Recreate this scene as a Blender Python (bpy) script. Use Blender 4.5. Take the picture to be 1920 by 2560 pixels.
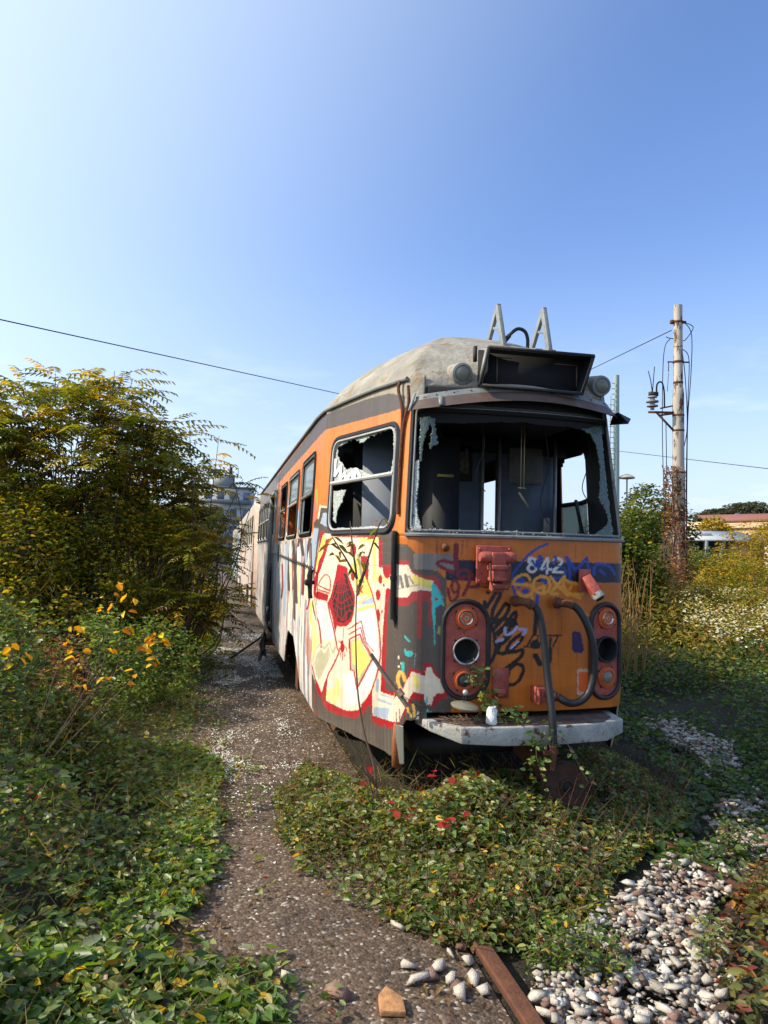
import bpy, bmesh, math, random
import numpy as np
from mathutils import Vector, Matrix
PI=math.pi; R_=math.radians
for o in list(bpy.data.objects): bpy.data.objects.remove(o)
sc=bpy.context.scene; COL=sc.collection
# ---------------- camera ----------------
FPX=1800.; TH=R_(12.8); ROLL=R_(1.35); PIT=R_(3.34)
fw=np.array([math.sin(TH)*math.cos(PIT),math.cos(TH)*math.cos(PIT),math.sin(PIT)])
r0=np.array([math.cos(TH),-math.sin(TH),0]); u0=np.cross(r0,fw)
cr_=r0*math.cos(ROLL)+u0*math.sin(ROLL); cu_=u0*math.cos(ROLL)-r0*math.sin(ROLL)
cd=bpy.data.cameras.new('camera'); cam=bpy.data.objects.new('camera',cd); COL.objects.link(cam)
cam.matrix_world=Matrix(((cr_[0],cu_[0],-fw[0],-1.84),(cr_[1],cu_[1],-fw[1],0),(cr_[2],cu_[2],-fw[2],1.65),(0,0,0,1)))
cd.sensor_fit='HORIZONTAL'; cd.sensor_width=27; cd.lens=FPX/1920*27; cd.clip_start=.05; cd.clip_end=3000
sc.camera=cam
# ---------------- sky, sun, exposure ----------------
SE=R_(38); SUN=np.array([-.992*math.cos(SE),.125*math.cos(SE),math.sin(SE)]); SUN/=np.linalg.norm(SUN)
w=bpy.data.worlds.new('World'); sc.world=w; w.use_nodes=True; nt=w.node_tree
bg=nt.nodes['Background']; bg.inputs[1].default_value=.142
sky=nt.nodes.new('ShaderNodeTexSky'); sky.sky_type='NISHITA'; sky.sun_disc=False
sky.sun_elevation=SE; sky.sun_rotation=math.atan2(SUN[0],SUN[1]); sky.altitude=100; sky.air_density=1.0; sky.dust_density=1.2; sky.ozone_density=2.5
tc=nt.nodes.new('ShaderNodeTexCoord'); mp=nt.nodes.new('ShaderNodeMapping'); mp.inputs['Scale'].default_value=(2.2,2.2,9)
nz=nt.nodes.new('ShaderNodeTexNoise'); nz.inputs['Scale'].default_value=2.2; nz.inputs['Detail'].default_value=7; nz.inputs['Roughness'].default_value=.62
rp=nt.nodes.new('ShaderNodeValToRGB'); rp.color_ramp.elements[0].position=.56; rp.color_ramp.elements[1].position=.8
rp.color_ramp.elements[1].color=(.5,.5,.5,1)
sep=nt.nodes.new('ShaderNodeSeparateXYZ'); lo=nt.nodes.new('ShaderNodeMapRange'); lo.inputs[1].default_value=.02; lo.inputs[2].default_value=.34; lo.inputs[3].default_value=.8; lo.inputs[4].default_value=0
mu=nt.nodes.new('ShaderNodeMath'); mu.operation='MULTIPLY'
mx=nt.nodes.new('ShaderNodeMixRGB'); mx.inputs[2].default_value=(8,8.2,8.6,1)
L=nt.links.new
L(tc.outputs['Generated'],mp.inputs[0]); L(mp.outputs[0],nz.inputs[0]); L(nz.outputs[0],rp.inputs[0]); L(tc.outputs['Generated'],sep.inputs[0]); L(sep.outputs[2],lo.inputs[0])
L(rp.outputs[0],mu.inputs[0]); L(lo.outputs[0],mu.inputs[1]); hs=nt.nodes.new('ShaderNodeHueSaturation'); hs.inputs['Saturation'].default_value=1.15; L(sky.outputs[0],hs.inputs['Color'])
tn=nt.nodes.new('ShaderNodeMixRGB'); tn.blend_type='MULTIPLY'; tn.inputs[0].default_value=1; tn.inputs[2].default_value=(1.36,1.2,1.28,1); L(hs.outputs[0],tn.inputs[1])
hz=nt.nodes.new('ShaderNodeMapRange'); hz.interpolation_type='SMOOTHSTEP'; hz.inputs[1].default_value=-.05; hz.inputs[2].default_value=.42; hz.inputs[3].default_value=.85; hz.inputs[4].default_value=0; L(sep.outputs[2],hz.inputs[0])
hm_=nt.nodes.new('ShaderNodeMixRGB'); hm_.inputs[2].default_value=(3.4,4.2,5.3,1); L(hz.outputs[0],hm_.inputs[0]); L(tn.outputs[0],hm_.inputs[1])
# thin haze aureole round the sun's side of the sky
dp=nt.nodes.new('ShaderNodeVectorMath'); dp.operation='DOT_PRODUCT'; dp.inputs[1].default_value=tuple(SUN); L(tc.outputs['Generated'],dp.inputs[0])
gl=nt.nodes.new('ShaderNodeMapRange'); gl.interpolation_type='SMOOTHSTEP'; gl.inputs[1].default_value=.0; gl.inputs[2].default_value=1.0; gl.inputs[3].default_value=0; gl.inputs[4].default_value=.82; L(dp.outputs['Value'],gl.inputs[0])
gm=nt.nodes.new('ShaderNodeMixRGB'); gm.inputs[2].default_value=(5.5,6.5,7.4,1); L(gl.outputs[0],gm.inputs[0]); L(hm_.outputs[0],gm.inputs[1])
L(mu.outputs[0],mx.inputs[0]); L(gm.outputs[0],mx.inputs[1]); L(mx.outputs[0],bg.inputs[0])
sd=bpy.data.lights.new('sun','SUN'); sd.energy=4.6; sd.angle=R_(.5); sd.color=(1,.875,.68)
so=bpy.data.objects.new('sun',sd); COL.objects.link(so); so.rotation_euler=Vector(SUN).to_track_quat('Z','Y').to_euler()
sc.view_settings.view_transform='Standard'; sc.view_settings.look='None'; sc.view_settings.exposure=.5; sc.view_settings.gamma=1
# ---------------- helpers ----------------
rng=np.random.default_rng(7); random.seed(7)
def lin(c,a=1.0):
    return tuple((x/255/12.92 if x/255<=.04045 else ((x/255+.055)/1.055)**2.4) for x in c[:3])
def mat(name,col=(128,128,128),rough=.6,metal=0,vc=False,noise=0.0,nscale=8,bump=0.0,bscale=60,rust=0.0,streak=False,transl=0.0,spec=.5,rustc=(.10,.035,.014),coat=0,hues=0.0):
    m=bpy.data.materials.new(name); m.use_nodes=True; n=m.node_tree; b=n.nodes['Principled BSDF']; l=n.links.new
    b.inputs['Roughness'].default_value=rough; b.inputs['Metallic'].default_value=metal; b.inputs['Specular IOR Level'].default_value=spec
    if coat: b.inputs['Coat Weight'].default_value=coat; b.inputs['Coat Roughness'].default_value=.25
    if vc:
        a=n.nodes.new('ShaderNodeAttribute'); a.attribute_name='Col'; c=a.outputs['Color']
    else:
        a=n.nodes.new('ShaderNodeRGB'); a.outputs[0].default_value=(*lin(col),1); c=a.outputs[0]
    t=n.nodes.new('ShaderNodeTexCoord'); vec=t.outputs['Object']
    if noise:
        mpp=n.nodes.new('ShaderNodeMapping'); 
        if streak: mpp.inputs['Scale'].default_value=(1,1,.08)
        l(vec,mpp.inputs[0])
        q=n.nodes.new('ShaderNodeTexNoise'); q.inputs['Scale'].default_value=nscale; q.inputs['Detail'].default_value=6; q.inputs['Roughness'].default_value=.65; l(mpp.outputs[0],q.inputs[0])
        mr=n.nodes.new('ShaderNodeMapRange'); mr.inputs[1].default_value=.3; mr.inputs[2].default_value=.7; mr.inputs[3].default_value=1-noise; mr.inputs[4].default_value=1+noise*.6; l(q.outputs[0],mr.inputs[0])
        hm=n.nodes.new('ShaderNodeMixRGB'); hm.blend_type='MULTIPLY'; hm.inputs[0].default_value=1; l(c,hm.inputs[1]); l(mr.outputs[0],hm.inputs[2]); c=hm.outputs[0]
    if rust:
        q=n.nodes.new('ShaderNodeTexNoise'); q.inputs['Scale'].default_value=nscale*1.3; q.inputs['Detail'].default_value=9; q.inputs['Roughness'].default_value=.7; l(vec,q.inputs[0])
        cr=n.nodes.new('ShaderNodeValToRGB'); cr.color_ramp.elements[0].position=.68-rust*.35; cr.color_ramp.elements[1].position=.72-rust*.3; l(q.outputs[0],cr.inputs[0])
        hm=n.nodes.new('ShaderNodeMixRGB'); l(cr.outputs[0],hm.inputs[0]); l(c,hm.inputs[1]); hm.inputs[2].default_value=(*rustc,1); c=hm.outputs[0]
    l(c,b.inputs['Base Color'])
    if bump:
        q=n.nodes.new('ShaderNodeTexNoise'); q.inputs['Scale'].default_value=bscale; q.inputs['Detail'].default_value=5; l(vec,q.inputs[0])
        bp=n.nodes.new('ShaderNodeBump'); bp.inputs['Strength'].default_value=bump; bp.inputs['Distance'].default_value=.01; l(q.outputs[0],bp.inputs['Height']); l(bp.outputs[0],b.inputs['Normal'])
    if transl:
        tr=n.nodes.new('ShaderNodeBsdfTranslucent'); ms=n.nodes.new('ShaderNodeMixShader'); ms.inputs[0].default_value=transl
        g=n.nodes.new('ShaderNodeMixRGB'); g.blend_type='MULTIPLY'; g.inputs[0].default_value=1; g.inputs[2].default_value=(2.1,1.9,.55,1); l(c,g.inputs[1]); l(g.outputs[0],tr.inputs[0])
        l(b.outputs[0],ms.inputs[1]); l(tr.outputs[0],ms.inputs[2]); l(ms.outputs[0],n.nodes['Material Output'].inputs[0])
    return m
M={}
M['paint']=mat('tram_paint',vc=True,rough=.42,noise=.16,nscale=9,bump=.12,bscale=26,streak=True)
M['roof']=mat('roof_paint',(146,142,130),rough=.8,noise=.42,nscale=5,bump=.8,bscale=30,rust=.38,rustc=(.22,.165,.10),vc=False)
M['dark']=mat('dark_metal',(38,36,35),rough=.7,noise=.3,bump=.3)
M['black']=mat('matt_black',(14,14,15),rough=.8)  # plain matt black, shared by black parts and blacked-in openings
M['rubber']=mat('black_rubber',(30,30,33),rough=.45,noise=.2)
M['rust']=mat('rusted_steel',(96,58,38),rough=.85,noise=.4,nscale=14,bump=.6,rust=.5)
M['pink']=mat('faded_pink_paint',(164,78,64),rough=.65,noise=.4,nscale=18,rust=.2,bump=.3)
M['chrome']=mat('dull_chrome',(190,190,185),rough=.22,metal=.9,noise=.15)
M['alu']=mat('aluminium',(190,188,182),rough=.4,metal=.35,noise=.2)
M['grey']=mat('grey_metal_paint',(128,132,130),rough=.55,noise=.25,nscale=14,rust=.22)
M['lens']=mat('dusty_lens',(120,118,105),rough=.3,noise=.2)
M['orange']=mat('orange_lamp_ring',(196,92,40),rough=.5,noise=.25,rust=.1)
M['white']=mat('bumper_paint',(160,160,154),rough=.65,noise=.4,nscale=9,rust=.34,bump=.4)
M['inner']=mat('interior_panel',(118,128,142),rough=.6,noise=.25,nscale=5)
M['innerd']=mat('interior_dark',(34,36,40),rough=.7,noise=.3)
M['shade_rust']=mat('shaded_rust',(66,42,32),rough=.9,noise=.5,nscale=18,bump=.8)  # rust darkened to put the coupler's shade into its colour
M['fasc']=mat('fascia_brown',(92,76,66),rough=.45,noise=.3,nscale=10,rust=.18)
def glassmat(name,col,tr,rough=.25,vor=60,wht=.5):
    m=bpy.data.materials.new(name); m.use_nodes=True; n=m.node_tree; b=n.nodes['Principled BSDF']; l=n.links.new
    t=n.nodes.new('ShaderNodeTexCoord'); v=n.nodes.new('ShaderNodeTexVoronoi'); v.feature='DISTANCE_TO_EDGE'; v.inputs['Scale'].default_value=vor; l(t.outputs['Object'],v.inputs[0])
    cr=n.nodes.new('ShaderNodeValToRGB'); cr.color_ramp.elements[0].position=.02; cr.color_ramp.elements[0].color=(wht,wht*1.05,wht,1); cr.color_ramp.elements[1].position=.16; cr.color_ramp.elements[1].color=(*lin(col),1); l(v.outputs[0],cr.inputs[0]); l(cr.outputs[0],b.inputs['Base Color'])
    b.inputs['Roughness'].default_value=rough
    tb=n.nodes.new('ShaderNodeBsdfTransparent'); tb.inputs[0].default_value=(.75,.85,.82,1); ms=n.nodes.new('ShaderNodeMixShader'); ms.inputs[0].default_value=tr; l(b.outputs[0],ms.inputs[1]); l(tb.outputs[0],ms.inputs[2]); l(ms.outputs[0],n.nodes['Material Output'].inputs[0]); return m
M['glass_t']=glassmat('shattered_teal_glass',(50,86,82),.22,vor=70,wht=.16)
M['glass_w']=glassmat('shattered_pale_glass',(150,160,155),.25,vor=70,wht=.75)
M['glass_c']=glassmat('dusty_window_glass',(150,160,168),.35,rough=.08,vor=1,wht=.3)
def attrs(o,label=None,cat=None,group=None,kind=None):
    if label: o['label']=label
    if cat: o['category']=cat
    if group: o['group']=group
    if kind: o['kind']=kind
    return o
def thing(name,label,cat,loc=(0,0,0),group=None):
    o=bpy.data.objects.new(name,None); COL.objects.link(o); o.location=loc; o.empty_display_size=.2
    return attrs(o,label,cat,group)
def rootloc(p):
    while p.parent: p=p.parent
    return np.array(p.location)
def np_mesh(name,V,polys_flat,counts,mats,cols=None,smooth=False,parent=None,midx=None):
    V=np.asarray(V,np.float32)
    if parent is not None: V=V-rootloc(parent).astype(np.float32)
    me=bpy.data.meshes.new(name); nl=len(polys_flat); npoly=len(counts)
    me.vertices.add(len(V)); me.vertices.foreach_set('co',V.ravel())
    me.loops.add(nl); me.loops.foreach_set('vertex_index',np.asarray(polys_flat,np.int32))
    me.polygons.add(npoly); counts=np.asarray(counts,np.int32)
    me.polygons.foreach_set('loop_start',np.concatenate([[0],np.cumsum(counts)[:-1]]).astype(np.int32))
    me.polygons.foreach_set('loop_total',counts)
    if smooth: me.polygons.foreach_set('use_smooth',np.ones(npoly,bool))
    if not isinstance(mats,(list,tuple)): mats=[mats]
    for m in mats: me.materials.append(m)
    if midx is not None: me.polygons.foreach_set('material_index',np.asarray(midx,np.int32))
    me.update(calc_edges=True)
    if cols is not None:
        a=me.color_attributes.new('Col','FLOAT_COLOR','POINT'); c=np.ones((len(V),4),np.float32); c[:,:3]=cols; a.data.foreach_set('color',c.ravel())
    o=bpy.data.objects.new(name,me); COL.objects.link(o)
    if parent is not None: o.parent=parent
    return o
class MB:
    def __init__(s): s.v=[];s.f=[];s.n=0
    def add(s,V,F):
        V=[tuple(map(float,p)) for p in V]; s.v+=V; s.f+=[tuple(i+s.n for i in f) for f in F]; s.n+=len(V); return s
    def box(s,c,sz,rz=0,rx=0,ry=0,bev=0):
        m=Matrix.Rotation(rz,3,'Z')@Matrix.Rotation(ry,3,'Y')@Matrix.Rotation(rx,3,'X')
        V=[Vector(c)+m@Vector((x*sz[0]/2,y*sz[1]/2,z*sz[2]/2)) for x in(-1,1) for y in(-1,1) for z in(-1,1)]
        return s.add(V,[(0,1,3,2),(4,6,7,5),(0,4,5,1),(2,3,7,6),(0,2,6,4),(1,5,7,3)])
    def bar(s,a,b,w,h,up=(0,0,1)):
        a=Vector(a);b=Vector(b);d=(b-a).normalized(); x=d.cross(Vector(up)).normalized(); y=x.cross(d)
        V=[p+x*w/2*i+y*h/2*j for p in(a,b) for i,j in((-1,-1),(1,-1),(1,1),(-1,1))]
        return s.add(V,[(3,2,1,0),(4,5,6,7),(0,1,5,4),(1,2,6,5),(2,3,7,6),(3,0,4,7)])
    def tube(s,pts,r,n=8,cap=True):
        pts=[Vector(p) for p in pts]; N=len(pts); rr=r if isinstance(r,(list,tuple)) else [r]*N
        V=[];F=[]; prev=None
        for i,p in enumerate(pts):
            d=(pts[min(i+1,N-1)]-pts[max(i-1,0)])
            d=d.normalized() if d.length>1e-9 else Vector((0,0,1))
            if prev is None: x=d.orthogonal().normalized()
            else:
                x=prev-d*prev.dot(d); x=x.normalized() if x.length>1e-6 else d.orthogonal().normalized()
            prev=x; y=d.cross(x)
            for k in range(n):
                a=2*PI*k/n; V.append(p+(x*math.cos(a)+y*math.sin(a))*rr[i])
        for i in range(N-1):
            for k in range(n): F.append((i*n+k,i*n+(k+1)%n,(i+1)*n+(k+1)%n,(i+1)*n+k))
        if cap: F.append(tuple(range(n))[::-1]); F.append(tuple((N-1)*n+k for k in range(n)))
        return s.add(V,F)
    def lathe(s,o,ax,prof,n=20):
        """prof: list of (axial, radius)"""
        o=Vector(o);ax=Vector(ax).normalized();x=ax.orthogonal().normalized();y=ax.cross(x)
        V=[];F=[]
        for a,r in prof:
            for k in range(n):
                t=2*PI*k/n; V.append(o+ax*a+(x*math.cos(t)+y*math.sin(t))*max(r,1e-4))
        for i in range(len(prof)-1):
            for k in range(n): F.append((i*n+k,i*n+(k+1)%n,(i+1)*n+(k+1)%n,(i+1)*n+k))
        F.append(tuple(range(n))[::-1]); F.append(tuple((len(prof)-1)*n+k for k in range(n)))
        return s.add(V,F)
    def prism(s,poly,z0,z1):
        n=len(poly); V=[(x,y,z0) for x,y in poly]+[(x,y,z1) for x,y in poly]
        return s.add(V,[tuple(range(n))[::-1],tuple(range(n,2*n))]+[(i,(i+1)%n,n+(i+1)%n,n+i) for i in range(n)])
    def build(s,name,m,parent=None,smooth=False,bev=0):
        cnt=[len(f) for f in s.f]; flat=[i for f in s.f for i in f]
        o=np_mesh(name,s.v,flat,cnt,m,smooth=smooth,parent=parent)
        if smooth:
            try: o.data.set_sharp_from_angle(angle=R_(42))
            except Exception: pass
        if bev:
            b=o.modifiers.new('bevel','BEVEL'); b.width=bev; b.segments=2; b.limit_method='ANGLE'
        return o
def smooth_path(pts,n=5):
    P_=np.array(pts,float); out=[]
    for i in range(len(P_)-1):
        p0=P_[max(i-1,0)];p1=P_[i];p2=P_[i+1];p3=P_[min(i+2,len(P_)-1)]
        for t in np.arange(n)/n: out.append(.5*((2*p1)+(-p0+p2)*t+(2*p0-5*p1+4*p2-p3)*t*t+(-p0+3*p1-3*p2+p3)*t**3))
    out.append(P_[-1]); return out
def inpoly(x,y,poly):
    x=np.asarray(x);y=np.asarray(y); r=np.zeros(x.shape,bool); n=len(poly)
    for i in range(n):
        x1,y1=poly[i];x2,y2=poly[(i+1)%n]
        if y1==y2: continue
        c=((y1>y)!=(y2>y))&(x<(x2-x1)*(y-y1)/(y2-y1)+x1); r^=c
    return r
def segdist(x,y,pts,kx):
    d=np.full(x.shape,1e9)
    for (x1,y1),(x2,y2) in zip(pts[:-1],pts[1:]):
        ax,ay=(x2-x1)*kx,(y2-y1); px,py=(x-x1)*kx,y-y1; L2=ax*ax+ay*ay+1e-12
        t=np.clip((px*ax+py*ay)/L2,0,1); d=np.minimum(d,(px-t*ax)**2+(py-t*ay)**2)
    return np.sqrt(d)
def vnoise(x,y,seed=0):
    xi=np.floor(x).astype(int);yi=np.floor(y).astype(int);fx=x-xi;fy=y-yi;fx=fx*fx*(3-2*fx);fy=fy*fy*(3-2*fy)
    def h(a,b):
        v=np.sin(a*127.1+b*311.7+seed*74.7)*43758.5453; return v-np.floor(v)
    return (h(xi,yi)*(1-fx)+h(xi+1,yi)*fx)*(1-fy)+(h(xi,yi+1)*(1-fx)+h(xi+1,yi+1)*fx)*fy
def fbm(x,y,seed=0,o=4):
    r=0;a=.5
    for i in range(o): r=r+a*vnoise(x*2**i,y*2**i,seed+i); a*=.5
    return r
# ---------------- tram surface ----------------
def outline():
    P0,P1,P2=np.array([-.78,4.36]),np.array([-.735,4.225]),np.array([-.64,4.20])
    pts=[np.array([-1.1,5.45])]
    for t in np.linspace(0,1,9): pts.append((1-t)**2*P0+2*t*(1-t)*P1+t*t*P2)
    for x in np.linspace(-.64,0,9)[1:]: pts.append(np.array([x,4.14+.06*(x/.64)**2]))
    right=[p*[-1,1] for p in pts[::-1][1:]]
    return np.array([np.array([-1.1,30.])]+pts+right+[np.array([1.1,30.])])
OUT=outline(); SEG=np.linalg.norm(np.diff(OUT,axis=0),axis=1); SS=np.concatenate([[0],np.cumsum(SEG)])-SEG[0]; STOT=float(SS[-2])
def sbase(s): return np.stack([np.interp(s,SS,OUT[:,0]),np.interp(s,SS,OUT[:,1])],-1)
def slean(s):
    s=np.asarray(s,float)
    lx=np.interp(s,[-1,0,.965,1.2,STOT/2,STOT-1.2,STOT-.965,STOT,STOT+1],[.03,.03,.05,.05,0,-.09,-.09,-.03,-.03])
    ly=np.interp(s,[-1,0,.965,STOT-.965,STOT,STOT+1],[0,0,.07,.07,0,0])
    return np.stack([lx,ly],-1)
def SP(s,z,off=0.0):
    s=np.asarray(s,float);z=np.asarray(z,float); s,z=np.broadcast_arrays(s,z)
    t=np.where(z>1.75,(z-1.75)/.9,0)+np.where(z<.9,(.9-z)/.5,0)**2*.5
    xy=sbase(s)+slean(s)*t[...,None]
    if np.any(off):
        d=sbase(s+.01)-sbase(s-.01); d/=np.linalg.norm(d,axis=-1,keepdims=True)+1e-9; xy=xy+np.stack([d[...,1],-d[...,0]],-1)*np.asarray(off)[...,None] if np.ndim(off) else xy+np.stack([d[...,1],-d[...,0]],-1)*off
    return np.concatenate([xy,z[...,None]],-1)
def SN(s):
    d=sbase(s+.01)-sbase(s-.01); d=d/np.linalg.norm(d); return np.array([d[1],-d[0],0])
def s_of_x(x): # front face only
    a=np.linspace(1.1,STOT-1.1,800); return float(np.interp(x,sbase(a)[:,0],a))
def surf(name,s0,s1,ds,z0,z1,dz,mask,colf,m,parent,off=0.0,thick=.012,smooth=True):
    ns=max(2,int(abs(s1-s0)/ds)+1); nz_=max(2,int((z1-z0)/dz)+1)
    s=np.linspace(s0,s1,ns); z=np.linspace(z0,z1,nz_); A,B=np.meshgrid(s,z,indexing='ij')
    V=SP(A,B,off).reshape(-1,3)
    ca=(A[:-1,:-1]+A[1:,1:])/2; cb=(B[:-1,:-1]+B[1:,1:])/2
    keep=np.ones(ca.shape,bool) if mask is None else mask(ca,cb)
    idx=np.arange(ns*nz_).reshape(ns,nz_)
    q=np.stack([idx[:-1,:-1],idx[1:,:-1],idx[1:,1:],idx[:-1,1:]],-1)[keep]
    cols=None if colf is None else colf(A.ravel(),B.ravel())
    used=np.unique(q); remap=-np.ones(len(V),int); remap[used]=np.arange(len(used)); q=remap[q]
    o=np_mesh(name,V[used],q.ravel(),np.full(len(q),4),m,None if cols is None else cols[used],smooth,parent)
    if thick:
        md=o.modifiers.new('solidify','SOLIDIFY'); md.thickness=thick; md.offset=-1
        if m in (M['paint'],M['roof']): o.data.materials.append(M['innerd']); md.material_offset=1
    return o
def rrect(A,B,a0,a1,b0,b1,r):
    cx=np.clip(A,a0+r,a1-r); cy=np.clip(B,b0+r,b1-r); return ((A-cx)**2+(B-cy)**2)<=r*r
def rrpath(a0,a1,b0,b1,r,n=5):
    out=[]
    for cx,cy,t0 in((a1-r,b1-r,0),(a0+r,b1-r,90),(a0+r,b0+r,180),(a1-r,b0+r,270)):
        for k in range(n+1):
            t=R_(t0+90*k/n); out.append((cx+r*math.cos(t),cy+r*math.sin(t)))
    # refine long edges
    res=[]
    for i in range(len(out)):
        p=np.array(out[i]);q=np.array(out[(i+1)%len(out)]); m=max(1,int(np.linalg.norm(q-p)/.05))
        for k in range(m): res.append(tuple(p+(q-p)*k/m))
    return res
def surftube(mb,path,r,off,closed=True,n=6):
    pts=[SP(a,b,off) for a,b in path]
    if closed: pts.append(pts[0]); pts.append(pts[1])
    mb.tube(pts,r,n); return mb
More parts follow.
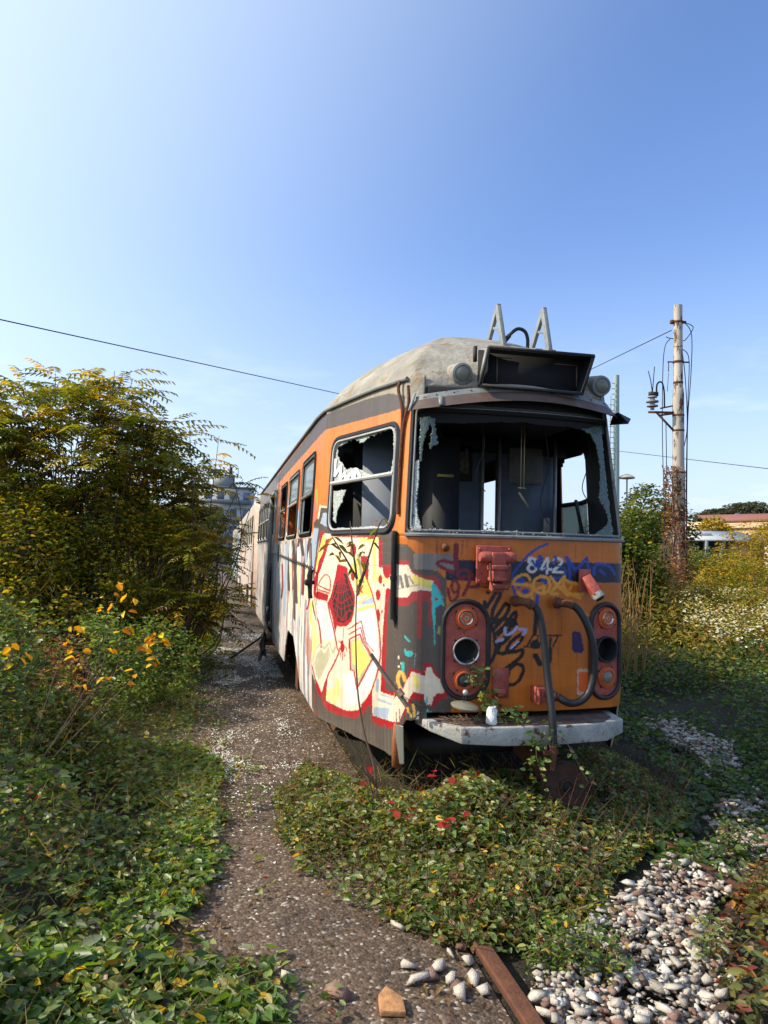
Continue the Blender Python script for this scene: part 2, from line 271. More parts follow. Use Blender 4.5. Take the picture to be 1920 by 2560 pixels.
OPS=[('P',(84,76,70),0,1,[(-0.05,0.35),(1.17,0.35),(1.17,1.8),(-0.05,1.8)]),
('P',(158,146,124),0,1,[(0,2.6),(1.17,2.6),(1.17,2.8),(0,2.8)]),
('P',(84,76,70),0,1,[(-1.152,2.735),(-0.076,2.594),(0.627,2.587),(1.046,2.583),(1.245,2.58),(1.242,2.623),(1.17,2.657),(0.95,2.718),(0.609,2.728),(-0.063,2.715),(-1.203,2.834)]),
('P',(84,76,70),0,1,[(-5,2.6),(-0.02,2.6),(-0.02,2.74),(-5,2.74)]),
('S',(165,180,202),0.0201,0.127,[(-0.225,1.842),(-0.25,1.801),(-0.284,1.742),(-0.322,1.677),(-0.357,1.617),(-0.39,1.56),(-0.423,1.5),(-0.451,1.448),(-0.471,1.412)]),
('P',(84,76,70),0,1,[(-0.08,1.844),(0.056,1.809),(0.034,1.746),(-0.224,1.487),(-0.364,1.416),(-0.203,1.619),(-0.132,1.748)]),
('S',(84,76,70),0.0138,0.103,[(-2.04,1.792),(-2.005,1.76),(-1.953,1.714),(-1.896,1.66),(-1.842,1.605),(-1.792,1.547),(-1.741,1.484),(-1.692,1.421),(-1.648,1.362),(-1.607,1.306),(-1.569,1.25),(-1.536,1.202),(-1.513,1.169)]),
('S',(84,76,70),0.0143,0.114,[(-1.297,1.788),(-1.071,1.626)]),
('S',(84,76,70),0.0106,0.102,[(-1.433,1.775),(-1.473,1.744),(-1.531,1.702),(-1.591,1.649),(-1.637,1.59),(-1.666,1.52),(-1.685,1.44),(-1.697,1.357),(-1.703,1.278),(-1.698,1.199),(-1.684,1.118),(-1.669,1.047),(-1.658,0.997)]),
('S',(84,76,70),0.0125,0.116,[(-0.586,1.762),(-0.652,1.723),(-0.746,1.667),(-0.844,1.603),(-0.918,1.539),(-0.96,1.47),(-0.985,1.395),(-1.0,1.326),(-1.011,1.278)]),
('S',(84,76,70),0.0068,0.125,[(-0.517,1.719),(-0.416,1.454)]),
('S',(84,76,70),0.0129,0.093,[(-2.869,1.815),(-2.813,1.78),(-2.733,1.729),(-2.645,1.667),(-2.565,1.599),(-2.49,1.512),(-2.415,1.409),(-2.348,1.313),(-2.302,1.246)]),
('S',(84,76,70),0.0097,0.086,[(-3.228,1.494),(-3.195,1.448),(-3.147,1.383),(-3.103,1.313),(-3.081,1.253),(-3.094,1.205),(-3.13,1.162),(-3.17,1.126),(-3.197,1.1)]),
('S',(84,76,70),0.0117,0.08,[(-3.863,1.801),(-3.868,1.534)]),
('S',(165,50,52),0.0058,0.1,[(-2.011,1.603),(-1.848,1.27)]),
('S',(165,50,52),0.0052,0.111,[(-1.06,1.536),(-1.075,1.267)]),
('S',(165,50,52),0.0044,0.085,[(-3.212,1.514),(-3.119,1.203)]),
('S',(165,50,52),0.0035,0.123,[(-0.641,1.755),(-0.573,1.601)]),
('S',(165,180,202),0.0168,0.09,[(-2.663,1.737),(-2.673,1.661),(-2.688,1.551),(-2.705,1.429),(-2.723,1.317),(-2.743,1.211),(-2.765,1.101),(-2.786,1.005),(-2.8,0.938)]),
('S',(165,180,202),0.0094,0.117,[(-0.876,1.744),(-0.825,1.541)]),
('S',(165,180,202),0.0134,0.079,[(-3.696,1.432),(-3.64,0.969)]),
('S',(165,180,202),0.011,0.075,[(-4.211,1.695),(-4.221,1.034)]),
('S',(225,225,220),0.0117,0.108,[(-1.512,1.688),(-1.349,1.375)]),
('S',(232,216,190),0.0156,0.118,[(-0.734,1.543),(-0.723,1.26)]),
('S',(240,222,150),0.0076,0.108,[(-1.393,1.53),(-1.229,1.075)]),
('S',(232,216,190),0.0084,0.097,[(-2.204,1.514),(-1.954,1.012)]),
('S',(236,218,110),0.01,0.123,[(-0.378,1.248),(-0.392,1.08)]),
('P',(172,24,36),0,1,[(-0.501,1.301),(-0.647,1.195),(-0.726,1.153),(-0.584,1.179),(-0.439,1.278)]),
('P',(205,110,120),0,1,[(-0.402,2.161),(-0.264,2.083),(-0.312,1.918),(-0.375,1.887),(-0.443,2.027)]),
('P',(150,170,80),0,1,[(-0.43,2.163),(-0.329,2.168),(-0.231,2.067),(-0.267,1.983)]),
('P',(165,180,202),0,1,[(-1.726,2.078),(-1.358,2.018),(-1.319,1.828),(-1.56,1.801),(-1.759,1.938)]),
('P',(205,110,120),0,1,[(-2.967,2.176),(-2.712,2.104),(-2.72,1.897),(-2.864,1.882)]),
('P',(165,180,202),0,1,[(-4.112,2.024),(-3.188,2.03),(-2.916,1.807),(-3.981,1.781)]),
('P',(200,185,165),0,1,[(-3.931,1.802),(-2.937,1.836),(-1.658,1.835),(-0.477,1.822),(-0.369,1.765),(-1.475,1.783),(-2.881,1.758),(-3.95,1.737)]),
('P',(232,216,190),0,1,[(-0.113,2.02),(0.132,1.994),(0.16,1.807),(-0.032,1.843),(-0.206,1.907)]),
('P',(84,76,70),0,1,[(-0.031,1.996),(0.137,1.982),(0.142,1.944),(0.035,1.948),(0.0,1.873),(-0.402,1.888),(-0.261,1.916),(-0.11,1.91)]),
('P',(165,180,202),0,1,[(0.028,1.942),(0.142,1.944),(0.159,1.832),(0.048,1.859),(0.009,1.867)]),
('P',(84,76,70),0,1,[(-0.409,1.902),(0.0,1.873),(0.048,1.859),(0.159,1.832),(0.164,1.801),(0.057,1.803),(-0.125,1.839),(-0.382,1.847)]),
('P',(84,76,70),0,1,[(-0.06,1.76),(0.17,1.76),(0.17,1.84),(-0.06,1.84)]),
('P',(232,216,190),0,1,[(0.037,1.796),(0.931,1.761),(0.95,1.564),(1.156,1.555),(1.161,1.434),(1.047,1.428),(1.025,1.121),(1.012,1.071),(1.009,0.781),(1.172,0.788),(1.177,0.627),(0.893,0.611),(0.887,0.722),(0.748,0.643),(0.697,0.606),(0.522,0.563),(0.18,0.572),(0.192,0.695),(0.089,0.593),(-0.231,0.774),(-0.252,0.898),(-0.23,1.115),(-0.343,1.288),(-0.303,1.429)]),
('P',(225,225,220),0,1,[(-0.06,1.284),(0.169,1.279),(0.323,1.043),(0.086,0.994)]),
('P',(225,225,220),0,1,[(0.638,1.273),(0.877,1.299),(0.938,1.185),(0.968,1.051),(0.687,1.016)]),
('P',(225,225,220),0,1,[(0.469,0.805),(0.61,0.843),(0.682,0.723),(0.856,0.94),(0.897,1.071),(0.974,1.081),(0.974,0.92),(0.782,0.683),(0.523,0.583)]),
('S',(172,24,36),0.005,0.13,[(0.046,1.809),(0.042,1.789),(0.038,1.759),(0.027,1.725),(0.006,1.691),(-0.034,1.657),(-0.087,1.62),(-0.142,1.583),(-0.187,1.547),(-0.219,1.508),(-0.245,1.468),(-0.265,1.432),(-0.279,1.407)]),
('P',(236,218,110),0,1,[(0.06,1.785),(0.126,1.76),(0.085,1.691),(-0.007,1.572),(-0.159,1.498),(-0.221,1.464),(-0.11,1.589),(0.011,1.691)]),
('P',(172,24,36),0,1,[(0.117,1.752),(0.188,1.751),(0.106,1.609),(0.019,1.503),(-0.068,1.394),(-0.165,1.295),(-0.259,1.317),(-0.267,1.43),(-0.063,1.527),(0.072,1.652)]),
('P',(240,222,150),0,1,[(-0.305,1.126),(-0.213,1.116),(0.041,1.032),(0.093,0.961),(0.065,0.99),(-0.164,0.811),(-0.233,0.792)]),
('P',(44,38,38),0,1,[(-0.324,1.285),(-0.24,1.236),(-0.025,1.125),(-0.005,1.11),(-0.171,1.165),(-0.309,1.222)]),
('S',(172,24,36),0.0056,0.407,[(-0.21,1.306),(-0.194,1.294),(-0.172,1.277),(-0.146,1.257),(-0.118,1.236),(-0.085,1.214),(-0.048,1.19),(-0.012,1.165),(0.018,1.138),(0.038,1.108),(0.054,1.074),(0.065,1.042),(0.074,1.015),(0.08,0.992),(0.082,0.973),(0.083,0.958),(0.084,0.947)]),
('P',(172,24,36),0,1,[(-0.141,1.342),(0.007,1.359),(0.195,1.342),(0.173,1.294),(-0.166,1.298)]),
('S',(172,24,36),0.0055,0.422,[(-0.046,1.373),(0.205,1.353)]),
('S',(172,24,36),0.0055,0.423,[(0.004,1.401),(0.216,1.372)]),
('S',(172,24,36),0.0043,0.42,[(0.006,1.404),(0.009,1.409),(0.014,1.415),(0.02,1.423),(0.029,1.432),(0.042,1.442),(0.059,1.454),(0.077,1.466),(0.094,1.475),(0.11,1.481),(0.126,1.485),(0.141,1.487),(0.155,1.487),(0.169,1.485),(0.182,1.48),(0.193,1.474),(0.202,1.467),(0.209,1.458),(0.214,1.448),(0.216,1.437),(0.218,1.425),(0.218,1.412),(0.216,1.396),(0.213,1.382),(0.212,1.372)]),
('P',(172,24,36),0,1,[(0.329,1.567),(0.405,1.565),(0.498,1.547),(0.501,1.503),(0.568,1.426),(0.616,1.369),(0.623,1.311),(0.606,1.239),(0.574,1.181),(0.504,1.143),(0.413,1.129),(0.347,1.131),(0.321,1.079),(0.31,1.099),(0.255,1.201),(0.184,1.284),(0.235,1.346),(0.287,1.454)]),
('P',(44,38,38),0,1,[(0.327,1.443),(0.41,1.475),(0.485,1.462),(0.524,1.424),(0.572,1.367),(0.601,1.309),(0.587,1.249),(0.537,1.193),(0.448,1.161),(0.354,1.161),(0.303,1.205),(0.27,1.265),(0.257,1.318),(0.291,1.391)]),
('P',(44,38,38),0,1,[(0.418,1.506),(0.483,1.506),(0.505,1.443),(0.486,1.454)]),
('S',(172,24,36),0.0023,0.43,[(0.392,1.54),(0.319,1.363),(0.254,1.289)]),
('S',(172,24,36),0.0023,0.431,[(0.392,1.54),(0.342,1.333),(0.3,1.189)]),
('S',(172,24,36),0.0023,0.433,[(0.392,1.54),(0.361,1.327),(0.335,1.167)]),
('S',(172,24,36),0.0022,0.436,[(0.392,1.54),(0.405,1.33),(0.415,1.174)]),
('S',(172,24,36),0.0022,0.439,[(0.392,1.54),(0.446,1.333),(0.488,1.181)]),
('S',(172,24,36),0.0022,0.442,[(0.392,1.54),(0.48,1.355),(0.547,1.254)]),
('S',(172,24,36),0.0022,0.444,[(0.392,1.54),(0.502,1.372),(0.584,1.308)]),
('S',(172,24,36),0.0024,0.44,[(0.304,1.421),(0.315,1.423),(0.33,1.426),(0.348,1.429),(0.366,1.432),(0.384,1.435),(0.403,1.438),(0.422,1.44),(0.441,1.44),(0.459,1.437),(0.478,1.432),(0.494,1.426),(0.506,1.423)]),
('S',(172,24,36),0.0024,0.437,[(0.288,1.374),(0.297,1.373),(0.31,1.372),(0.325,1.37),(0.341,1.369),(0.359,1.368),(0.378,1.367),(0.398,1.368),(0.417,1.369),(0.434,1.374),(0.45,1.381),(0.465,1.388),(0.48,1.393),(0.496,1.396),(0.511,1.398),(0.525,1.399),(0.534,1.4)]),
('S',(172,24,36),0.0024,0.435,[(0.266,1.331),(0.28,1.329),(0.302,1.325),(0.324,1.32),(0.345,1.316),(0.36,1.31),(0.373,1.303),(0.387,1.297),(0.403,1.295),(0.421,1.299),(0.442,1.306),(0.463,1.315),(0.484,1.323),(0.508,1.331),(0.534,1.341),(0.556,1.349),(0.572,1.355)]),
('S',(172,24,36),0.0024,0.435,[(0.254,1.285),(0.269,1.283),(0.292,1.281),(0.316,1.278),(0.338,1.274),(0.355,1.269),(0.371,1.262),(0.387,1.256),(0.405,1.255),(0.426,1.258),(0.449,1.266),(0.472,1.274),(0.496,1.282),(0.522,1.288),(0.55,1.293),(0.576,1.298),(0.593,1.301)]),
('S',(172,24,36),0.0024,0.436,[(0.282,1.241),(0.29,1.241),(0.303,1.241),(0.318,1.24),(0.33,1.236),(0.341,1.23),(0.351,1.221),(0.36,1.211),(0.371,1.203),(0.382,1.195),(0.395,1.187),(0.407,1.181),(0.419,1.179),(0.43,1.183),(0.44,1.191),(0.451,1.201),(0.464,1.211),(0.479,1.222),(0.497,1.234),(0.516,1.245),(0.534,1.253),(0.552,1.255),(0.572,1.254),(0.589,1.252),(0.601,1.25)]),
('S',(172,24,36),0.0024,0.435,[(0.33,1.171),(0.335,1.178),(0.342,1.188),(0.351,1.197),(0.361,1.202),(0.372,1.199),(0.385,1.191),(0.399,1.183),(0.415,1.178),(0.434,1.179),(0.456,1.184),(0.477,1.19),(0.492,1.197),(0.499,1.208),(0.5,1.221),(0.499,1.233),(0.498,1.242)]),
('P',(236,218,110),0,1,[(0.517,1.544),(0.602,1.602),(0.652,1.65),(0.707,1.573),(0.812,1.476),(0.872,1.403),(0.857,1.372),(0.751,1.377),(0.668,1.361),(0.632,1.39),(0.601,1.467),(0.519,1.512)]),
('P',(165,180,202),0,1,[(0.661,1.337),(0.881,1.374),(0.899,1.33),(0.663,1.302)]),
('S',(236,218,110),0.0068,0.471,[(0.662,1.314),(0.833,1.371)]),
('S',(236,218,110),0.0103,0.475,[(0.673,1.268),(0.892,1.315)]),
('S',(150,146,110),0.0097,0.462,[(0.652,1.638),(0.658,1.626),(0.665,1.608),(0.674,1.588),(0.682,1.568),(0.69,1.548),(0.697,1.527),(0.705,1.507),(0.712,1.491),(0.718,1.48),(0.725,1.471),(0.73,1.465),(0.734,1.461)]),  # olive shadow stroke painted into the panel colour
('P',(172,24,36),0,1,[(0.624,1.673),(0.621,1.654),(0.608,1.639),(0.589,1.63),(0.568,1.63),(0.548,1.638),(0.533,1.653),(0.527,1.673),(0.531,1.692),(0.544,1.707),(0.563,1.716),(0.585,1.716),(0.604,1.707),(0.619,1.692)]),
('P',(172,24,36),0,1,[(0.608,1.495),(0.606,1.479),(0.598,1.467),(0.587,1.459),(0.573,1.459),(0.56,1.465),(0.551,1.477),(0.547,1.493),(0.549,1.508),(0.557,1.521),(0.569,1.528),(0.583,1.529),(0.595,1.522),(0.604,1.51)]),
('S',(172,24,36),0.0043,0.459,[(0.672,1.474),(0.689,1.432)]),
('S',(172,24,36),0.005,0.462,[(0.651,1.43),(0.725,1.391)]),
('S',(172,24,36),0.0047,0.458,[(0.725,1.434),(0.676,1.373)]),
('P',(172,24,36),0,1,[(0.678,1.638),(0.812,1.632),(0.804,1.476),(0.787,1.483),(0.697,1.596)]),
('P',(44,38,38),0,1,[(0.74,1.593),(0.782,1.574),(0.767,1.541),(0.746,1.558)]),
('S',(172,24,36),0.0044,0.481,[(0.697,1.603),(0.705,1.589),(0.717,1.569),(0.73,1.547),(0.743,1.527),(0.756,1.511),(0.769,1.497),(0.782,1.483),(0.796,1.468),(0.811,1.452),(0.826,1.437),(0.841,1.42),(0.856,1.403),(0.87,1.383),(0.883,1.362),(0.896,1.341),(0.908,1.32),(0.918,1.3),(0.926,1.28),(0.934,1.259),(0.943,1.237),(0.952,1.212),(0.962,1.186),(0.972,1.159),(0.979,1.134),(0.984,1.112),(0.986,1.09),(0.988,1.071),(0.99,1.054),(0.993,1.043),(0.996,1.035),(0.997,1.028),(0.996,1.014),(0.992,0.993),(0.986,0.968),(0.978,0.94),(0.967,0.912),(0.953,0.882),(0.937,0.85),(0.919,0.819),(0.902,0.791),(0.885,0.768),(0.867,0.748),(0.849,0.729),(0.831,0.711),(0.809,0.693),(0.785,0.674),(0.764,0.658),(0.748,0.647)]),
('S',(236,218,110),0.0098,0.476,[(0.879,1.724),(0.884,1.479)]),
('S',(240,222,150),0.0202,0.487,[(0.892,1.479),(0.91,1.482),(0.937,1.486),(0.968,1.49),(0.999,1.491),(1.034,1.49),(1.073,1.486),(1.108,1.482),(1.133,1.479)]),
('S',(236,218,110),0.0094,0.483,[(0.681,1.742),(0.918,1.737)]),
('S',(236,218,110),0.0093,0.483,[(0.944,1.534),(0.954,1.482)]),
('S',(172,24,36),0.0059,0.46,[(0.205,1.775),(0.287,1.773),(0.406,1.769),(0.534,1.766),(0.644,1.764),(0.736,1.763),(0.823,1.763),(0.896,1.763),(0.947,1.763)]),
('S',(205,165,145),0.0048,0.461,[(0.203,1.79),(0.285,1.788),(0.403,1.785),(0.531,1.783),(0.642,1.781),(0.734,1.78),(0.821,1.779),(0.894,1.778),(0.945,1.778)]),
('P',(172,24,36),0,1,[(0.934,1.731),(0.994,1.75),(1.148,1.749),(1.155,1.562),(0.942,1.569)]),
('P',(84,76,70),0,1,[(0.983,1.75),(1.148,1.749),(1.154,1.585),(0.989,1.58)]),
('P',(172,24,36),0,1,[(1.0,1.561),(1.107,1.561),(1.105,1.528),(1.081,1.502),(1.055,1.496),(1.025,1.503),(1.005,1.528)]),
('P',(172,24,36),0,1,[(0.996,1.488),(0.994,1.475),(0.987,1.464),(0.976,1.458),(0.965,1.457),(0.954,1.463),(0.946,1.473),(0.942,1.485),(0.944,1.498),(0.951,1.509),(0.962,1.515),(0.974,1.516),(0.985,1.51),(0.992,1.5)]),
('P',(172,24,36),0,1,[(1.025,1.452),(1.025,1.447),(1.022,1.443),(1.018,1.441),(1.013,1.44),(1.009,1.442),(1.006,1.446),(1.004,1.451),(1.005,1.456),(1.008,1.461),(1.012,1.463),(1.017,1.463),(1.021,1.461),(1.024,1.457)]),
('P',(172,24,36),0,1,[(0.978,1.389),(0.975,1.374),(0.967,1.361),(0.954,1.354),(0.939,1.353),(0.925,1.358),(0.915,1.37),(0.911,1.385),(0.914,1.401),(0.923,1.413),(0.936,1.421),(0.95,1.422),(0.964,1.416),(0.974,1.404)]),
('P',(172,24,36),0,1,[(0.972,1.28),(0.97,1.272),(0.964,1.265),(0.955,1.261),(0.944,1.26),(0.935,1.263),(0.928,1.269),(0.925,1.277),(0.927,1.285),(0.934,1.292),(0.943,1.296),(0.953,1.297),(0.962,1.294),(0.969,1.288)]),
('P',(172,24,36),0,1,[(1.011,1.287),(1.01,1.282),(1.008,1.278),(1.004,1.275),(1.0,1.275),(0.997,1.277),(0.994,1.281),(0.993,1.286),(0.993,1.291),(0.996,1.295),(0.999,1.298),(1.003,1.298),(1.007,1.296),(1.01,1.292)]),
('P',(172,24,36),0,1,[(0.979,1.248),(0.978,1.234),(0.973,1.223),(0.964,1.216),(0.955,1.215),(0.946,1.22),(0.939,1.231),(0.936,1.244),(0.938,1.258),(0.943,1.269),(0.952,1.276),(0.961,1.277),(0.97,1.271),(0.977,1.261)]),
('P',(172,24,36),0,1,[(1.044,1.428),(1.062,1.438),(1.161,1.43),(1.162,1.391),(1.086,1.387),(1.075,1.307),(1.067,1.162),(1.068,1.064),(1.069,0.805),(1.172,0.813),(1.166,0.784),(1.006,0.78),(1.018,0.963),(1.014,1.107),(1.029,1.267)]),
('P',(84,76,70),0,1,[(1.086,1.387),(1.162,1.391),(1.174,1.077),(1.177,1.09),(1.177,0.808),(1.069,0.804),(1.066,1.113),(1.075,1.307)]),
('S',(172,24,36),0.0038,0.464,[(0.528,1.125),(0.719,1.2),(0.793,1.07),(0.903,1.02)]),
('S',(172,24,36),0.0038,0.462,[(0.543,1.091),(0.713,1.157),(0.768,1.071),(0.893,0.986)]),
('P',(186,180,150),0,1,[(0.564,1.046),(0.708,1.097),(0.77,1.027),(0.886,0.974),(0.856,0.932),(0.698,0.768),(0.644,0.863),(0.579,0.857),(0.554,1.054)]),
('P',(236,218,110),0,1,[(0.599,1.044),(0.701,1.077),(0.754,1.025),(0.855,0.966),(0.832,0.936),(0.697,0.817),(0.651,0.895),(0.607,0.904),(0.59,1.058)]),
('S',(172,24,36),0.005,0.46,[(0.549,0.999),(0.55,1.06),(0.707,1.111),(0.743,1.068),(0.89,0.971),(0.699,0.764)]),
('S',(172,24,36),0.005,0.449,[(0.553,1.054),(0.579,0.855),(0.632,0.857),(0.678,0.745)]),
('S',(172,24,36),0.0024,0.436,[(0.455,1.126),(0.448,1.012)]),
('P',(172,24,36),0,1,[(0.481,0.994),(0.479,0.98),(0.469,0.968),(0.455,0.96),(0.439,0.958),(0.423,0.962),(0.412,0.972),(0.408,0.985),(0.411,0.999),(0.42,1.011),(0.435,1.019),(0.451,1.021),(0.466,1.017),(0.477,1.007)]),
('P',(172,24,36),0,1,[(0.464,1.026),(0.462,1.019),(0.455,1.012),(0.445,1.008),(0.433,1.007),(0.423,1.009),(0.415,1.013),(0.412,1.02),(0.414,1.027),(0.421,1.034),(0.431,1.038),(0.443,1.039),(0.453,1.037),(0.461,1.033)]),
('S',(172,24,36),0.0032,0.432,[(0.42,1.015),(0.413,1.016),(0.403,1.018),(0.394,1.021),(0.39,1.023),(0.392,1.026),(0.399,1.03),(0.406,1.033),(0.411,1.035)]),
('S',(172,24,36),0.0032,0.44,[(0.477,0.994),(0.481,0.996),(0.487,1.001),(0.493,1.004),(0.499,1.004),(0.504,0.999),(0.508,0.99),(0.512,0.981),(0.514,0.974)]),
('S',(172,24,36),0.0032,0.432,[(0.426,0.987),(0.42,0.986),(0.411,0.985),(0.402,0.983),(0.396,0.98),(0.396,0.975),(0.399,0.968),(0.402,0.963),(0.405,0.958)]),
('S',(172,24,36),0.0032,0.433,[(0.433,0.96),(0.429,0.955),(0.424,0.949),(0.418,0.942),(0.416,0.936),(0.417,0.93),(0.42,0.926),(0.424,0.922),(0.426,0.919)]),
('S',(172,24,36),0.0032,0.439,[(0.47,0.959),(0.474,0.958),(0.481,0.956),(0.487,0.954),(0.49,0.951),(0.49,0.947),(0.488,0.942),(0.484,0.938),(0.482,0.934)]),
('S',(172,24,36),0.0032,0.436,[(0.452,0.954),(0.453,0.949),(0.454,0.942),(0.455,0.934),(0.455,0.927),(0.454,0.921),(0.451,0.915),(0.449,0.91),(0.447,0.906)]),
('S',(172,24,36),0.0049,0.431,[(0.181,1.286),(0.185,1.277),(0.191,1.264),(0.2,1.247),(0.213,1.223),(0.236,1.188),(0.265,1.144),(0.294,1.1),(0.317,1.062),(0.333,1.034),(0.344,1.012),(0.353,0.993),(0.361,0.976),(0.373,0.965),(0.385,0.96),(0.391,0.952),(0.383,0.933),(0.351,0.897),(0.303,0.849),(0.253,0.8),(0.216,0.761),(0.201,0.738),(0.197,0.723),(0.196,0.711),(0.187,0.694),(0.165,0.669),(0.136,0.639),(0.108,0.612),(0.089,0.593)]),
('P',(186,180,150),0,1,[(0.079,0.936),(0.144,0.906),(0.22,0.966),(0.264,0.909),(0.169,0.809),(0.058,0.698),(-0.093,0.804)]),
('S',(186,180,150),0.0063,0.42,[(-0.216,0.803),(0.067,0.969),(0.141,0.944),(0.233,1.001),(0.287,0.929),(0.337,0.98)]),
('P',(84,76,70),0,1,[(-0.226,0.712),(-0.015,0.66),(0.068,0.572),(0.04,0.422),(-0.046,0.4),(-0.245,0.444)]),
('S',(172,24,36),0.0073,0.188,[(-0.229,0.761),(-0.188,0.748),(-0.129,0.729),(-0.066,0.708),(-0.016,0.686),(0.02,0.662),(0.047,0.634),(0.069,0.609),(0.084,0.592)]),
('S',(172,24,36),0.0064,0.408,[(-0.12,0.58),(0.014,0.434)]),
('P',(165,50,52),0,1,[(0.216,0.761),(0.18,0.572),(0.188,0.514),(0.138,0.53),(0.089,0.584),(0.162,0.707)]),
('P',(240,222,150),0,1,[(0.197,0.646),(0.339,0.703),(0.419,0.676),(0.366,0.577),(0.181,0.576)]),
('S',(236,218,110),0.0101,0.433,[(0.377,0.75),(0.396,0.656)]),
('P',(172,24,36),0,1,[(0.18,0.572),(0.356,0.563),(0.522,0.567),(0.68,0.597),(0.748,0.643),(0.823,0.71),(0.894,0.771),(0.897,0.608),(1.183,0.628),(1.152,0.579),(0.898,0.556),(0.87,0.663),(0.847,0.669),(0.78,0.603),(0.652,0.538),(0.363,0.507),(0.188,0.51)]),
('P',(165,180,202),0,1,[(0.91,0.666),(1.12,0.704),(1.097,0.626),(0.905,0.615)]),
('S',(165,180,202),0.0089,0.56,[(0.98,0.728),(1.141,0.73)]),
('S',(165,180,202),0.0101,0.479,[(0.97,0.85),(0.96,0.783)]),
('S',(165,180,202),0.0053,0.559,[(1.002,0.765),(1.147,0.77)]),
('S',(120,60,35),0.0039,0.63,[(1.169,0.77),(1.169,0.639)]),
('S',(120,115,110),0.0007,0.565,[(-0.212,1.658),(1.145,1.658)]),
('S',(120,115,110),0.0007,0.565,[(-0.192,1.568),(1.148,1.576)]),
('S',(120,115,110),0.0007,0.566,[(-0.226,1.723),(1.149,1.715)]),
('S',(120,115,110),0.0007,0.608,[(0.922,1.349),(1.163,1.362)]),
('S',(98,92,88),0.004,0.412,[(0.051,0.428),(0.053,0.391)]),
('S',(98,92,88),0.003,0.417,[(0.114,0.45),(0.115,0.392)]),
('S',(98,92,88),0.0054,0.422,[(0.173,0.433),(0.175,0.393)]),
('S',(98,92,88),0.0044,0.427,[(0.234,0.454),(0.234,0.394)]),
('S',(98,92,88),0.0033,0.432,[(0.294,0.475),(0.293,0.395)]),
('S',(98,92,88),0.0057,0.436,[(0.35,0.458),(0.35,0.396)]),
('S',(98,92,88),0.0047,0.441,[(0.408,0.478),(0.406,0.397)]),
('S',(98,92,88),0.0036,0.446,[(0.464,0.498),(0.461,0.398)]),
('S',(98,92,88),0.0026,0.451,[(0.517,0.482),(0.515,0.4)]),
('S',(98,92,88),0.005,0.456,[(0.572,0.502),(0.568,0.401)]),
('S',(98,92,88),0.004,0.461,[(0.625,0.521),(0.621,0.402)]),
('S',(98,92,88),0.0029,0.466,[(0.676,0.505),(0.672,0.403)]),
('S',(98,92,88),0.0053,0.471,[(0.727,0.524),(0.722,0.404)]),
('S',(98,92,88),0.0043,0.476,[(0.778,0.543),(0.772,0.405)]),
('S',(98,92,88),0.0033,0.481,[(0.825,0.526),(0.821,0.406)]),
('S',(98,92,88),0.0023,0.486,[(0.874,0.545),(0.869,0.407)]),
('S',(98,92,88),0.0046,0.491,[(0.922,0.563),(0.916,0.408)]),
('S',(98,92,88),0.0036,0.494,[(0.968,0.547),(0.962,0.409)]),
('S',(98,92,88),0.0026,0.499,[(1.014,0.565),(1.008,0.41)]),
('S',(98,92,88),0.0048,0.503,[(1.059,0.583),(1.053,0.412)]),
('S',(98,92,88),0.0039,0.507,[(1.103,0.568),(1.097,0.413)]),
('S',(98,92,88),0.0029,0.576,[(1.145,0.585),(1.14,0.414)]),
('P',(84,76,70),0,1,[(1.16,1.714),(1.251,1.714),(1.288,1.689),(1.312,1.658),(1.418,1.659),(1.42,1.563),(1.455,1.553),(1.482,1.523),(1.507,1.501),(1.506,1.297),(1.483,1.245),(1.485,1.15),(1.503,1.124),(1.503,1.013),(1.507,0.884),(1.562,0.786),(1.549,0.721),(1.677,0.581),(1.321,0.569),(1.187,0.466)]),
('P',(18,26,48),0,1,[(1.5,1.5),(2.8,1.5),(2.8,1.625),(1.5,1.625)]),
('P',(120,115,110),0,1,[(1.303,1.658),(1.559,1.659),(1.557,1.564),(1.42,1.563),(1.305,1.561)]),
('P',(165,50,52),0,1,[(1.186,1.614),(1.269,1.614),(1.276,1.574),(1.305,1.545),(1.363,1.527),(1.42,1.521),(1.456,1.509),(1.474,1.47),(1.467,1.409),(1.439,1.478),(1.421,1.5),(1.35,1.511),(1.291,1.544),(1.268,1.587),(1.187,1.587)]),
('P',(232,216,190),0,1,[(1.165,1.587),(1.268,1.587),(1.291,1.544),(1.35,1.511),(1.425,1.495),(1.418,1.43),(1.352,1.439),(1.298,1.427),(1.265,1.39),(1.173,1.387)]),
('P',(236,218,110),0,1,[(1.296,1.531),(1.417,1.495),(1.415,1.443),(1.351,1.468),(1.293,1.479)]),
('S',(120,115,110),0.0106,0.771,[(1.205,1.515),(1.227,1.454)]),
('S',(120,115,110),0.0123,0.867,[(1.25,1.521),(1.266,1.46)]),
('S',(120,115,110),0.0048,0.962,[(1.277,1.517),(1.304,1.475)]),
('S',(84,76,70),0.0017,0.996,[(1.192,1.441),(1.338,1.469)]),
('P',(165,50,52),0,1,[(1.173,1.385),(1.265,1.39),(1.303,1.427),(1.352,1.439),(1.416,1.432),(1.417,1.374),(1.366,1.372),(1.309,1.371),(1.276,1.341),(1.175,1.338)]),
('S',(165,50,52),0.0142,0.99,[(1.346,1.394),(1.348,1.162)]),
('S',(165,50,52),0.0099,0.988,[(1.408,1.395),(1.409,1.235)]),
('P',(60,185,185),0,1,[(1.415,1.465),(1.425,1.491),(1.444,1.461),(1.476,1.401),(1.496,1.353),(1.494,1.332),(1.481,1.353),(1.459,1.344),(1.442,1.335),(1.444,1.227),(1.431,1.227),(1.42,1.33)]),
('P',(165,50,52),0,1,[(1.439,1.404),(1.458,1.387),(1.439,1.367)]),
('S',(60,185,185),0.0034,0.983,[(1.436,1.227),(1.442,1.115)]),
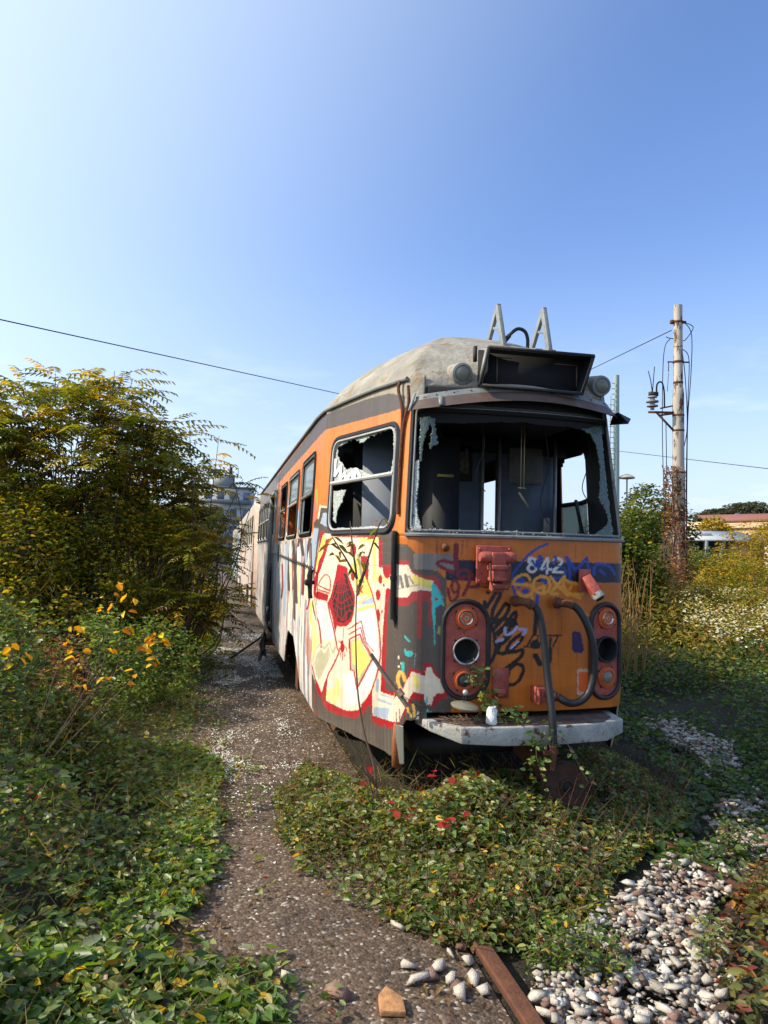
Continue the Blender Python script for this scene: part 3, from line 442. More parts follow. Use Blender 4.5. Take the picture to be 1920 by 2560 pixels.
('S',(110,170,170),0.002,0.986,[(1.443,1.47),(1.491,1.392),(1.463,1.385)]),
('S',(60,185,185),0.0061,0.922,[(1.255,1.154),(1.286,1.127)]),
('P',(60,185,185),0,1,[(1.312,1.056),(1.31,1.047),(1.304,1.04),(1.294,1.036),(1.283,1.035),(1.273,1.038),(1.265,1.044),(1.262,1.052),(1.265,1.06),(1.272,1.068),(1.282,1.073),(1.293,1.073),(1.303,1.07),(1.31,1.064)]),
('P',(60,185,185),0,1,[(1.256,0.973),(1.255,0.959),(1.252,0.947),(1.247,0.941),(1.242,0.94),(1.237,0.946),(1.233,0.957),(1.231,0.97),(1.232,0.985),(1.235,0.996),(1.24,1.003),(1.246,1.004),(1.251,0.998),(1.254,0.987)]),
('S',(110,170,170),0.0017,0.974,[(1.327,1.057),(1.32,0.975)]),
('S',(60,185,185),0.0056,0.857,[(1.257,1.077),(1.263,1.052)]),
('P',(150,155,90),0,1,[(1.461,1.227),(1.483,1.219),(1.484,1.167),(1.456,1.184)]),
('P',(232,216,190),0,1,[(1.214,1.025),(1.214,1.02),(1.212,1.016),(1.208,1.014),(1.205,1.013),(1.201,1.015),(1.199,1.018),(1.198,1.023),(1.199,1.028),(1.201,1.032),(1.204,1.034),(1.208,1.035),(1.211,1.033),(1.213,1.029)]),
('P',(232,216,190),0,1,[(1.235,0.993),(1.234,0.988),(1.233,0.985),(1.231,0.983),(1.228,0.982),(1.225,0.984),(1.224,0.987),(1.223,0.991),(1.223,0.995),(1.225,0.999),(1.227,1.001),(1.23,1.001),(1.233,1.0),(1.234,0.997)]),
('P',(232,216,190),0,1,[(1.216,0.968),(1.215,0.964),(1.213,0.961),(1.211,0.958),(1.208,0.958),(1.206,0.96),(1.204,0.963),(1.203,0.967),(1.204,0.971),(1.205,0.975),(1.208,0.977),(1.21,0.977),(1.213,0.976),(1.215,0.972)]),
('P',(172,24,36),0,1,[(1.295,0.971),(1.375,0.955),(1.376,1.007),(1.431,0.999),(1.449,0.952),(1.502,0.91),(1.523,0.841),(1.531,0.807),(1.461,0.776),(1.453,0.742),(1.4,0.754),(1.382,0.78),(1.317,0.79),(1.275,0.703),(1.231,0.64),(1.162,0.573),(1.165,0.729),(1.247,0.851)]),
('P',(232,216,190),0,1,[(1.309,0.953),(1.384,0.926),(1.392,0.977),(1.422,0.978),(1.445,0.931),(1.498,0.897),(1.508,0.828),(1.46,0.824),(1.439,0.798),(1.431,0.754),(1.391,0.763),(1.382,0.818),(1.316,0.831),(1.275,0.747),(1.219,0.637),(1.148,0.623),(1.149,0.748),(1.247,0.838)]),
('S',(236,218,110),0.015,0.988,[(1.328,0.915),(1.342,0.864)]),
('S',(222,180,90),0.0109,0.731,[(1.262,0.892),(1.259,0.899),(1.255,0.91),(1.25,0.921),(1.245,0.929),(1.239,0.934),(1.232,0.937),(1.224,0.937),(1.218,0.934),(1.213,0.925),(1.208,0.912),(1.205,0.898),(1.205,0.884),(1.209,0.871),(1.217,0.857),(1.225,0.845),(1.23,0.836)]),
('S',(222,180,90),0.0082,0.985,[(1.277,0.734),(1.282,0.724),(1.29,0.709),(1.298,0.694),(1.305,0.685),(1.311,0.683),(1.318,0.684),(1.323,0.688),(1.326,0.696),(1.326,0.708),(1.323,0.724),(1.32,0.74),(1.318,0.751)]),
('S',(60,185,185),0.0061,0.989,[(1.407,0.728),(1.409,0.629)]),
('S',(60,185,185),0.0039,0.988,[(1.427,0.72),(1.429,0.633)]),
('S',(60,185,185),0.0056,0.987,[(1.4,0.797),(1.4,0.771)]),
('P',(225,225,220),0,1,[(1.354,0.707),(1.353,0.702),(1.351,0.698),(1.348,0.696),(1.345,0.695),(1.343,0.697),(1.341,0.701),(1.34,0.706),(1.341,0.711),(1.342,0.715),(1.345,0.717),(1.348,0.717),(1.351,0.715),(1.353,0.712)]),
('P',(225,225,220),0,1,[(1.352,0.676),(1.352,0.672),(1.35,0.669),(1.347,0.667),(1.345,0.667),(1.342,0.668),(1.341,0.672),(1.34,0.676),(1.341,0.68),(1.342,0.683),(1.345,0.685),(1.347,0.685),(1.35,0.684),(1.352,0.681)]),
('S',(98,92,88),0.0031,0.676,[(1.193,0.69),(1.194,0.597)]),
('S',(98,92,88),0.0031,0.752,[(1.222,0.715),(1.224,0.618)]),
('S',(98,92,88),0.0031,0.823,[(1.248,0.686),(1.249,0.603)]),
('S',(98,92,88),0.0031,0.887,[(1.272,0.709),(1.273,0.622)]),
('S',(98,92,88),0.003,0.938,[(1.294,0.732),(1.296,0.641)]),
('S',(98,92,88),0.003,0.974,[(1.315,0.701),(1.316,0.623)]),
('S',(98,92,88),0.003,0.993,[(1.335,0.722),(1.336,0.64)]),
('S',(98,92,88),0.003,0.991,[(1.355,0.691),(1.356,0.622)]),
('S',(98,92,88),0.003,0.99,[(1.374,0.711),(1.376,0.637)]),
('S',(98,92,88),0.003,0.99,[(1.394,0.73),(1.396,0.618)]),
('S',(98,92,88),0.003,0.989,[(1.414,0.698),(1.415,0.633)]),
('S',(98,92,88),0.003,0.987,[(1.433,0.718),(1.435,0.614)]),
('S',(98,92,88),0.003,0.986,[(1.453,0.737),(1.455,0.629)]),
('S',(98,92,88),0.003,0.985,[(1.473,0.705),(1.475,0.645)]),
('S',(98,92,88),0.003,0.985,[(1.492,0.725),(1.495,0.625)]),
('S',(210,205,200),0.008,0.922,[(2.043,1.629),(2.039,1.631),(2.034,1.634),(2.028,1.638),(2.026,1.64),(2.029,1.643),(2.034,1.645),(2.04,1.646),(2.046,1.647),(2.051,1.646),(2.057,1.644),(2.062,1.641),(2.066,1.638),(2.068,1.635),(2.068,1.631),(2.067,1.626),(2.065,1.623),(2.061,1.619),(2.056,1.617),(2.049,1.614),(2.044,1.611),(2.038,1.607),(2.033,1.603),(2.028,1.599),(2.024,1.595),(2.022,1.59),(2.021,1.585),(2.021,1.58),(2.022,1.575),(2.025,1.571),(2.03,1.567),(2.036,1.564),(2.042,1.562),(2.048,1.562),(2.056,1.563),(2.063,1.566),(2.068,1.569),(2.071,1.573),(2.073,1.578),(2.074,1.584),(2.073,1.589),(2.07,1.594),(2.065,1.599),(2.06,1.603),(2.056,1.607),(2.052,1.609),(2.05,1.61),(2.047,1.612),(2.044,1.613),(2.039,1.616),(2.033,1.619),(2.028,1.622),(2.024,1.624)]),
('S',(210,205,200),0.0071,0.907,[(2.148,1.647),(2.107,1.581),(2.177,1.58)]),
('S',(210,205,200),0.0076,0.9,[(2.156,1.649),(2.149,1.556)]),
('S',(210,205,200),0.0081,0.876,[(2.195,1.623),(2.196,1.627),(2.197,1.633),(2.2,1.64),(2.204,1.644),(2.21,1.646),(2.218,1.647),(2.227,1.647),(2.234,1.646),(2.24,1.644),(2.246,1.64),(2.25,1.635),(2.252,1.631),(2.251,1.626),(2.249,1.62),(2.245,1.614),(2.239,1.608),(2.232,1.602),(2.222,1.595),(2.212,1.588),(2.204,1.583),(2.199,1.577),(2.196,1.572),(2.193,1.567),(2.192,1.564)]),
('S',(210,205,200),0.0077,0.875,[(2.192,1.563),(2.26,1.562)]),
('S',(24,62,150),0.0075,0.936,[(2.152,1.737),(2.142,1.733),(2.127,1.728),(2.11,1.721),(2.093,1.713),(2.076,1.703),(2.057,1.691),(2.039,1.678),(2.021,1.664),(2.004,1.647),(1.988,1.629),(1.973,1.61),(1.96,1.594),(1.949,1.581),(1.939,1.57),(1.931,1.56),(1.925,1.549),(1.921,1.536),(1.919,1.521),(1.919,1.507),(1.92,1.491),(1.922,1.475),(1.926,1.457),(1.931,1.44),(1.936,1.425),(1.943,1.413),(1.951,1.401),(1.958,1.392),(1.963,1.386)]),
('S',(24,62,150),0.0125,0.908,[(2.099,1.657),(2.102,1.654),(2.106,1.65),(2.109,1.646),(2.109,1.641),(2.104,1.636),(2.095,1.631),(2.086,1.626),(2.08,1.623)]),
('S',(24,62,150),0.0076,0.908,[(2.048,1.629),(2.053,1.621),(2.06,1.61),(2.068,1.6),(2.075,1.594),(2.082,1.594),(2.089,1.598),(2.096,1.604),(2.099,1.61),(2.1,1.616),(2.098,1.624),(2.096,1.631),(2.094,1.637)]),
('S',(24,62,150),0.0081,0.891,[(2.201,1.659),(2.204,1.654),(2.208,1.648),(2.211,1.64),(2.211,1.634),(2.206,1.63),(2.198,1.626),(2.189,1.623),(2.184,1.62)]),
('S',(24,62,150),0.0058,0.907,[(2.144,1.584),(2.14,1.581),(2.133,1.577),(2.126,1.572),(2.12,1.57),(2.113,1.57),(2.106,1.571),(2.099,1.573),(2.095,1.574)]),
('S',(24,62,150),0.0059,0.874,[(2.224,1.601),(2.233,1.599),(2.247,1.596),(2.261,1.591),(2.27,1.586),(2.276,1.578),(2.28,1.569),(2.28,1.559),(2.276,1.55),(2.263,1.541),(2.244,1.533),(2.224,1.526),(2.21,1.522),(2.203,1.523),(2.201,1.527),(2.2,1.532),(2.2,1.535)]),
('S',(24,62,150),0.0077,0.87,[(2.28,1.658),(2.285,1.645),(2.293,1.627),(2.301,1.606),(2.306,1.587),(2.308,1.567),(2.309,1.546),(2.308,1.527),(2.307,1.514)]),
('S',(24,62,150),0.0091,0.839,[(2.285,1.658),(2.354,1.574),(2.433,1.657),(2.456,1.543)]),
('S',(24,62,150),0.0101,0.818,[(2.489,1.553),(2.489,1.56),(2.488,1.572),(2.488,1.584),(2.491,1.594),(2.497,1.602),(2.505,1.61),(2.515,1.617),(2.528,1.62),(2.545,1.62),(2.567,1.617),(2.589,1.612),(2.608,1.605),(2.623,1.594),(2.635,1.58),(2.646,1.566),(2.653,1.557)]),
('S',(24,62,150),0.0083,0.799,[(2.534,1.578),(2.573,1.554)]),
('S',(24,62,150),0.0111,0.906,[(2.087,1.431),(2.083,1.365)]),
('S',(24,62,150),0.0133,0.931,[(1.947,1.505),(1.955,1.508),(1.967,1.512),(1.979,1.516),(1.985,1.514),(1.983,1.506),(1.976,1.493),(1.967,1.479),(1.962,1.47)]),
('P',(24,62,150),0,1,[(2.031,1.444),(2.029,1.436),(2.021,1.43),(2.011,1.427),(1.999,1.426),(1.989,1.43),(1.981,1.436),(1.979,1.443),(1.981,1.451),(1.988,1.457),(1.999,1.461),(2.01,1.461),(2.021,1.458),(2.028,1.452)]),
('S',(24,62,150),0.0112,0.905,[(2.12,1.516),(2.14,1.494)]),
('S',(222,150,50),0.0093,0.933,[(2.035,1.511),(2.032,1.516),(2.028,1.525),(2.022,1.533),(2.016,1.539),(2.007,1.542),(1.997,1.544),(1.986,1.543),(1.975,1.541),(1.964,1.536),(1.953,1.529),(1.943,1.521),(1.935,1.514),(1.93,1.506),(1.926,1.499),(1.924,1.492),(1.926,1.487),(1.932,1.484),(1.942,1.482),(1.954,1.482),(1.966,1.481),(1.981,1.481),(1.998,1.481),(2.015,1.482),(2.028,1.48),(2.039,1.475),(2.047,1.469),(2.053,1.461),(2.055,1.453),(2.054,1.444),(2.049,1.434),(2.042,1.425),(2.034,1.418),(2.023,1.414),(2.01,1.411),(1.997,1.411),(1.986,1.413),(1.977,1.417),(1.97,1.423),(1.964,1.43),(1.96,1.434)]),
('S',(222,150,50),0.0066,0.935,[(1.891,1.491),(1.933,1.489)]),
('S',(222,150,50),0.0093,0.905,[(2.105,1.534),(2.099,1.531),(2.089,1.527),(2.079,1.522),(2.071,1.516),(2.066,1.508),(2.062,1.499),(2.059,1.489),(2.058,1.48),(2.06,1.471),(2.063,1.461),(2.068,1.452),(2.075,1.445),(2.082,1.439),(2.091,1.434),(2.101,1.43),(2.111,1.429),(2.123,1.431),(2.135,1.434),(2.146,1.439),(2.156,1.445),(2.162,1.454),(2.167,1.464),(2.17,1.475),(2.17,1.486),(2.168,1.496),(2.164,1.508),(2.157,1.518),(2.15,1.526),(2.139,1.53),(2.126,1.533),(2.114,1.534),(2.105,1.535)]),
('S',(222,150,50),0.0094,0.905,[(2.091,1.46),(2.1,1.463),(2.111,1.468),(2.123,1.472),(2.131,1.472),(2.132,1.467),(2.131,1.458),(2.128,1.449),(2.126,1.443)]),
('S',(222,150,50),0.0094,0.883,[(2.175,1.533),(2.184,1.522),(2.198,1.506),(2.214,1.489),(2.231,1.473),(2.248,1.458),(2.268,1.442),(2.285,1.429),(2.298,1.419)]),
('S',(222,150,50),0.0094,0.891,[(2.271,1.536),(2.262,1.526),(2.248,1.512),(2.234,1.496),(2.22,1.482),(2.207,1.468),(2.192,1.454),(2.18,1.441),(2.176,1.432),(2.182,1.428),(2.196,1.427),(2.211,1.428),(2.221,1.428)]),
('S',(222,150,50),0.0095,0.861,[(2.266,1.523),(2.274,1.518),(2.286,1.511),(2.301,1.504),(2.318,1.499),(2.339,1.495),(2.363,1.492),(2.386,1.49),(2.402,1.488)]),
('S',(222,150,50),0.0095,0.867,[(2.256,1.478),(2.265,1.469),(2.277,1.457),(2.292,1.444),(2.308,1.433),(2.328,1.424),(2.351,1.415),(2.372,1.407),(2.387,1.402)]),
('S',(222,150,50),0.0095,0.838,[(2.397,1.479),(2.4,1.469),(2.404,1.454),(2.406,1.439),(2.403,1.429),(2.391,1.425),(2.374,1.426),(2.357,1.428),(2.345,1.429)]),
('S',(222,150,50),0.0068,0.873,[(2.261,1.509),(2.277,1.455)]),
('S',(222,150,50),0.0068,0.867,[(2.323,1.478),(2.308,1.456)]),
('S',(222,150,50),0.0068,0.828,[(2.42,1.311),(2.469,1.288)]),
('S',(222,150,50),0.0068,0.828,[(2.448,1.266),(2.47,1.238)]),
('S',(222,150,50),0.0066,0.919,[(2.051,1.413),(2.049,1.387)]),
('S',(14,13,16),0.0113,0.932,[(1.744,1.373),(1.746,1.366),(1.748,1.354),(1.752,1.344),(1.756,1.341),(1.761,1.346),(1.768,1.356),(1.775,1.37),(1.783,1.383),(1.792,1.397),(1.802,1.414),(1.812,1.429),(1.821,1.438),(1.829,1.441),(1.837,1.439),(1.842,1.433),(1.843,1.421),(1.834,1.4),(1.82,1.372),(1.805,1.342),(1.795,1.318),(1.792,1.298),(1.793,1.28),(1.797,1.267),(1.802,1.262),(1.81,1.268),(1.82,1.284),(1.831,1.302),(1.842,1.318),(1.853,1.333),(1.863,1.348),(1.873,1.36),(1.881,1.365),(1.889,1.363),(1.896,1.354),(1.9,1.342),(1.899,1.328),(1.89,1.311),(1.875,1.291),(1.858,1.271),(1.843,1.253),(1.83,1.238),(1.816,1.224),(1.805,1.212),(1.8,1.201),(1.803,1.191),(1.811,1.181),(1.822,1.176),(1.834,1.178),(1.848,1.193),(1.863,1.216),(1.878,1.241),(1.892,1.262),(1.907,1.28),(1.921,1.297),(1.934,1.309),(1.942,1.314),(1.946,1.309),(1.947,1.295),(1.943,1.278),(1.934,1.263),(1.916,1.249),(1.891,1.235),(1.864,1.221),(1.844,1.206),(1.829,1.189),(1.818,1.171),(1.811,1.154),(1.811,1.141),(1.818,1.132),(1.831,1.125),(1.848,1.123),(1.865,1.127),(1.882,1.141),(1.901,1.164),(1.919,1.187),(1.933,1.207),(1.942,1.22),(1.947,1.231),(1.949,1.24),(1.948,1.244),(1.943,1.245),(1.935,1.244),(1.925,1.238),(1.913,1.225),(1.897,1.202),(1.877,1.171),(1.859,1.139),(1.845,1.113),(1.837,1.096),(1.832,1.082),(1.832,1.073),(1.836,1.067),(1.848,1.064),(1.865,1.064),(1.886,1.068),(1.905,1.076),(1.925,1.089),(1.946,1.107),(1.965,1.125),(1.979,1.141),(1.987,1.154),(1.99,1.167),(1.989,1.176),(1.984,1.178),(1.971,1.173),(1.951,1.162),(1.931,1.147),(1.914,1.132),(1.902,1.115),(1.893,1.096),(1.886,1.079),(1.88,1.067)]),
('S',(14,13,16),0.0111,0.939,[(1.88,1.067),(1.892,1.068),(1.91,1.071),(1.928,1.073),(1.945,1.076),(1.96,1.079),(1.975,1.084),(1.988,1.086),(1.995,1.085),(1.996,1.077),(1.993,1.066),(1.986,1.052),(1.976,1.038),(1.959,1.025),(1.938,1.011),(1.915,0.997),(1.896,0.983),(1.881,0.969),(1.868,0.954),(1.857,0.94),(1.85,0.928),(1.846,0.917),(1.846,0.907),(1.849,0.898),(1.853,0.891),(1.861,0.884),(1.872,0.879),(1.885,0.875),(1.898,0.874),(1.912,0.874),(1.928,0.876),(1.944,0.881),(1.957,0.89),(1.97,0.903),(1.982,0.92),(1.991,0.939),(1.997,0.954),(1.998,0.966),(1.996,0.977),(1.992,0.985),(1.986,0.992),(1.978,0.996),(1.968,0.998),(1.957,0.999),(1.946,0.997),(1.935,0.991),(1.924,0.983),(1.914,0.974),(1.907,0.964),(1.902,0.955),(1.899,0.944),(1.898,0.934),(1.897,0.927)]),
('S',(14,13,16),0.0111,0.951,[(1.79,1.225),(1.794,1.215),(1.8,1.203),(1.806,1.187),(1.81,1.169),(1.814,1.148),(1.816,1.123),(1.818,1.098),(1.816,1.076),(1.811,1.056),(1.803,1.038),(1.794,1.022),(1.788,1.011)]),
('P',(14,13,16),0,1,[(1.776,1.43),(1.775,1.426),(1.772,1.422),(1.767,1.42),(1.762,1.42),(1.757,1.422),(1.754,1.425),(1.753,1.429),(1.754,1.433),(1.757,1.437),(1.762,1.438),(1.767,1.439),(1.771,1.437),(1.775,1.434)]),
('S',(14,13,16),0.0121,0.944,[(1.794,1.243),(1.806,1.249),(1.824,1.258),(1.843,1.267),(1.863,1.272),(1.884,1.272),(1.907,1.269),(1.928,1.265),(1.942,1.263)]),
('S',(165,162,200),0.0084,0.932,[(1.878,1.216),(1.877,1.208),(1.876,1.196),(1.876,1.185),(1.879,1.178),(1.887,1.177),(1.899,1.178),(1.912,1.182),(1.923,1.188),(1.932,1.196),(1.941,1.207),(1.948,1.218),(1.953,1.225)]),
('S',(165,162,200),0.0085,0.918,[(1.973,1.211),(1.982,1.211),(1.995,1.211),(2.007,1.21),(2.014,1.207),(2.013,1.201),(2.006,1.192),(1.999,1.184),(1.994,1.178)]),
('S',(165,162,200),0.0093,0.943,[(1.825,1.136),(1.864,1.15)]),
('S',(165,162,200),0.0065,0.929,[(1.915,1.095),(1.964,1.136)]),
('S',(118,14,30),0.0158,0.984,[(1.563,1.713),(1.562,1.699),(1.561,1.679),(1.56,1.657),(1.56,1.638),(1.561,1.62),(1.562,1.603),(1.564,1.588),(1.565,1.577)]),
('S',(118,14,30),0.0109,0.989,[(1.538,1.607),(1.527,1.609),(1.511,1.613),(1.494,1.616),(1.48,1.617),(1.469,1.615),(1.458,1.611),(1.45,1.606),(1.447,1.6),(1.45,1.595),(1.458,1.588),(1.469,1.582),(1.481,1.575),(1.496,1.568),(1.514,1.56),(1.532,1.553),(1.544,1.548)]),
('S',(118,14,30),0.0096,0.982,[(1.619,1.565),(1.613,1.564),(1.604,1.564),(1.595,1.563),(1.588,1.56),(1.582,1.555),(1.577,1.548),(1.573,1.54),(1.573,1.533),(1.576,1.527),(1.583,1.52),(1.591,1.515),(1.598,1.512),(1.603,1.513),(1.608,1.517),(1.612,1.522),(1.615,1.525)]),
('S',(118,14,30),0.0096,0.975,[(1.642,1.552),(1.643,1.541),(1.645,1.524),(1.647,1.505),(1.645,1.487),(1.638,1.467),(1.628,1.445),(1.618,1.426),(1.61,1.412)]),
('S',(118,14,30),0.0101,0.967,[(1.637,1.557),(1.648,1.548),(1.664,1.535),(1.68,1.522),(1.692,1.509),(1.699,1.498),(1.705,1.487),(1.707,1.478),(1.704,1.47),(1.692,1.466),(1.674,1.464),(1.656,1.463),(1.643,1.463)]),
('S',(118,14,30),0.0087,0.981,[(1.583,1.464),(1.58,1.47),(1.576,1.48),(1.571,1.49),(1.567,1.496),(1.561,1.498),(1.555,1.497),(1.549,1.494),(1.545,1.489),(1.541,1.482),(1.539,1.473),(1.538,1.463),(1.539,1.454),(1.541,1.446),(1.545,1.438),(1.549,1.432),(1.555,1.428),(1.561,1.429),(1.567,1.432),(1.574,1.437),(1.579,1.442),(1.581,1.45),(1.583,1.46),(1.583,1.467),(1.583,1.468),(1.582,1.458),(1.581,1.441),(1.578,1.422),(1.575,1.407),(1.57,1.397),(1.564,1.388),(1.557,1.382),(1.551,1.378),(1.545,1.377),(1.539,1.378),(1.534,1.382),(1.529,1.389),(1.525,1.402),(1.521,1.42),(1.518,1.437),(1.517,1.449)]),
('S',(118,14,30),0.0048,0.947,[(1.702,1.466),(1.843,1.459)]),
('S',(14,13,16),0.0053,0.903,[(2.059,1.174),(2.095,1.172)]),
('S',(14,13,16),0.0054,0.871,[(2.154,1.172),(2.252,1.171)]),
('S',(14,13,16),0.0057,0.917,[(2.059,1.172),(2.021,1.107)]),
('S',(14,13,16),0.0049,0.902,[(2.001,1.104),(2.101,1.103)]),
('S',(14,13,16),0.0058,0.886,[(2.226,1.16),(2.194,1.103)]),
('S',(14,13,16),0.0044,0.887,[(2.174,1.161),(2.17,1.103)]),
('S',(14,13,16),0.0044,0.887,[(2.184,1.156),(2.177,1.103)]),
('S',(14,13,16),0.0044,0.912,[(2.095,1.161),(2.067,1.108)]),
('P',(14,13,16),0,1,[(2.113,1.117),(2.109,1.103),(2.099,1.093),(2.085,1.087),(2.069,1.087),(2.054,1.093),(2.044,1.104),(2.04,1.117),(2.044,1.131),(2.053,1.141),(2.068,1.147),(2.084,1.147),(2.099,1.141),(2.109,1.13)]),
('S',(14,13,16),0.0169,0.901,[(2.077,1.048),(2.107,0.999)]),
('S',(14,13,16),0.0122,0.886,[(2.176,1.09),(2.174,1.012)]),
('S',(14,13,16),0.0132,0.911,[(2.079,1.316),(2.071,1.188)]),
('P',(42,20,78),0,1,[(2.329,1.188),(2.347,1.195),(2.389,1.189),(2.4,1.158),(2.417,1.085),(2.401,1.059),(2.348,1.064),(2.329,1.087)]),
('P',(205,165,145),0,1,[(2.366,0.963),(2.469,0.958),(2.472,0.79),(2.369,0.802)]),
('P',(230,95,20),0,1,[(2.379,0.944),(2.463,0.94),(2.465,0.812),(2.379,0.823)]),
('S',(120,60,35),0.0012,0.876,[(2.231,1.114),(2.233,0.997)]),
('S',(120,60,35),0.0012,0.848,[(2.363,1.058),(2.371,0.698)]),
('S',(120,60,35),0.0012,0.875,[(2.172,0.998),(2.235,0.997)]),
('S',(120,60,35),0.0012,0.908,[(1.914,0.721),(2.07,0.718)]),
('S',(120,60,35),0.0012,0.907,[(2.065,0.717),(2.071,0.705)]),
('S',(120,60,35),0.0018,0.858,[(2.35,1.742),(2.348,1.655)]),
('S',(120,60,35),0.0018,0.871,[(2.252,1.339),(2.254,1.169)]),
('S',(120,60,35),0.0026,0.99,[(1.442,1.745),(1.444,1.662)]),
('S',(120,60,35),0.0026,0.978,[(1.602,1.744),(1.599,1.661)]),
('S',(120,60,35),0.0026,0.978,[(1.629,1.745),(1.628,1.705)])]
GL={'ws_tl': [(1.298, 2.502), (1.381, 2.518), (1.372, 2.461), (1.341, 2.385), (1.326, 2.281), (1.324, 2.225), (1.31, 2.22)], 'ws_hang': [(1.364, 2.518), (1.407, 2.5), (1.413, 2.415), (1.435, 2.344), (1.411, 2.334), (1.383, 2.302), (1.374, 2.31), (1.38, 2.366), (1.388, 2.423)], 'ws_bl': [(1.261, 2.236), (1.309, 2.225), (1.311, 2.094), (1.305, 1.983), (1.316, 1.891), (1.353, 1.782), (1.39, 1.769), (1.289, 1.761)], 'ws_r': [(2.466, 2.487), (2.542, 2.463), (2.592, 2.393), (2.602, 2.275), (2.591, 2.147), (2.563, 2.029), (2.604, 1.992), (2.628, 1.925), (2.61, 1.866), (2.52, 1.815), (2.497, 1.767), (2.653, 1.771), (2.647, 1.955), (2.643, 2.15), (2.645, 2.348), (2.653, 2.528)], 'cw_hole': [(0.219, 2.364), (0.218, 2.436), (0.327, 2.451), (0.46, 2.466), (0.614, 2.417), (0.698, 2.45), (0.899, 2.47), (1.024, 2.469), (1.061, 2.293), (1.038, 2.185), (0.855, 2.162), (0.678, 2.204), (0.565, 2.243), (0.489, 2.256), (0.375, 2.249), (0.319, 2.291)], 'cw_low': [(0.184, 2.105), (0.395, 2.105), (0.339, 2.016), (0.268, 1.949), (0.259, 1.87), (0.215, 1.889)], 'scrib': [(0.202, 2.338), (0.208, 2.22), (0.301, 2.284), (0.305, 2.186), (0.368, 2.225), (0.404, 2.178), (0.493, 2.223), (0.52, 2.161), (0.547, 2.24), (0.609, 2.188)]}
# ---------------- painted surfaces of the tram ----------------
def paint(s,z,base):
    c=np.empty((len(s),3)); c[:]=base(s,z) if callable(base) else lin(base)
    rj=np.random.default_rng(17); js=s+.0022*(vnoise(s*170,z*170,3)-.5)+rj.normal(0,.0019,len(s)); jz=z+.0022*(vnoise(s*170,z*170,9)-.5)+rj.normal(0,.0019,len(s))
    for k,col,w,kx,pts in OPS:
        a=np.array(pts); m_=w/ (kx if kx>0 else 1) if k=='S' else 0
        sel=(js>a[:,0].min()-m_-.01)&(js<a[:,0].max()+m_+.01)&(jz>a[:,1].min()-w-.01)&(jz<a[:,1].max()+w+.01)
        if not sel.any(): continue
        i=np.where(sel)[0]
        if k=='P': j=i[inpoly(js[i],jz[i],pts)]; c[j]=lin(col)
        else:
            d=segdist(js[i],jz[i],pts,kx); e=np.clip((w-d)/.0035+.5,0,1)[:,None]; c[i]=c[i]*(1-e)+e*np.array(lin(col))
    # grime washed down the panels and rust bleeding from seams
    g=np.clip(fbm(s*38,z*1.6,81)*1.9-.78,0,1)*np.clip(fbm(s*3,z*3,83)*1.6-.2,0,1)*.55; g=g[:,None]; c=c*(1-g)+np.array(lin((74,58,46)))*g
    g=(np.clip((.62-z)/.25,0,1)*np.clip(fbm(s*30,z*6,85)*1.8-.4,0,1)*.6)[:,None]; c=c*(1-g)+np.array(lin((120,110,98)))*g
    # scratches and chipped flecks in the paint
    n=fbm(s*9,z*40,5); c*= (0.90+.2*n)[:,None]
    ch=vnoise(s*90,z*90,21)*vnoise(s*23,z*23,22); c[ch>.80]=c[ch>.80]*.5+.12
    return c
def base_front(s,z):
    c=np.empty((len(s),3)); c[:]=lin((196,106,24)); return c*(.82+.3*fbm(s*5,z*9,31))[:,None]
def base_side(s,z):
    c=np.empty((len(s),3)); c[:]=lin((226,124,50))
    far=s<-4.85
    if far.any():
        g=fbm(s*7,z*1.2,41)[:,None]; h=fbm(s*11,z*.9,47)[:,None]
        q=np.array(lin((150,142,132)))*(1-g)+np.array(lin((205,200,190)))*g; q=np.where(h>.62,np.array(lin((70,64,60))),q); q=np.where((h<.3),np.array(lin((150,175,185))),q)
        q=np.where(z[:,None]>1.76,np.array(lin((112,104,98)))*(.7+.5*g),q); c[far]=q[far]
    lowr=(z<1.77)&(s<.0)
    if lowr.any():
        S=s[lowr];Z_=z[lowr]; a=fbm(S*9,Z_*.7,61)[:,None]; b=fbm(S*17+4,Z_*.9,67)[:,None]; d=fbm(S*5,Z_*2.2,71)[:,None]; e=fbm(S*26,Z_*1.1,73)[:,None]
        q=np.array(lin((226,214,202)))*(1-a)+np.array(lin((196,204,212)))*a; q=np.where(b>.58,np.array(lin((240,232,222))),q); q=np.where(b<.33,np.array(lin((150,168,184))),q); q=np.where(d>.64,np.array(lin((196,150,134))),q); q=np.where(e>.63,np.array(lin((64,54,52))),q); q=np.where((e<.27),np.array(lin((150,50,52))),q)
        fade=np.clip((-4.6-S)/2,0,1)[:,None]*.35; q=q*(1-fade)+np.array(lin((126,124,122)))*fade; c[lowr]=q
    return c
ZGS=[-3,-.5,0,.35,.77,1.2,1.3,STOT-1.3,STOT-.9,STOT]; ZGZ=[2.77,2.765,2.738,2.757,2.772,2.765,2.70,2.70,2.77,2.77]
def zgt(s): return np.interp(s,ZGS,ZGZ)
tram=thing('tram','derelict orange tram car with smashed windscreen, covered in graffiti and numbered 842','tram',(0,9,0))
WR=[(.16,1.115,1.80,2.49)]
WIN=[(-1.40,-.50,1.80,2.49),(-2.72,-1.72,1.80,2.47),(-3.82,-3.02,1.80,2.47)]
WFAR=[(-6.65,-5.85,1.82,2.46),(-7.55,-6.8,1.82,2.46),(-8.35,-7.7,1.82,2.46),(-9.05,-8.5,1.82,2.46)]
DOOR=(-5.62,-4.62,.62,2.46)
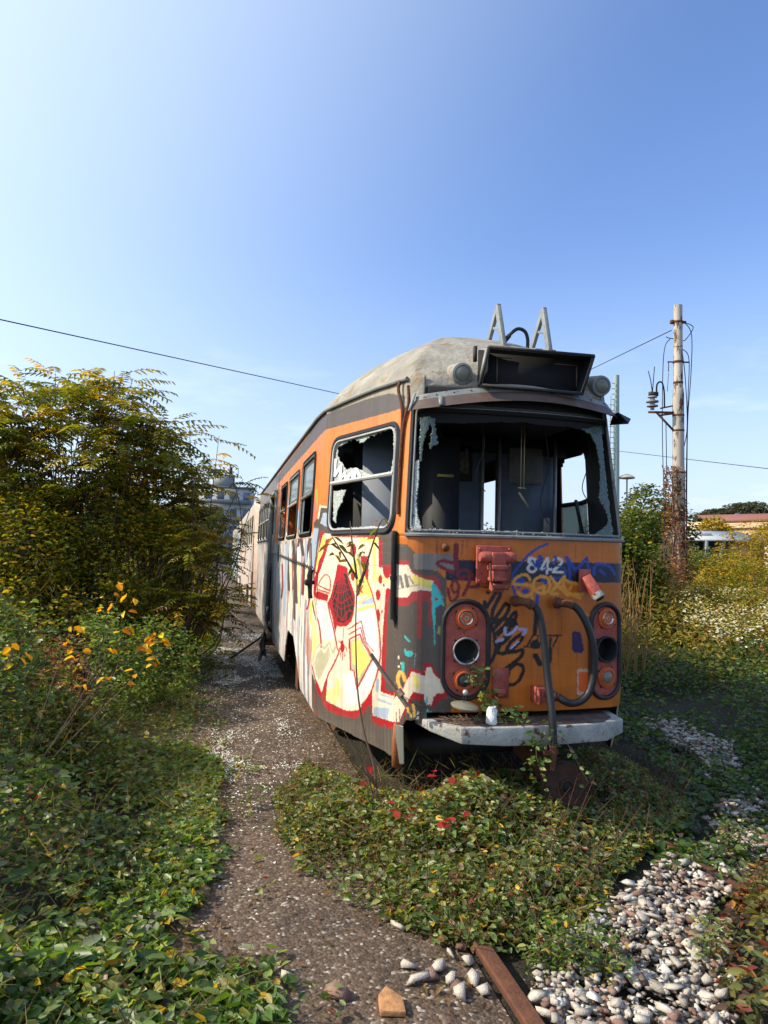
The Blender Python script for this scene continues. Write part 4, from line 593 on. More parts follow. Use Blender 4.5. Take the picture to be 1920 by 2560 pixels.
def zbot(s):
    z=np.interp(s,[-9.2,-2.75,-2.6,-2.3,-1.7,-1.35,-1.1,0,1.17,1.2,1.235,1.27,1.33,1.42],[.42,.42,.6,.82,.82,.62,.42,.42,.41,.42,.60,.655,.66,.62]); return z
def m_side(A,B):
    k=(B>zbot(A))&(B<zgt(A)+.004)
    for a in WIN+WFAR: k&=~rrect(A,B,a[0],a[1],a[2],a[3],.07)
    k&=~((A>DOOR[0])&(A<DOOR[1])&(B>DOOR[2])&(B<DOOR[3]))
    return k
surf('side_wall',-9.1,-4.3,.03,.35,2.78,.03,m_side,lambda s,z:paint(s,z,base_side),M['paint'],tram)
surf('side_wall',-4.3,0,.012,.35,2.78,.0085,m_side,lambda s,z:paint(s,z,base_side),M['paint'],tram)
surf('cab_side_panel',0,1.17,.0062,.35,2.78,.0048,lambda A,B:(B>zbot(A)+.012*(fbm(A*9,B*9,3)-.5)*2*(A>1))&(B<np.interp(A,ZGS,ZGZ)+.004)&~rrect(A,B,.16,1.115,1.80,2.49,.10),lambda s,z:paint(s,z,base_side),M['paint'],tram)
sL,sR=s_of_x(-.372),s_of_x(.572)
def m_front(A,B):
    k=(B>np.where(A<1.40,zbot(A),.71))
    for c in(sL,sR): k&=((A-c)**2+(B-1.08)**2>.078**2)
    return k
surf('front_panel',1.17,STOT-1.17,.0046,.38,1.765,.0046,m_front,lambda s,z:paint(s,z,base_front),M['paint'],tram)
# pillars and headers above the belt
surf('windscreen_pillar',1.17,1.235,.01,1.765,2.72,.02,None,lambda s,z:np.tile(lin((226,124,50)),(len(s),1)),M['paint'],tram)
surf('windscreen_pillar',STOT-1.2,STOT-1.165,.01,1.765,2.72,.02,None,lambda s,z:np.tile(lin((120,66,34)),(len(s),1)),M['paint'],tram)
surf('front_header',1.235,STOT-1.2,.03,2.54,2.70,.04,None,None,M['black'],tram)
def m_right(A,B):
    k=B>.42
    k&=~rrect(A,B,STOT-.26,STOT+.36,1.80,2.50,.08)
    for q in range(8): k&=~rrect(A,B,STOT+.6+q*1.15,STOT+1.55+q*1.15,1.80,2.48,.07)
    return k
surf('right_side_wall',STOT-1.17,STOT+9.1,.03,.35,2.78,.03,m_right,lambda s,z:np.where((z>1.8)[:,None],np.array(lin((215,118,48))),np.array(lin((150,140,130)))*(.6+.8*fbm(s*5,z*2,8))[:,None]),M['paint'],tram)
surf('roof_corner',1.172,1.33,.01,2.575,2.775,.02,None,None,M['roof'],tram,off=.006)
surf('roof_corner',STOT-1.33,STOT-1.172,.01,2.575,2.775,.02,None,None,M['roof'],tram,off=.006)
# recessed charcoal eave and gutter pipe
zg=lambda s: float(zgt(s))
mb=MB(); mb.tube([SP(s,float(zgt(s))+.004,.014) for s in np.concatenate([np.linspace(-9,-1,9),np.linspace(-.5,1.1,12)])]+[SP(1.2,2.765,.02)],.014,8); mb.build('gutter_rail',M['grey'],tram,True)
mb=MB()
q=[SP(1.13,2.76,.02),SP(1.13,2.70,.03),SP(1.165,2.55,.015),SP(1.17,2.2,.012),SP(1.17,1.95,.012)]; mb.tube(smooth_path(q,5),.011,8)
q=[SP(1.20,2.72,.01),SP(1.215,2.6,.012),SP(1.18,2.45,.014),SP(1.172,2.2,.018)]; mb.tube(smooth_path(q,5),.009,8)
mb.tube([SP(1.17,1.96,.012),SP(1.175,1.90,.012)],.013,8); mb.build('roof_drain_pipe',M['rust'],tram,True)
mb=MB(); mb.tube([SP(1.163,1.79,.016),SP(1.163,1.755,.02),SP(1.163,1.6,.02),SP(1.163,1.42,.02),SP(1.163,1.25,.016)],.017,8)
mb.lathe(SP(1.163,1.505,.02),(0,0,1),[(-.012,.022),(.012,.022)],10); mb.tube([SP(1.172,1.28,.012),SP(1.18,1.20,.01)],[.014,.003],6); mb.build('cable_conduit',M['black'],tram,True)
# roof
def g_(x): return .36*np.sqrt(np.clip(1-x*x,0,1))+.64*(1-x**1.7)
def make_roof(parent,y1):
    ss=np.concatenate([np.linspace(-(y1-5.45),0,24),np.linspace(0,STOT,90)[1:],np.linspace(STOT,STOT+(y1-5.45),24)[1:]])
    xs=np.cos(np.linspace(0,PI/2,26)); xs[-1]=0
    V=[]
    for s in ss:
        p=SP(s,2.70 if 1.2<s<STOT-1.2 else 2.77); z0=zg(s)
        cy=max(p[1],5.45); cx=0
        for x in xs: V.append((cx+(p[0]-cx)*x,cy+(p[1]-cy)*x,z0+(3.36-z0)*g_(x)))
    n=len(xs);m_=len(ss); F=[(i*n+k,(i+1)*n+k,(i+1)*n+k+1,i*n+k+1) for i in range(m_-1) for k in range(n-1)]
    mb=MB(); mb.add(V,F); o=mb.build('roof',M['roof'],parent,True); md=o.modifiers.new('solidify','SOLIDIFY'); md.thickness=.02; md.offset=-1; return o
roof=make_roof(tram,14.6)
for yy in (8.2,10.4,12.2): mb=MB(); mb.box((-.86,yy,3.03),(.10,.25,.07),ry=-.5); mb.build('roof_vent',M['grey'],roof)
mb=MB(); mb.tube(smooth_path([(-.62,5.1,3.05),(-.4,5.5,3.27),(-.1,5.9,3.37),(.3,6.2,3.37)],6),.016,6); mb.tube(smooth_path([(-.3,4.95,3.15),(0,4.98,3.235),(.35,4.98,3.22)],6),.009,6); mb.build('roof_seam_bead',M['roof'],roof,True)
# fascia band and brown visor over the windscreen
def band(name,m,z0,z1,off0,off1,sa,sb,extra=0):
    s=np.linspace(sa,sb,50); V=[];F=[]
    for a in s:
        e=extra*math.sin(PI*(a-sa)/(sb-sa))+.03*(a-sa)/(sb-sa); 
        for z,o in((z1+e,off0),(z1+e,off0+.012),(z0+e,off1+.012),(z0+e,off1)): V.append(SP(a,z,o))
    for i in range(49):
        for k in range(4): F.append((i*4+k,(i+1)*4+k,(i+1)*4+(k+1)%4,i*4+(k+1)%4))
    F+= [(0,1,2,3),(196,199,198,197)]
    mb=MB(); mb.add(V,F); return mb.build(name,m,tram,True)
fb=band('fascia_band',M['grey'],2.60,2.637,.012,.03,1.27,STOT-1.2,.075)
for a in np.linspace(1.29,STOT-1.23,14): e=.075*math.sin(PI*(a-1.27)/(STOT-2.47))+.03*(a-1.27)/(STOT-2.47); mb=MB(); mb.lathe(SP(a,2.62+e,.034),SN(a),[(0,.005),(.004,.004)],6); mb.build('rivet',M['dark'],fb)
vs=band('visor',M['fasc'],2.53,2.60,.03,.085,1.27,STOT-1.2,.075)
mb=MB(); a=1.43; mb.bar(SP(a,2.63,.048),SP(a,2.565,.10),.03,.006); mb.build('visor_bracket',M['grey'],vs); mb=MB(); mb.bar(SP(1.28,2.65,.04),SP(1.28,2.53,.10),.018,.006); mb.build('visor_bracket',M['grey'],vs)
mb=MB(); mb.add([SP(STOT-1.24,2.62,.05),SP(STOT-1.2,2.55,.02),np.array([.74,4.17,2.565]),np.array([.68,4.1,2.52]),np.array([.62,4.12,2.59])],[(0,1,3,4),(1,2,3),(0,4,3),(4,3,2,0)]); o=mb.build('bent_visor_flap',M['dark'],vs); o.modifiers.new('s','SOLIDIFY').thickness=.006
# dark headlining visible under the visor
surf('header_film',1.24,STOT-1.2,.006,2.42,2.60,.005,lambda A,B:B>(2.50+.022*np.sin(A*3+1)+.03*(fbm(A*7,B*0+1,4)-.5)-.03*(A-1.25)/1.2),None,M['black'],tram,off=-.02,thick=.004)
# windscreen frame and remaining glass
mb=MB(); surftube(mb,rrpath(1.245,STOT-1.215,1.785,2.58,.04),.014,-.006); mb.build('windscreen_frame',M['rubber'],tram,True)
mb=MB(); surftube(mb,rrpath(1.275,STOT-1.245,1.80,2.57,.04),.007,-.004); mb.build('windscreen_trim',M['grey'],tram,True)
def poly_glass(name,polys,m,off,jit=.012,s0=None,par=tram,thick=.006):
    al=np.array([p for q in polys for p in q]); s0,s1,z0,z1=al[:,0].min(),al[:,0].max(),al[:,1].min(),al[:,1].max()
    def mk(A,B):
        a=A+jit*(fbm(A*60,B*60,5)-.47)*2; b=B+jit*(fbm(A*60,B*60,15)-.47)*2; k=np.zeros(A.shape,bool)
        for q in polys: k|=inpoly(a,b,q)
        return k
    return surf(name,s0-.01,s1+.01,.0055,z0-.01,z1+.01,.0055,mk,None,m,par,off=off,thick=thick)
poly_glass('windscreen_shard',[GL['ws_tl'],GL['ws_hang']],M['glass_t'],-.012)
poly_glass('windscreen_shard',[GL['ws_bl']],M['glass_w'],-.012)
Rr=STOT-1.23
poly_glass('windscreen_shard',[GL['ws_r']],M['glass_t'],-.006)
_=([[(Rr-.20,2.56),(Rr-.12,2.46),(Rr-.075,2.38),(Rr-.06,2.25),(Rr-.035,2.15),(Rr-.045,2.02),(Rr-.02,1.97),(Rr-.045,1.90),(Rr-.12,1.86),(Rr-.17,1.82),(Rr-.18,1.79),(Rr+.02,1.79),(Rr+.02,2.56)]])
poly_glass('glass_crumb_edge',[[(1.27,1.79),(1.27,1.83),(1.36,1.80),(1.45,1.805),(1.6,1.80),(1.8,1.806),(2.0,1.80),(2.4,1.80),(2.4,1.788),(1.27,1.785)]],M['glass_w'],-.008,jit=.02)
mb=MB(); mb.tube([SP(s,1.772,.012) for s in np.linspace(1.245,STOT-1.215,30)],.012,6); mb.build('windscreen_sill',M['grey'],tram,True)
r_=np.random.default_rng(8); n_=520; ss_=1.28+r_.random(n_)**1.0*(STOT-2.56); P__=SP(ss_,1.787+.012*r_.random(n_)**2,.012*r_.random(n_)-.004); a_=r_.random((n_,3,1))*6.28; sz_=r_.uniform(.003,.0085,(n_,1,1))
tr_=np.concatenate([np.cos(a_),np.sin(a_),r_.uniform(-.8,.8,(n_,3,1))],-1)*sz_+P__[:,None,:]
o=np_mesh('sill_glass_crumbs',tr_.reshape(-1,3),np.arange(n_*3),np.full(n_,3),M['glass_w'],parent=tram); o['kind']='stuff'
for x_,y_,l_ in((-.18,4.5,.5),(.33,4.6,.7),(.62,4.55,.55)): mb=MB(); mb.tube(smooth_path([(x_,y_,2.58),(x_+.03,y_-.02,2.58-l_*.4),(x_-.02,y_,2.58-l_*.8),(x_+.05,y_,2.58-l_)],5),.0035,5); mb.build('loose_wire',M['dark'],tram,True)
# cab side window
wf=MB(); surftube(wf,rrpath(.152,1.123,1.792,2.498,.10),.017,.002); wfo=wf.build('cab_window_seal',M['rubber'],tram,True)
wf=MB(); surftube(wf,rrpath(.178,1.097,1.818,2.472,.085),.009,.010); wf.build('cab_window_frame',M['alu'],wfo,True)
mb=MB(); mb.tube([SP(s,2.163,.008) for s in(.17,.4,.7,1.10)],.016,8); mb.build('cab_window_bar',M['alu'],wfo,True)
up=[(.175,2.17),(1.10,2.17),(1.10,2.475),(.175,2.475)]
def m_up(A,B):
    a=A+.015*(fbm(A*50,B*50,5)-.47)*2; b=B+.015*(fbm(A*50,B*50,15)-.47)*2
    return rrect(A,B,.175,1.10,1.9,2.475,.09)&(B>2.17)&~inpoly(a,b,GL['cw_hole'])
surf('cab_window_glass',.17,1.105,.0055,2.165,2.48,.0055,m_up,None,M['glass_w'],wfo,off=-.004,thick=.005)
def m_lo(A,B):
    a=A+.012*(fbm(A*50,B*50,5)-.47)*2; b=B+.012*(fbm(A*50,B*50,15)-.47)*2
    return rrect(A,B,.175,1.10,1.815,2.6,.09)&(inpoly(a,b,GL['cw_low'])|(b<1.829))
surf('cab_window_glass',.17,1.105,.0055,1.81,2.16,.0055,m_lo,None,M['glass_w'],wfo,off=-.004,thick=.005)
surf('paint_scribble',.18,1.0,.005,2.17,2.36,.004,lambda A,B:(segdist(A,B,GL['scrib'],.5)<.011)&m_up(A,B),None,mat('white_spray',(235,235,235),rough=.6),wfo,off=.003,thick=.001)
# side windows
def side_window(a,pane_up,s=1):
    mb=MB(); surftube(mb,rrpath(a[0]+.01*0,a[1],a[2],a[3],.07),.016,.003); f=mb.build('window',M['rubber'],tram,True)
    mb=MB(); surftube(mb,rrpath(a[0]+.02,a[1]-.02,a[2]+.02,a[3]-.02,.055),.008,.008); mb.tube([SP(a[0]+.02,2.15,.008),SP(a[1]-.02,2.15,.008)],.015,8); mb.build('window_frame',M['alu'],f,True)
    if pane_up: surf('window_pane',a[0]+.02,a[1]-.02,.05,2.15,a[3]-.03,.05,None,None,M['glass_c'],f,off=-.004,thick=.005)
    else:
        surf('window_pane',a[0]+.02,a[1]-.02,.008,a[2]+.01,2.15,.008,lambda A,B:(A<a[0]+.12+.08*fbm(A*9,B*9,3)),None,M['glass_c'],f,off=-.004,thick=.005)
for i,a in enumerate(WIN): side_window(a,i<2)
side_window(WIN[0],False); side_window(WIN[2],False)
for a in WFAR: side_window(a,True)
# door
mb=MB(); d=DOOR; mb.bar(SP(d[0],.6,.01),SP(d[0],2.48,.01),.06,.05); mb.bar(SP(d[1],.6,.01),SP(d[1],2.48,.01),.06,.05); mb.bar(SP(d[0],2.48,.01),SP(d[1],2.48,.01),.05,.05); mb.build('door_frame',M['grey'],tram)
mb=MB(); p0=SP(d[0]+.1,.7,-.12);p1=SP(d[0]+.1,2.42,-.12); mb.box((p0+p1)/2+np.array([.16,0,0]),(.36,.05,1.74)); dl=mb.build('door_leaf',mat('door_orange',(205,105,45),rough=.5,noise=.3),tram)
mb=MB(); mb.box(SP((d[0]+d[1])/2,.56,-.15),(.36,1.0,.04)); mb.box(SP((d[0]+d[1])/2,.38,-.05),(.30,1.0,.04)); mb.build('door_step',M['rust'],tram)
mb=MB(); mb.tube([SP(d[1]-.06,1.5,.03),SP(d[1]-.2,1.35,.06),SP(d[1]-.35,.75,.05)],.014,8); mb.build('door_handrail',M['grey'],tram,True)
# destination box
bx=[(-.262,4.13,2.941),(.451,4.13,2.945),(.383,4.155,2.700),(-.305,4.155,2.706)]
bk_=[(-.20,4.62,3.055),(.47,4.62,3.055),(.44,4.62,2.80),(-.26,4.5,2.80)]
mb=MB(); V=bx+bk_; mb.add(V,[(0,4,5,1),(1,5,6,2),(2,6,7,3),(3,7,4,0)]); o=mb.build('destination_box',M['grey'],tram); md=o.modifiers.new('s','SOLIDIFY'); md.thickness=.014; md.offset=1; box_=o
mb=MB(); li=[((x-.07)*.965+.07,y+.004,(z-2.82)*.94+2.82) for x,y,z in bx]; lb=[(x,4.26,z) for x,y,z in li]; mb.add(li+lb,[(0,1,5,4),(1,2,6,5),(2,3,7,6),(3,0,4,7)]); mb.build('box_dark_liner',M['black'],box_); mb=MB(); mb.box((.07,4.24,2.82),(.72,.02,.26)); mb.build('box_back',M['black'],box_)  # black liner added to put the darkness of the inside into colour
mb=MB(); 
for a,b in((0,1),(1,2),(2,3),(3,0)): mb.bar(bx[a],bx[b],.022,.016)
mb.build('box_rim',M['dark'],box_)
mb=MB()
mb.box((-.17,4.225,2.83),(.008,.008,.16)); mb.box((-.12,4.225,2.91),(.10,.008,.006)); mb.build('box_fitting',M['fasc'],box_)
mb=MB(); mb.box((.30,4.225,2.90),(.16,.008,.007)); mb.box((.38,4.225,2.83),(.007,.008,.14))
mb.build('box_fitting',M['fasc'],box_)
mb=MB(); mb.box((-.29,4.30,2.94),(.02,.025,.10)); mb.build('box_hinge',M['dark'],box_)
# roof lamps
for (x,y,z) in((-.395,4.27,2.785),(.575,4.29,2.785)):
    mb=MB(); mb.lathe((x,y+.18,z+.035),(0,-1,-.15),[(0,.078),(.14,.074),(.20,.068)],24); h=mb.build('roof_lamp',M['roof'],tram,True)
    mb=MB(); mb.lathe((x,y-.01,z+.008),(0,-1,-.15),[(0,.070),(.015,.070),(.03,.066),(.035,.052),(.03,.050)],28); mb.build('lamp_rim',M['grey'],h,True)
    mb=MB(); mb.lathe((x,y-.035,z+.004),(0,-1,-.15),[(0,.051),(.008,.047),(.016,.03),(.019,.001)],20); mb.build('lamp_lens',M['lens'],h,True)
# A shaped roof brackets
for b1,t_,b2 in(((.099,4.78,3.15),(.109,4.93,3.50),(.082,5.06,3.24)),((.454,4.78,3.15),(.474,4.93,3.51),(.441,5.06,3.24))):
    mb=MB(); x=b1[0]
    mb.bar(b1,t_,.05,.03,up=(1,0,0)); mb.bar(b2,t_,.045,.026,up=(1,0,0)); mb.bar(np.array(b1)*.55+np.array(t_)*.45,np.array(b2)*.55+np.array(t_)*.45,.02,.012,up=(1,0,0))
    mb.bar((x+.002,4.74,3.145),(b2[0],5.10,3.255),.06,.02); mb.box(t_,(.03,.05,.03)); mb.build('roof_bracket',M['grey'],tram,bev=.002)
mb=MB(); mb.tube(smooth_path([(.15,4.95,3.22),(.19,4.93,3.28),(.25,4.9,3.335),(.31,4.9,3.325),(.335,4.9,3.27),(.335,4.9,3.19)],6),.013,8); mb.tube([(.14,4.96,3.21),(.2,4.92,3.29)],.018,8); mb.build('roof_cable',M['dark'],tram,True)
# headlight clusters
for c,half,zt,zb_,brk in((sL,.139,1.378,.796,False),(sR,.112,1.365,.775,True)):
    r=half; path=[]
    for k in range(13): t=PI*k/12; path.append((c+r*math.cos(t),zt-r+r*math.sin(t)))
    for k in range(1,8): path.append((c-r,zt-r+(zb_+r-zt+r)*k/8))
    for k in range(13): t=PI+PI*k/12; path.append((c+r*math.cos(t),zb_+r+r*math.sin(t)))
    for k in range(1,8): path.append((c+r,zb_+r+(zt-zb_-2*r)*k/8))
    cl=surf('headlight_panel',c-half,c+half,.0055,zb_,zt,.0055,lambda A,B:(rrect(A,B,c-half,c+half,zb_,zt,half-.002))&((A-c)**2+(B-1.08)**2>.076**2),None,M['pink'],tram,off=.004,thick=.003)
    mb=MB(); surftube(mb,path,.0155,.008,True,8); mb.build('rubber_gasket',M['rubber'],cl,True)
    n=SN(c); n=n*[1,1,0]
    for z in(1.275,.905):
        cc=c-.008*(z<1) if not brk else c+.008
        mb=MB(); mb.lathe(SP(cc,z,.006),n,[(0,.066),(.006,.068),(.012,.064),(.012,.056),(.02,.054),(.022,.048),(.014,.044)],24); ring=mb.build('lamp_ring',M['orange'],cl,True)
        mb=MB(); 
        if z>1: mb.lathe(SP(cc,z,.01),n,[(0,.045),(.012,.043),(.016,.038),(.008,.030),(.004,.018),(.012,.014),(.012,.008),(.004,.006)],24); mb.build('lamp_reflector',M['chrome'],ring,True)
        else: mb.lathe(SP(cc,z,.01),n,[(0,.044),(.014,.038),(.022,.022),(.025,.002)],20); mb.build('lamp_lens',M['lens'] if brk else M['innerd'],ring,True)
        for k in range(4): mb=MB(); a=PI/4+k*PI/2+.2; mb.lathe(SP(cc+.074*math.cos(a),z+.072*math.sin(a),.006),n,[(0,.006),(.005,.005)],6); mb.build('screw',M['dark'],cl)
    mb=MB(); mb.lathe(SP(c,1.08,-.10),n,[(0,.079),(.10,.083),(.128,.083),(.131,.079),(.128,.072),(.10,.070),(.01,.066)],28); mb.build('headlight_bowl',M['innerd'] if brk else M['chrome'],cl,True)
    mb=MB(); mb.lathe(SP(c,1.08,-.08),n,[(0,.074),(.004,.074)],20); mb.build('bowl_dark_disc',M['black'],cl,True)  # black disc stands in for the dark depth of the bowl
    for k in range(4): mb=MB(); a=PI/4+k*PI/2; mb.lathe(SP(c+.094*math.cos(a),1.08+.09*math.sin(a),.006),n,[(0,.006),(.005,.005)],6); mb.build('screw',M['dark'],cl)
# dangling lens on wires
p=np.array([-.405,4.04,1.0]); mb=MB()
mb.tube(smooth_path([(-.385,4.10,1.02),(-.405,4.05,.95),(-.425,4.045,.905)],4),.0022,5); mb.tube(smooth_path([(-.38,4.10,1.02),(-.385,4.05,.94),(-.40,4.045,.87),(-.41,4.04,.80)],4),.0022,5)
mb.tube(smooth_path([(-.37,4.10,1.03),(-.375,4.06,.96),(-.39,4.05,.90),(-.42,4.045,.83),(-.415,4.04,.79)],4),.0018,5); hw=mb.build('dangling_wire',M['dark'],tram,True)
mb=MB(); mb.lathe((-.41,4.04,.855),(0,-1,.2),[(-.010,.013),(0,.018),(.012,.012)],7); mb.build('wire_connector',M['alu'],hw)
mb=MB(); mb.lathe((-.408,4.05,.775),(.10,-.12,.98),[(-.012,.066),(-.006,.082),(.002,.084),(.006,.078),(.016,.05),(.02,.01)],22); mb.build('dangling_lens',M['lens'],hw,True)
# multiple-unit sockets, boxes, plates
mb=MB(); mb.box((-.215,4.118,1.60),(.225,.02,.23)); o=mb.build('socket_plate',M['pink'],tram,bev=.006)
for s_ in(-1,1): 
    mb=MB(); mb.lathe((-.215,4.06,1.645),(s_,0,0),[(.03,.028),(.05,.034),(.085,.036),(.105,.030),(.112,.026),(.112,.012)],16); mb.build('socket_barrel',M['pink'],o,True)
mb=MB(); mb.box((-.215,4.06,1.635),(.09,.07,.08)); mb.box((-.215,4.05,1.585),(.105,.09,.03)); mb.box((-.215,4.055,1.55),(.085,.075,.06)); mb.box((-.215,4.05,1.515),(.10,.085,.022)); mb.box((-.215,4.06,1.47),(.08,.06,.05),rx=.3); mb.build('socket_body',M['pink'],o,bev=.006)
mb=MB(); mb.tube([(-.275,4.02,1.61),(-.275,4.0,1.50),(-.26,4.0,1.46),(-.17,4.0,1.46),(-.155,4.0,1.5),(-.155,4.02,1.61)],.006,6); mb.build('socket_clip',M['rust'],o,True)
for a,b in((-.1,.1),(.1,.1),(-.1,-.1),(.1,-.1)): mb=MB(); mb.lathe((-.215+a*.95,4.106,1.60+b*.95),(0,-1,0),[(0,.009),(.008,.007)],8); mb.build('bolt',M['pink'],o)
surf('access_plate',s_of_x(-.204),s_of_x(-.102),.05,.80,.977,.05,None,None,M['pink'],tram,off=.012,thick=.01)
mb=MB(); mb.box((-.15,4.115,.835),(.05,.016,.045)); mb.box((-.15,4.108,.835),(.03,.01,.02)); mb.build('plate_latch',M['pink'],tram,bev=.003)
mb=MB(); mb.box((.08,4.095,.825),(.075,.10,.085)); mb.box((.05,4.075,.825),(.012,.11,.10)); mb.build('hose_bracket',M['pink'],tram,bev=.004)
mb=MB(); mb.box((.405,4.145,1.515),(.08,.015,.14)); o=mb.build('lamp_plate',M['pink'],tram,bev=.003)
mb=MB(); mb.bar((.385,4.10,1.535),(.430,4.03,1.43),.062,.055,up=(0,-1,0)); mb.build('lamp_arm',M['pink'],o,bev=.006)
mb=MB(); mb.lathe((.428,4.04,1.44),(.4,-.5,-.8),[(0,.038),(.02,.038),(.035,.034),(.038,.028)],18); a_=mb.build('lamp_head',M['white'],o,True)
mb=MB(); mb.lathe((.428,4.04,1.44),(.4,-.5,-.8),[(.036,.029),(.044,.024),(.048,.004)],14); mb.build('lamp_lens',M['black'],a_,True)
mb=MB(); mb.lathe((.485,4.15,1.465),(0,-1,0),[(0,.026),(.02,.026),(.022,.019),(.005,.017)],16); mb.build('stub_ring',M['pink'],o,True)
mb=MB(); mb.lathe((-.512,4.17,1.71),(-.1,-.9,-.35),[(0,.020),(.05,.022),(.055,.018)],10); mb.build('corner_bolt',M['rust'],tram)
mb=MB(); mb.box((.69,4.27,1.70),(.05,.06,.055)); mb.build('corner_bolt',M['rust'],tram,bev=.004)
# brake hoses
mb=MB(); mb.tube(smooth_path([(-.092,4.10,1.385),(-.06,4.04,1.384),(-.02,4.02,1.376)],4),[.027]*4+[.024]*5,10); mb.lathe((-.085,4.09,1.385),(.3,-1,0),[(-.01,.034),(.012,.034)],12); mb.lathe((-.02,4.02,1.372),(1,0,-.6),[(-.01,.03),(.02,.03)],12); ha=mb.build('hose_elbow',M['rust'],tram,True)
mb=MB(); mb.tube(smooth_path([(-.01,4.02,1.37),(.02,4.01,1.34),(.045,4.0,1.26),(.062,3.99,1.13),(.074,3.97,.95),(.08,3.92,.75),(.082,3.90,.56)],6),.0225,12); mb.build('brake_hose',M['rubber'],tram,True)
mb=MB(); mb.tube([(.082,3.90,.57),(.082,3.90,.50),(.078,3.90,.43)],[.026,.020,.014],8); mb.bar((.02,3.9,.53),(.11,3.9,.53),.02,.025); mb.build('hose_coupling',M['rust'],tram,True)
mb=MB(); mb.tube(smooth_path([(.19,4.10,1.375),(.24,4.06,1.376),(.27,4.04,1.365)],4),.026,10); mb.lathe((.195,4.10,1.375),(.6,-1,0),[(-.01,.035),(.014,.035)],12); mb.build('hose_elbow',M['rust'],tram,True)
mb=MB(); mb.tube(smooth_path([(.255,4.045,1.372),(.30,4.03,1.34),(.34,4.01,1.27),(.375,4.0,1.17),(.392,4.0,1.06),(.39,4.0,.95),(.36,4.0,.85),(.31,4.0,.80),(.25,4.0,.785),(.20,4.0,.80),(.165,4.02,.825)],6),.0225,12); mb.build('brake_hose',M['rubber'],tram,True)
mb=MB(); mb.tube([(.17,4.02,.822),(.10,4.05,.83)],[.028,.02],10); mb.lathe((.14,4.03,.826),(-1,.3,0),[(-.012,.034),(.012,.034)],10); mb.build('hose_coupling',M['rust'],tram,True)
# bumper
bp=[(-.64,4.30),(-.60,4.10),(-.455,3.965),(-.2,3.94),(.1,3.935),(.46,3.96),(.625,4.06),(.66,4.30)]
mb=MB(); n=len(bp); zt=[.672]*8; zb2=[.625,.62,.575,.562,.558,.565,.585,.59]
V=[(x,y,z) for (x,y),z in zip(bp,zb2)]+[(x,y,z) for (x,y),z in zip(bp,zt)]; mb.add(V,[tuple(range(n))[::-1],tuple(range(n,2*n))]+[(i,(i+1)%n,n+(i+1)%n,n+i) for i in range(n)]); bum=mb.build('bumper',M['white'],tram,bev=.008)
mb=MB(); mb.prism([(-.58,4.28),(-.55,4.12),(-.43,3.985),(.1,3.955),(.44,3.98),(.56,4.09),(.60,4.28)],.674,.677); mb.build('bumper_deck',mat('rusty_deck',(88,74,66),rough=.9,noise=.5,nscale=10,bump=1,bscale=50,rust=.5),bum)
# torn wooden edge
mb=MB(); V=[SP(1.165,.62,.03),SP(1.20,.60,.035),SP(1.19,.40,.03),SP(1.215,.36,.04),SP(1.16,.36,.03)]; mb.tube([SP(1.185,.62,-.01),SP(1.19,.5,.0),SP(1.20,.36,.01)],[.02,.03,.035],5); mb.build('splintered_corner',mat('splintered_wood',(150,86,42),rough=.8,noise=.5,nscale=20,streak=True,bump=.5),tram)
surf('torn_plastic_sheet',1.20,1.262,.006,.34,.62,.006,lambda A,B:B>.37+.25*np.abs(A-1.225)+.02*fbm(A*40,B*9,2),None,glassmat('cloudy_plastic',(150,150,140),.5,vor=20,wht=.3),tram,off=.015,thick=.002)
# underframe, bogies
mb=MB(); mb.box((0,10.1,.72),(1.9,8.8,.12)); mb.box((0,4.9,.72),(1.1,1.2,.10)); mb.box((-.2,4.6,.44),(.8,.3,.10)); mb.box((.35,4.45,.5),(.25,.2,.16)); mb.build('underframe',M['dark'],tram)
for yy in(7.45,12.3):
    bg_=MB(); bg_.box((-.80,yy,.42),(.10,1.9,.16)); bg_.box((.80,yy,.42),(.10,1.9,.16)); bg_.box((0,yy,.45),(1.5,.5,.2)); bg_.box((-.9,yy-.15,.40),(.10,.5,.42)); bg_.box((-.96,yy-.2,.52),(.04,.30,.24)); bg_.box((-.96,yy+.35,.36),(.05,.22,.34)); bo=bg_.build('bogie',M['rust'],tram,bev=.01)
    for dy in(-.8,.8):
        for sx in(-.72,.72): mb=MB(); mb.lathe((sx,yy+dy,.36),(1 if sx>0 else -1,0,0),[(-.06,.36),(-.03,.36),(-.03,.33),(.05,.33),(.05,.26),(.02,.25),(.02,.08),(.08,.07)],32); mb.build('wheel',M['rust'],bo,True)
mb=MB(); mb.bar((.12,4.5,.45),(.17,4.05,.34),.12,.10); mb.build('coupler_shaft',M['rust'],tram,bev=.01)
hp=[]; 
for k in range(9): t=PI*k/8; hp.append((.178+.118*math.cos(t),.355+.09*math.sin(t)))
hp+=[(.060,.235),(.085,.215),(.27,.215),(.296,.235)]
mb=MB(); nh=len(hp); V=[(x,3.92,z) for x,z in hp]+[(x,3.99,z) for x,z in hp]; hole=[(.025+.036*math.cos(2*PI*k/12),.415+.036*math.sin(2*PI*k/12)) for k in range(12)]
mb.add(V,[tuple(range(nh)),tuple(range(nh,2*nh))[::-1]]+[(i,n_,nh+n_,nh+i) for i in range(nh) for n_ in((i+1)%nh,)]); cpl=mb.build('coupler_head',M['shade_rust'],tram,bev=.012)
mb=MB(); mb.lathe((.178,3.912,.325),(0,-1,0),[(0,.046),(.004,.044),(.004,.036),(-.004,.034)],16); mb.build('coupler_bore',M['shade_rust'],cpl,True)
mb=MB(); mb.lathe((.178,3.9125,.325),(0,-1,0),[(0,.033),(.0015,.033)],16); mb.build('coupler_hole_disc',M['black'],cpl)  # black disc paints the darkness of a hole on the coupler face
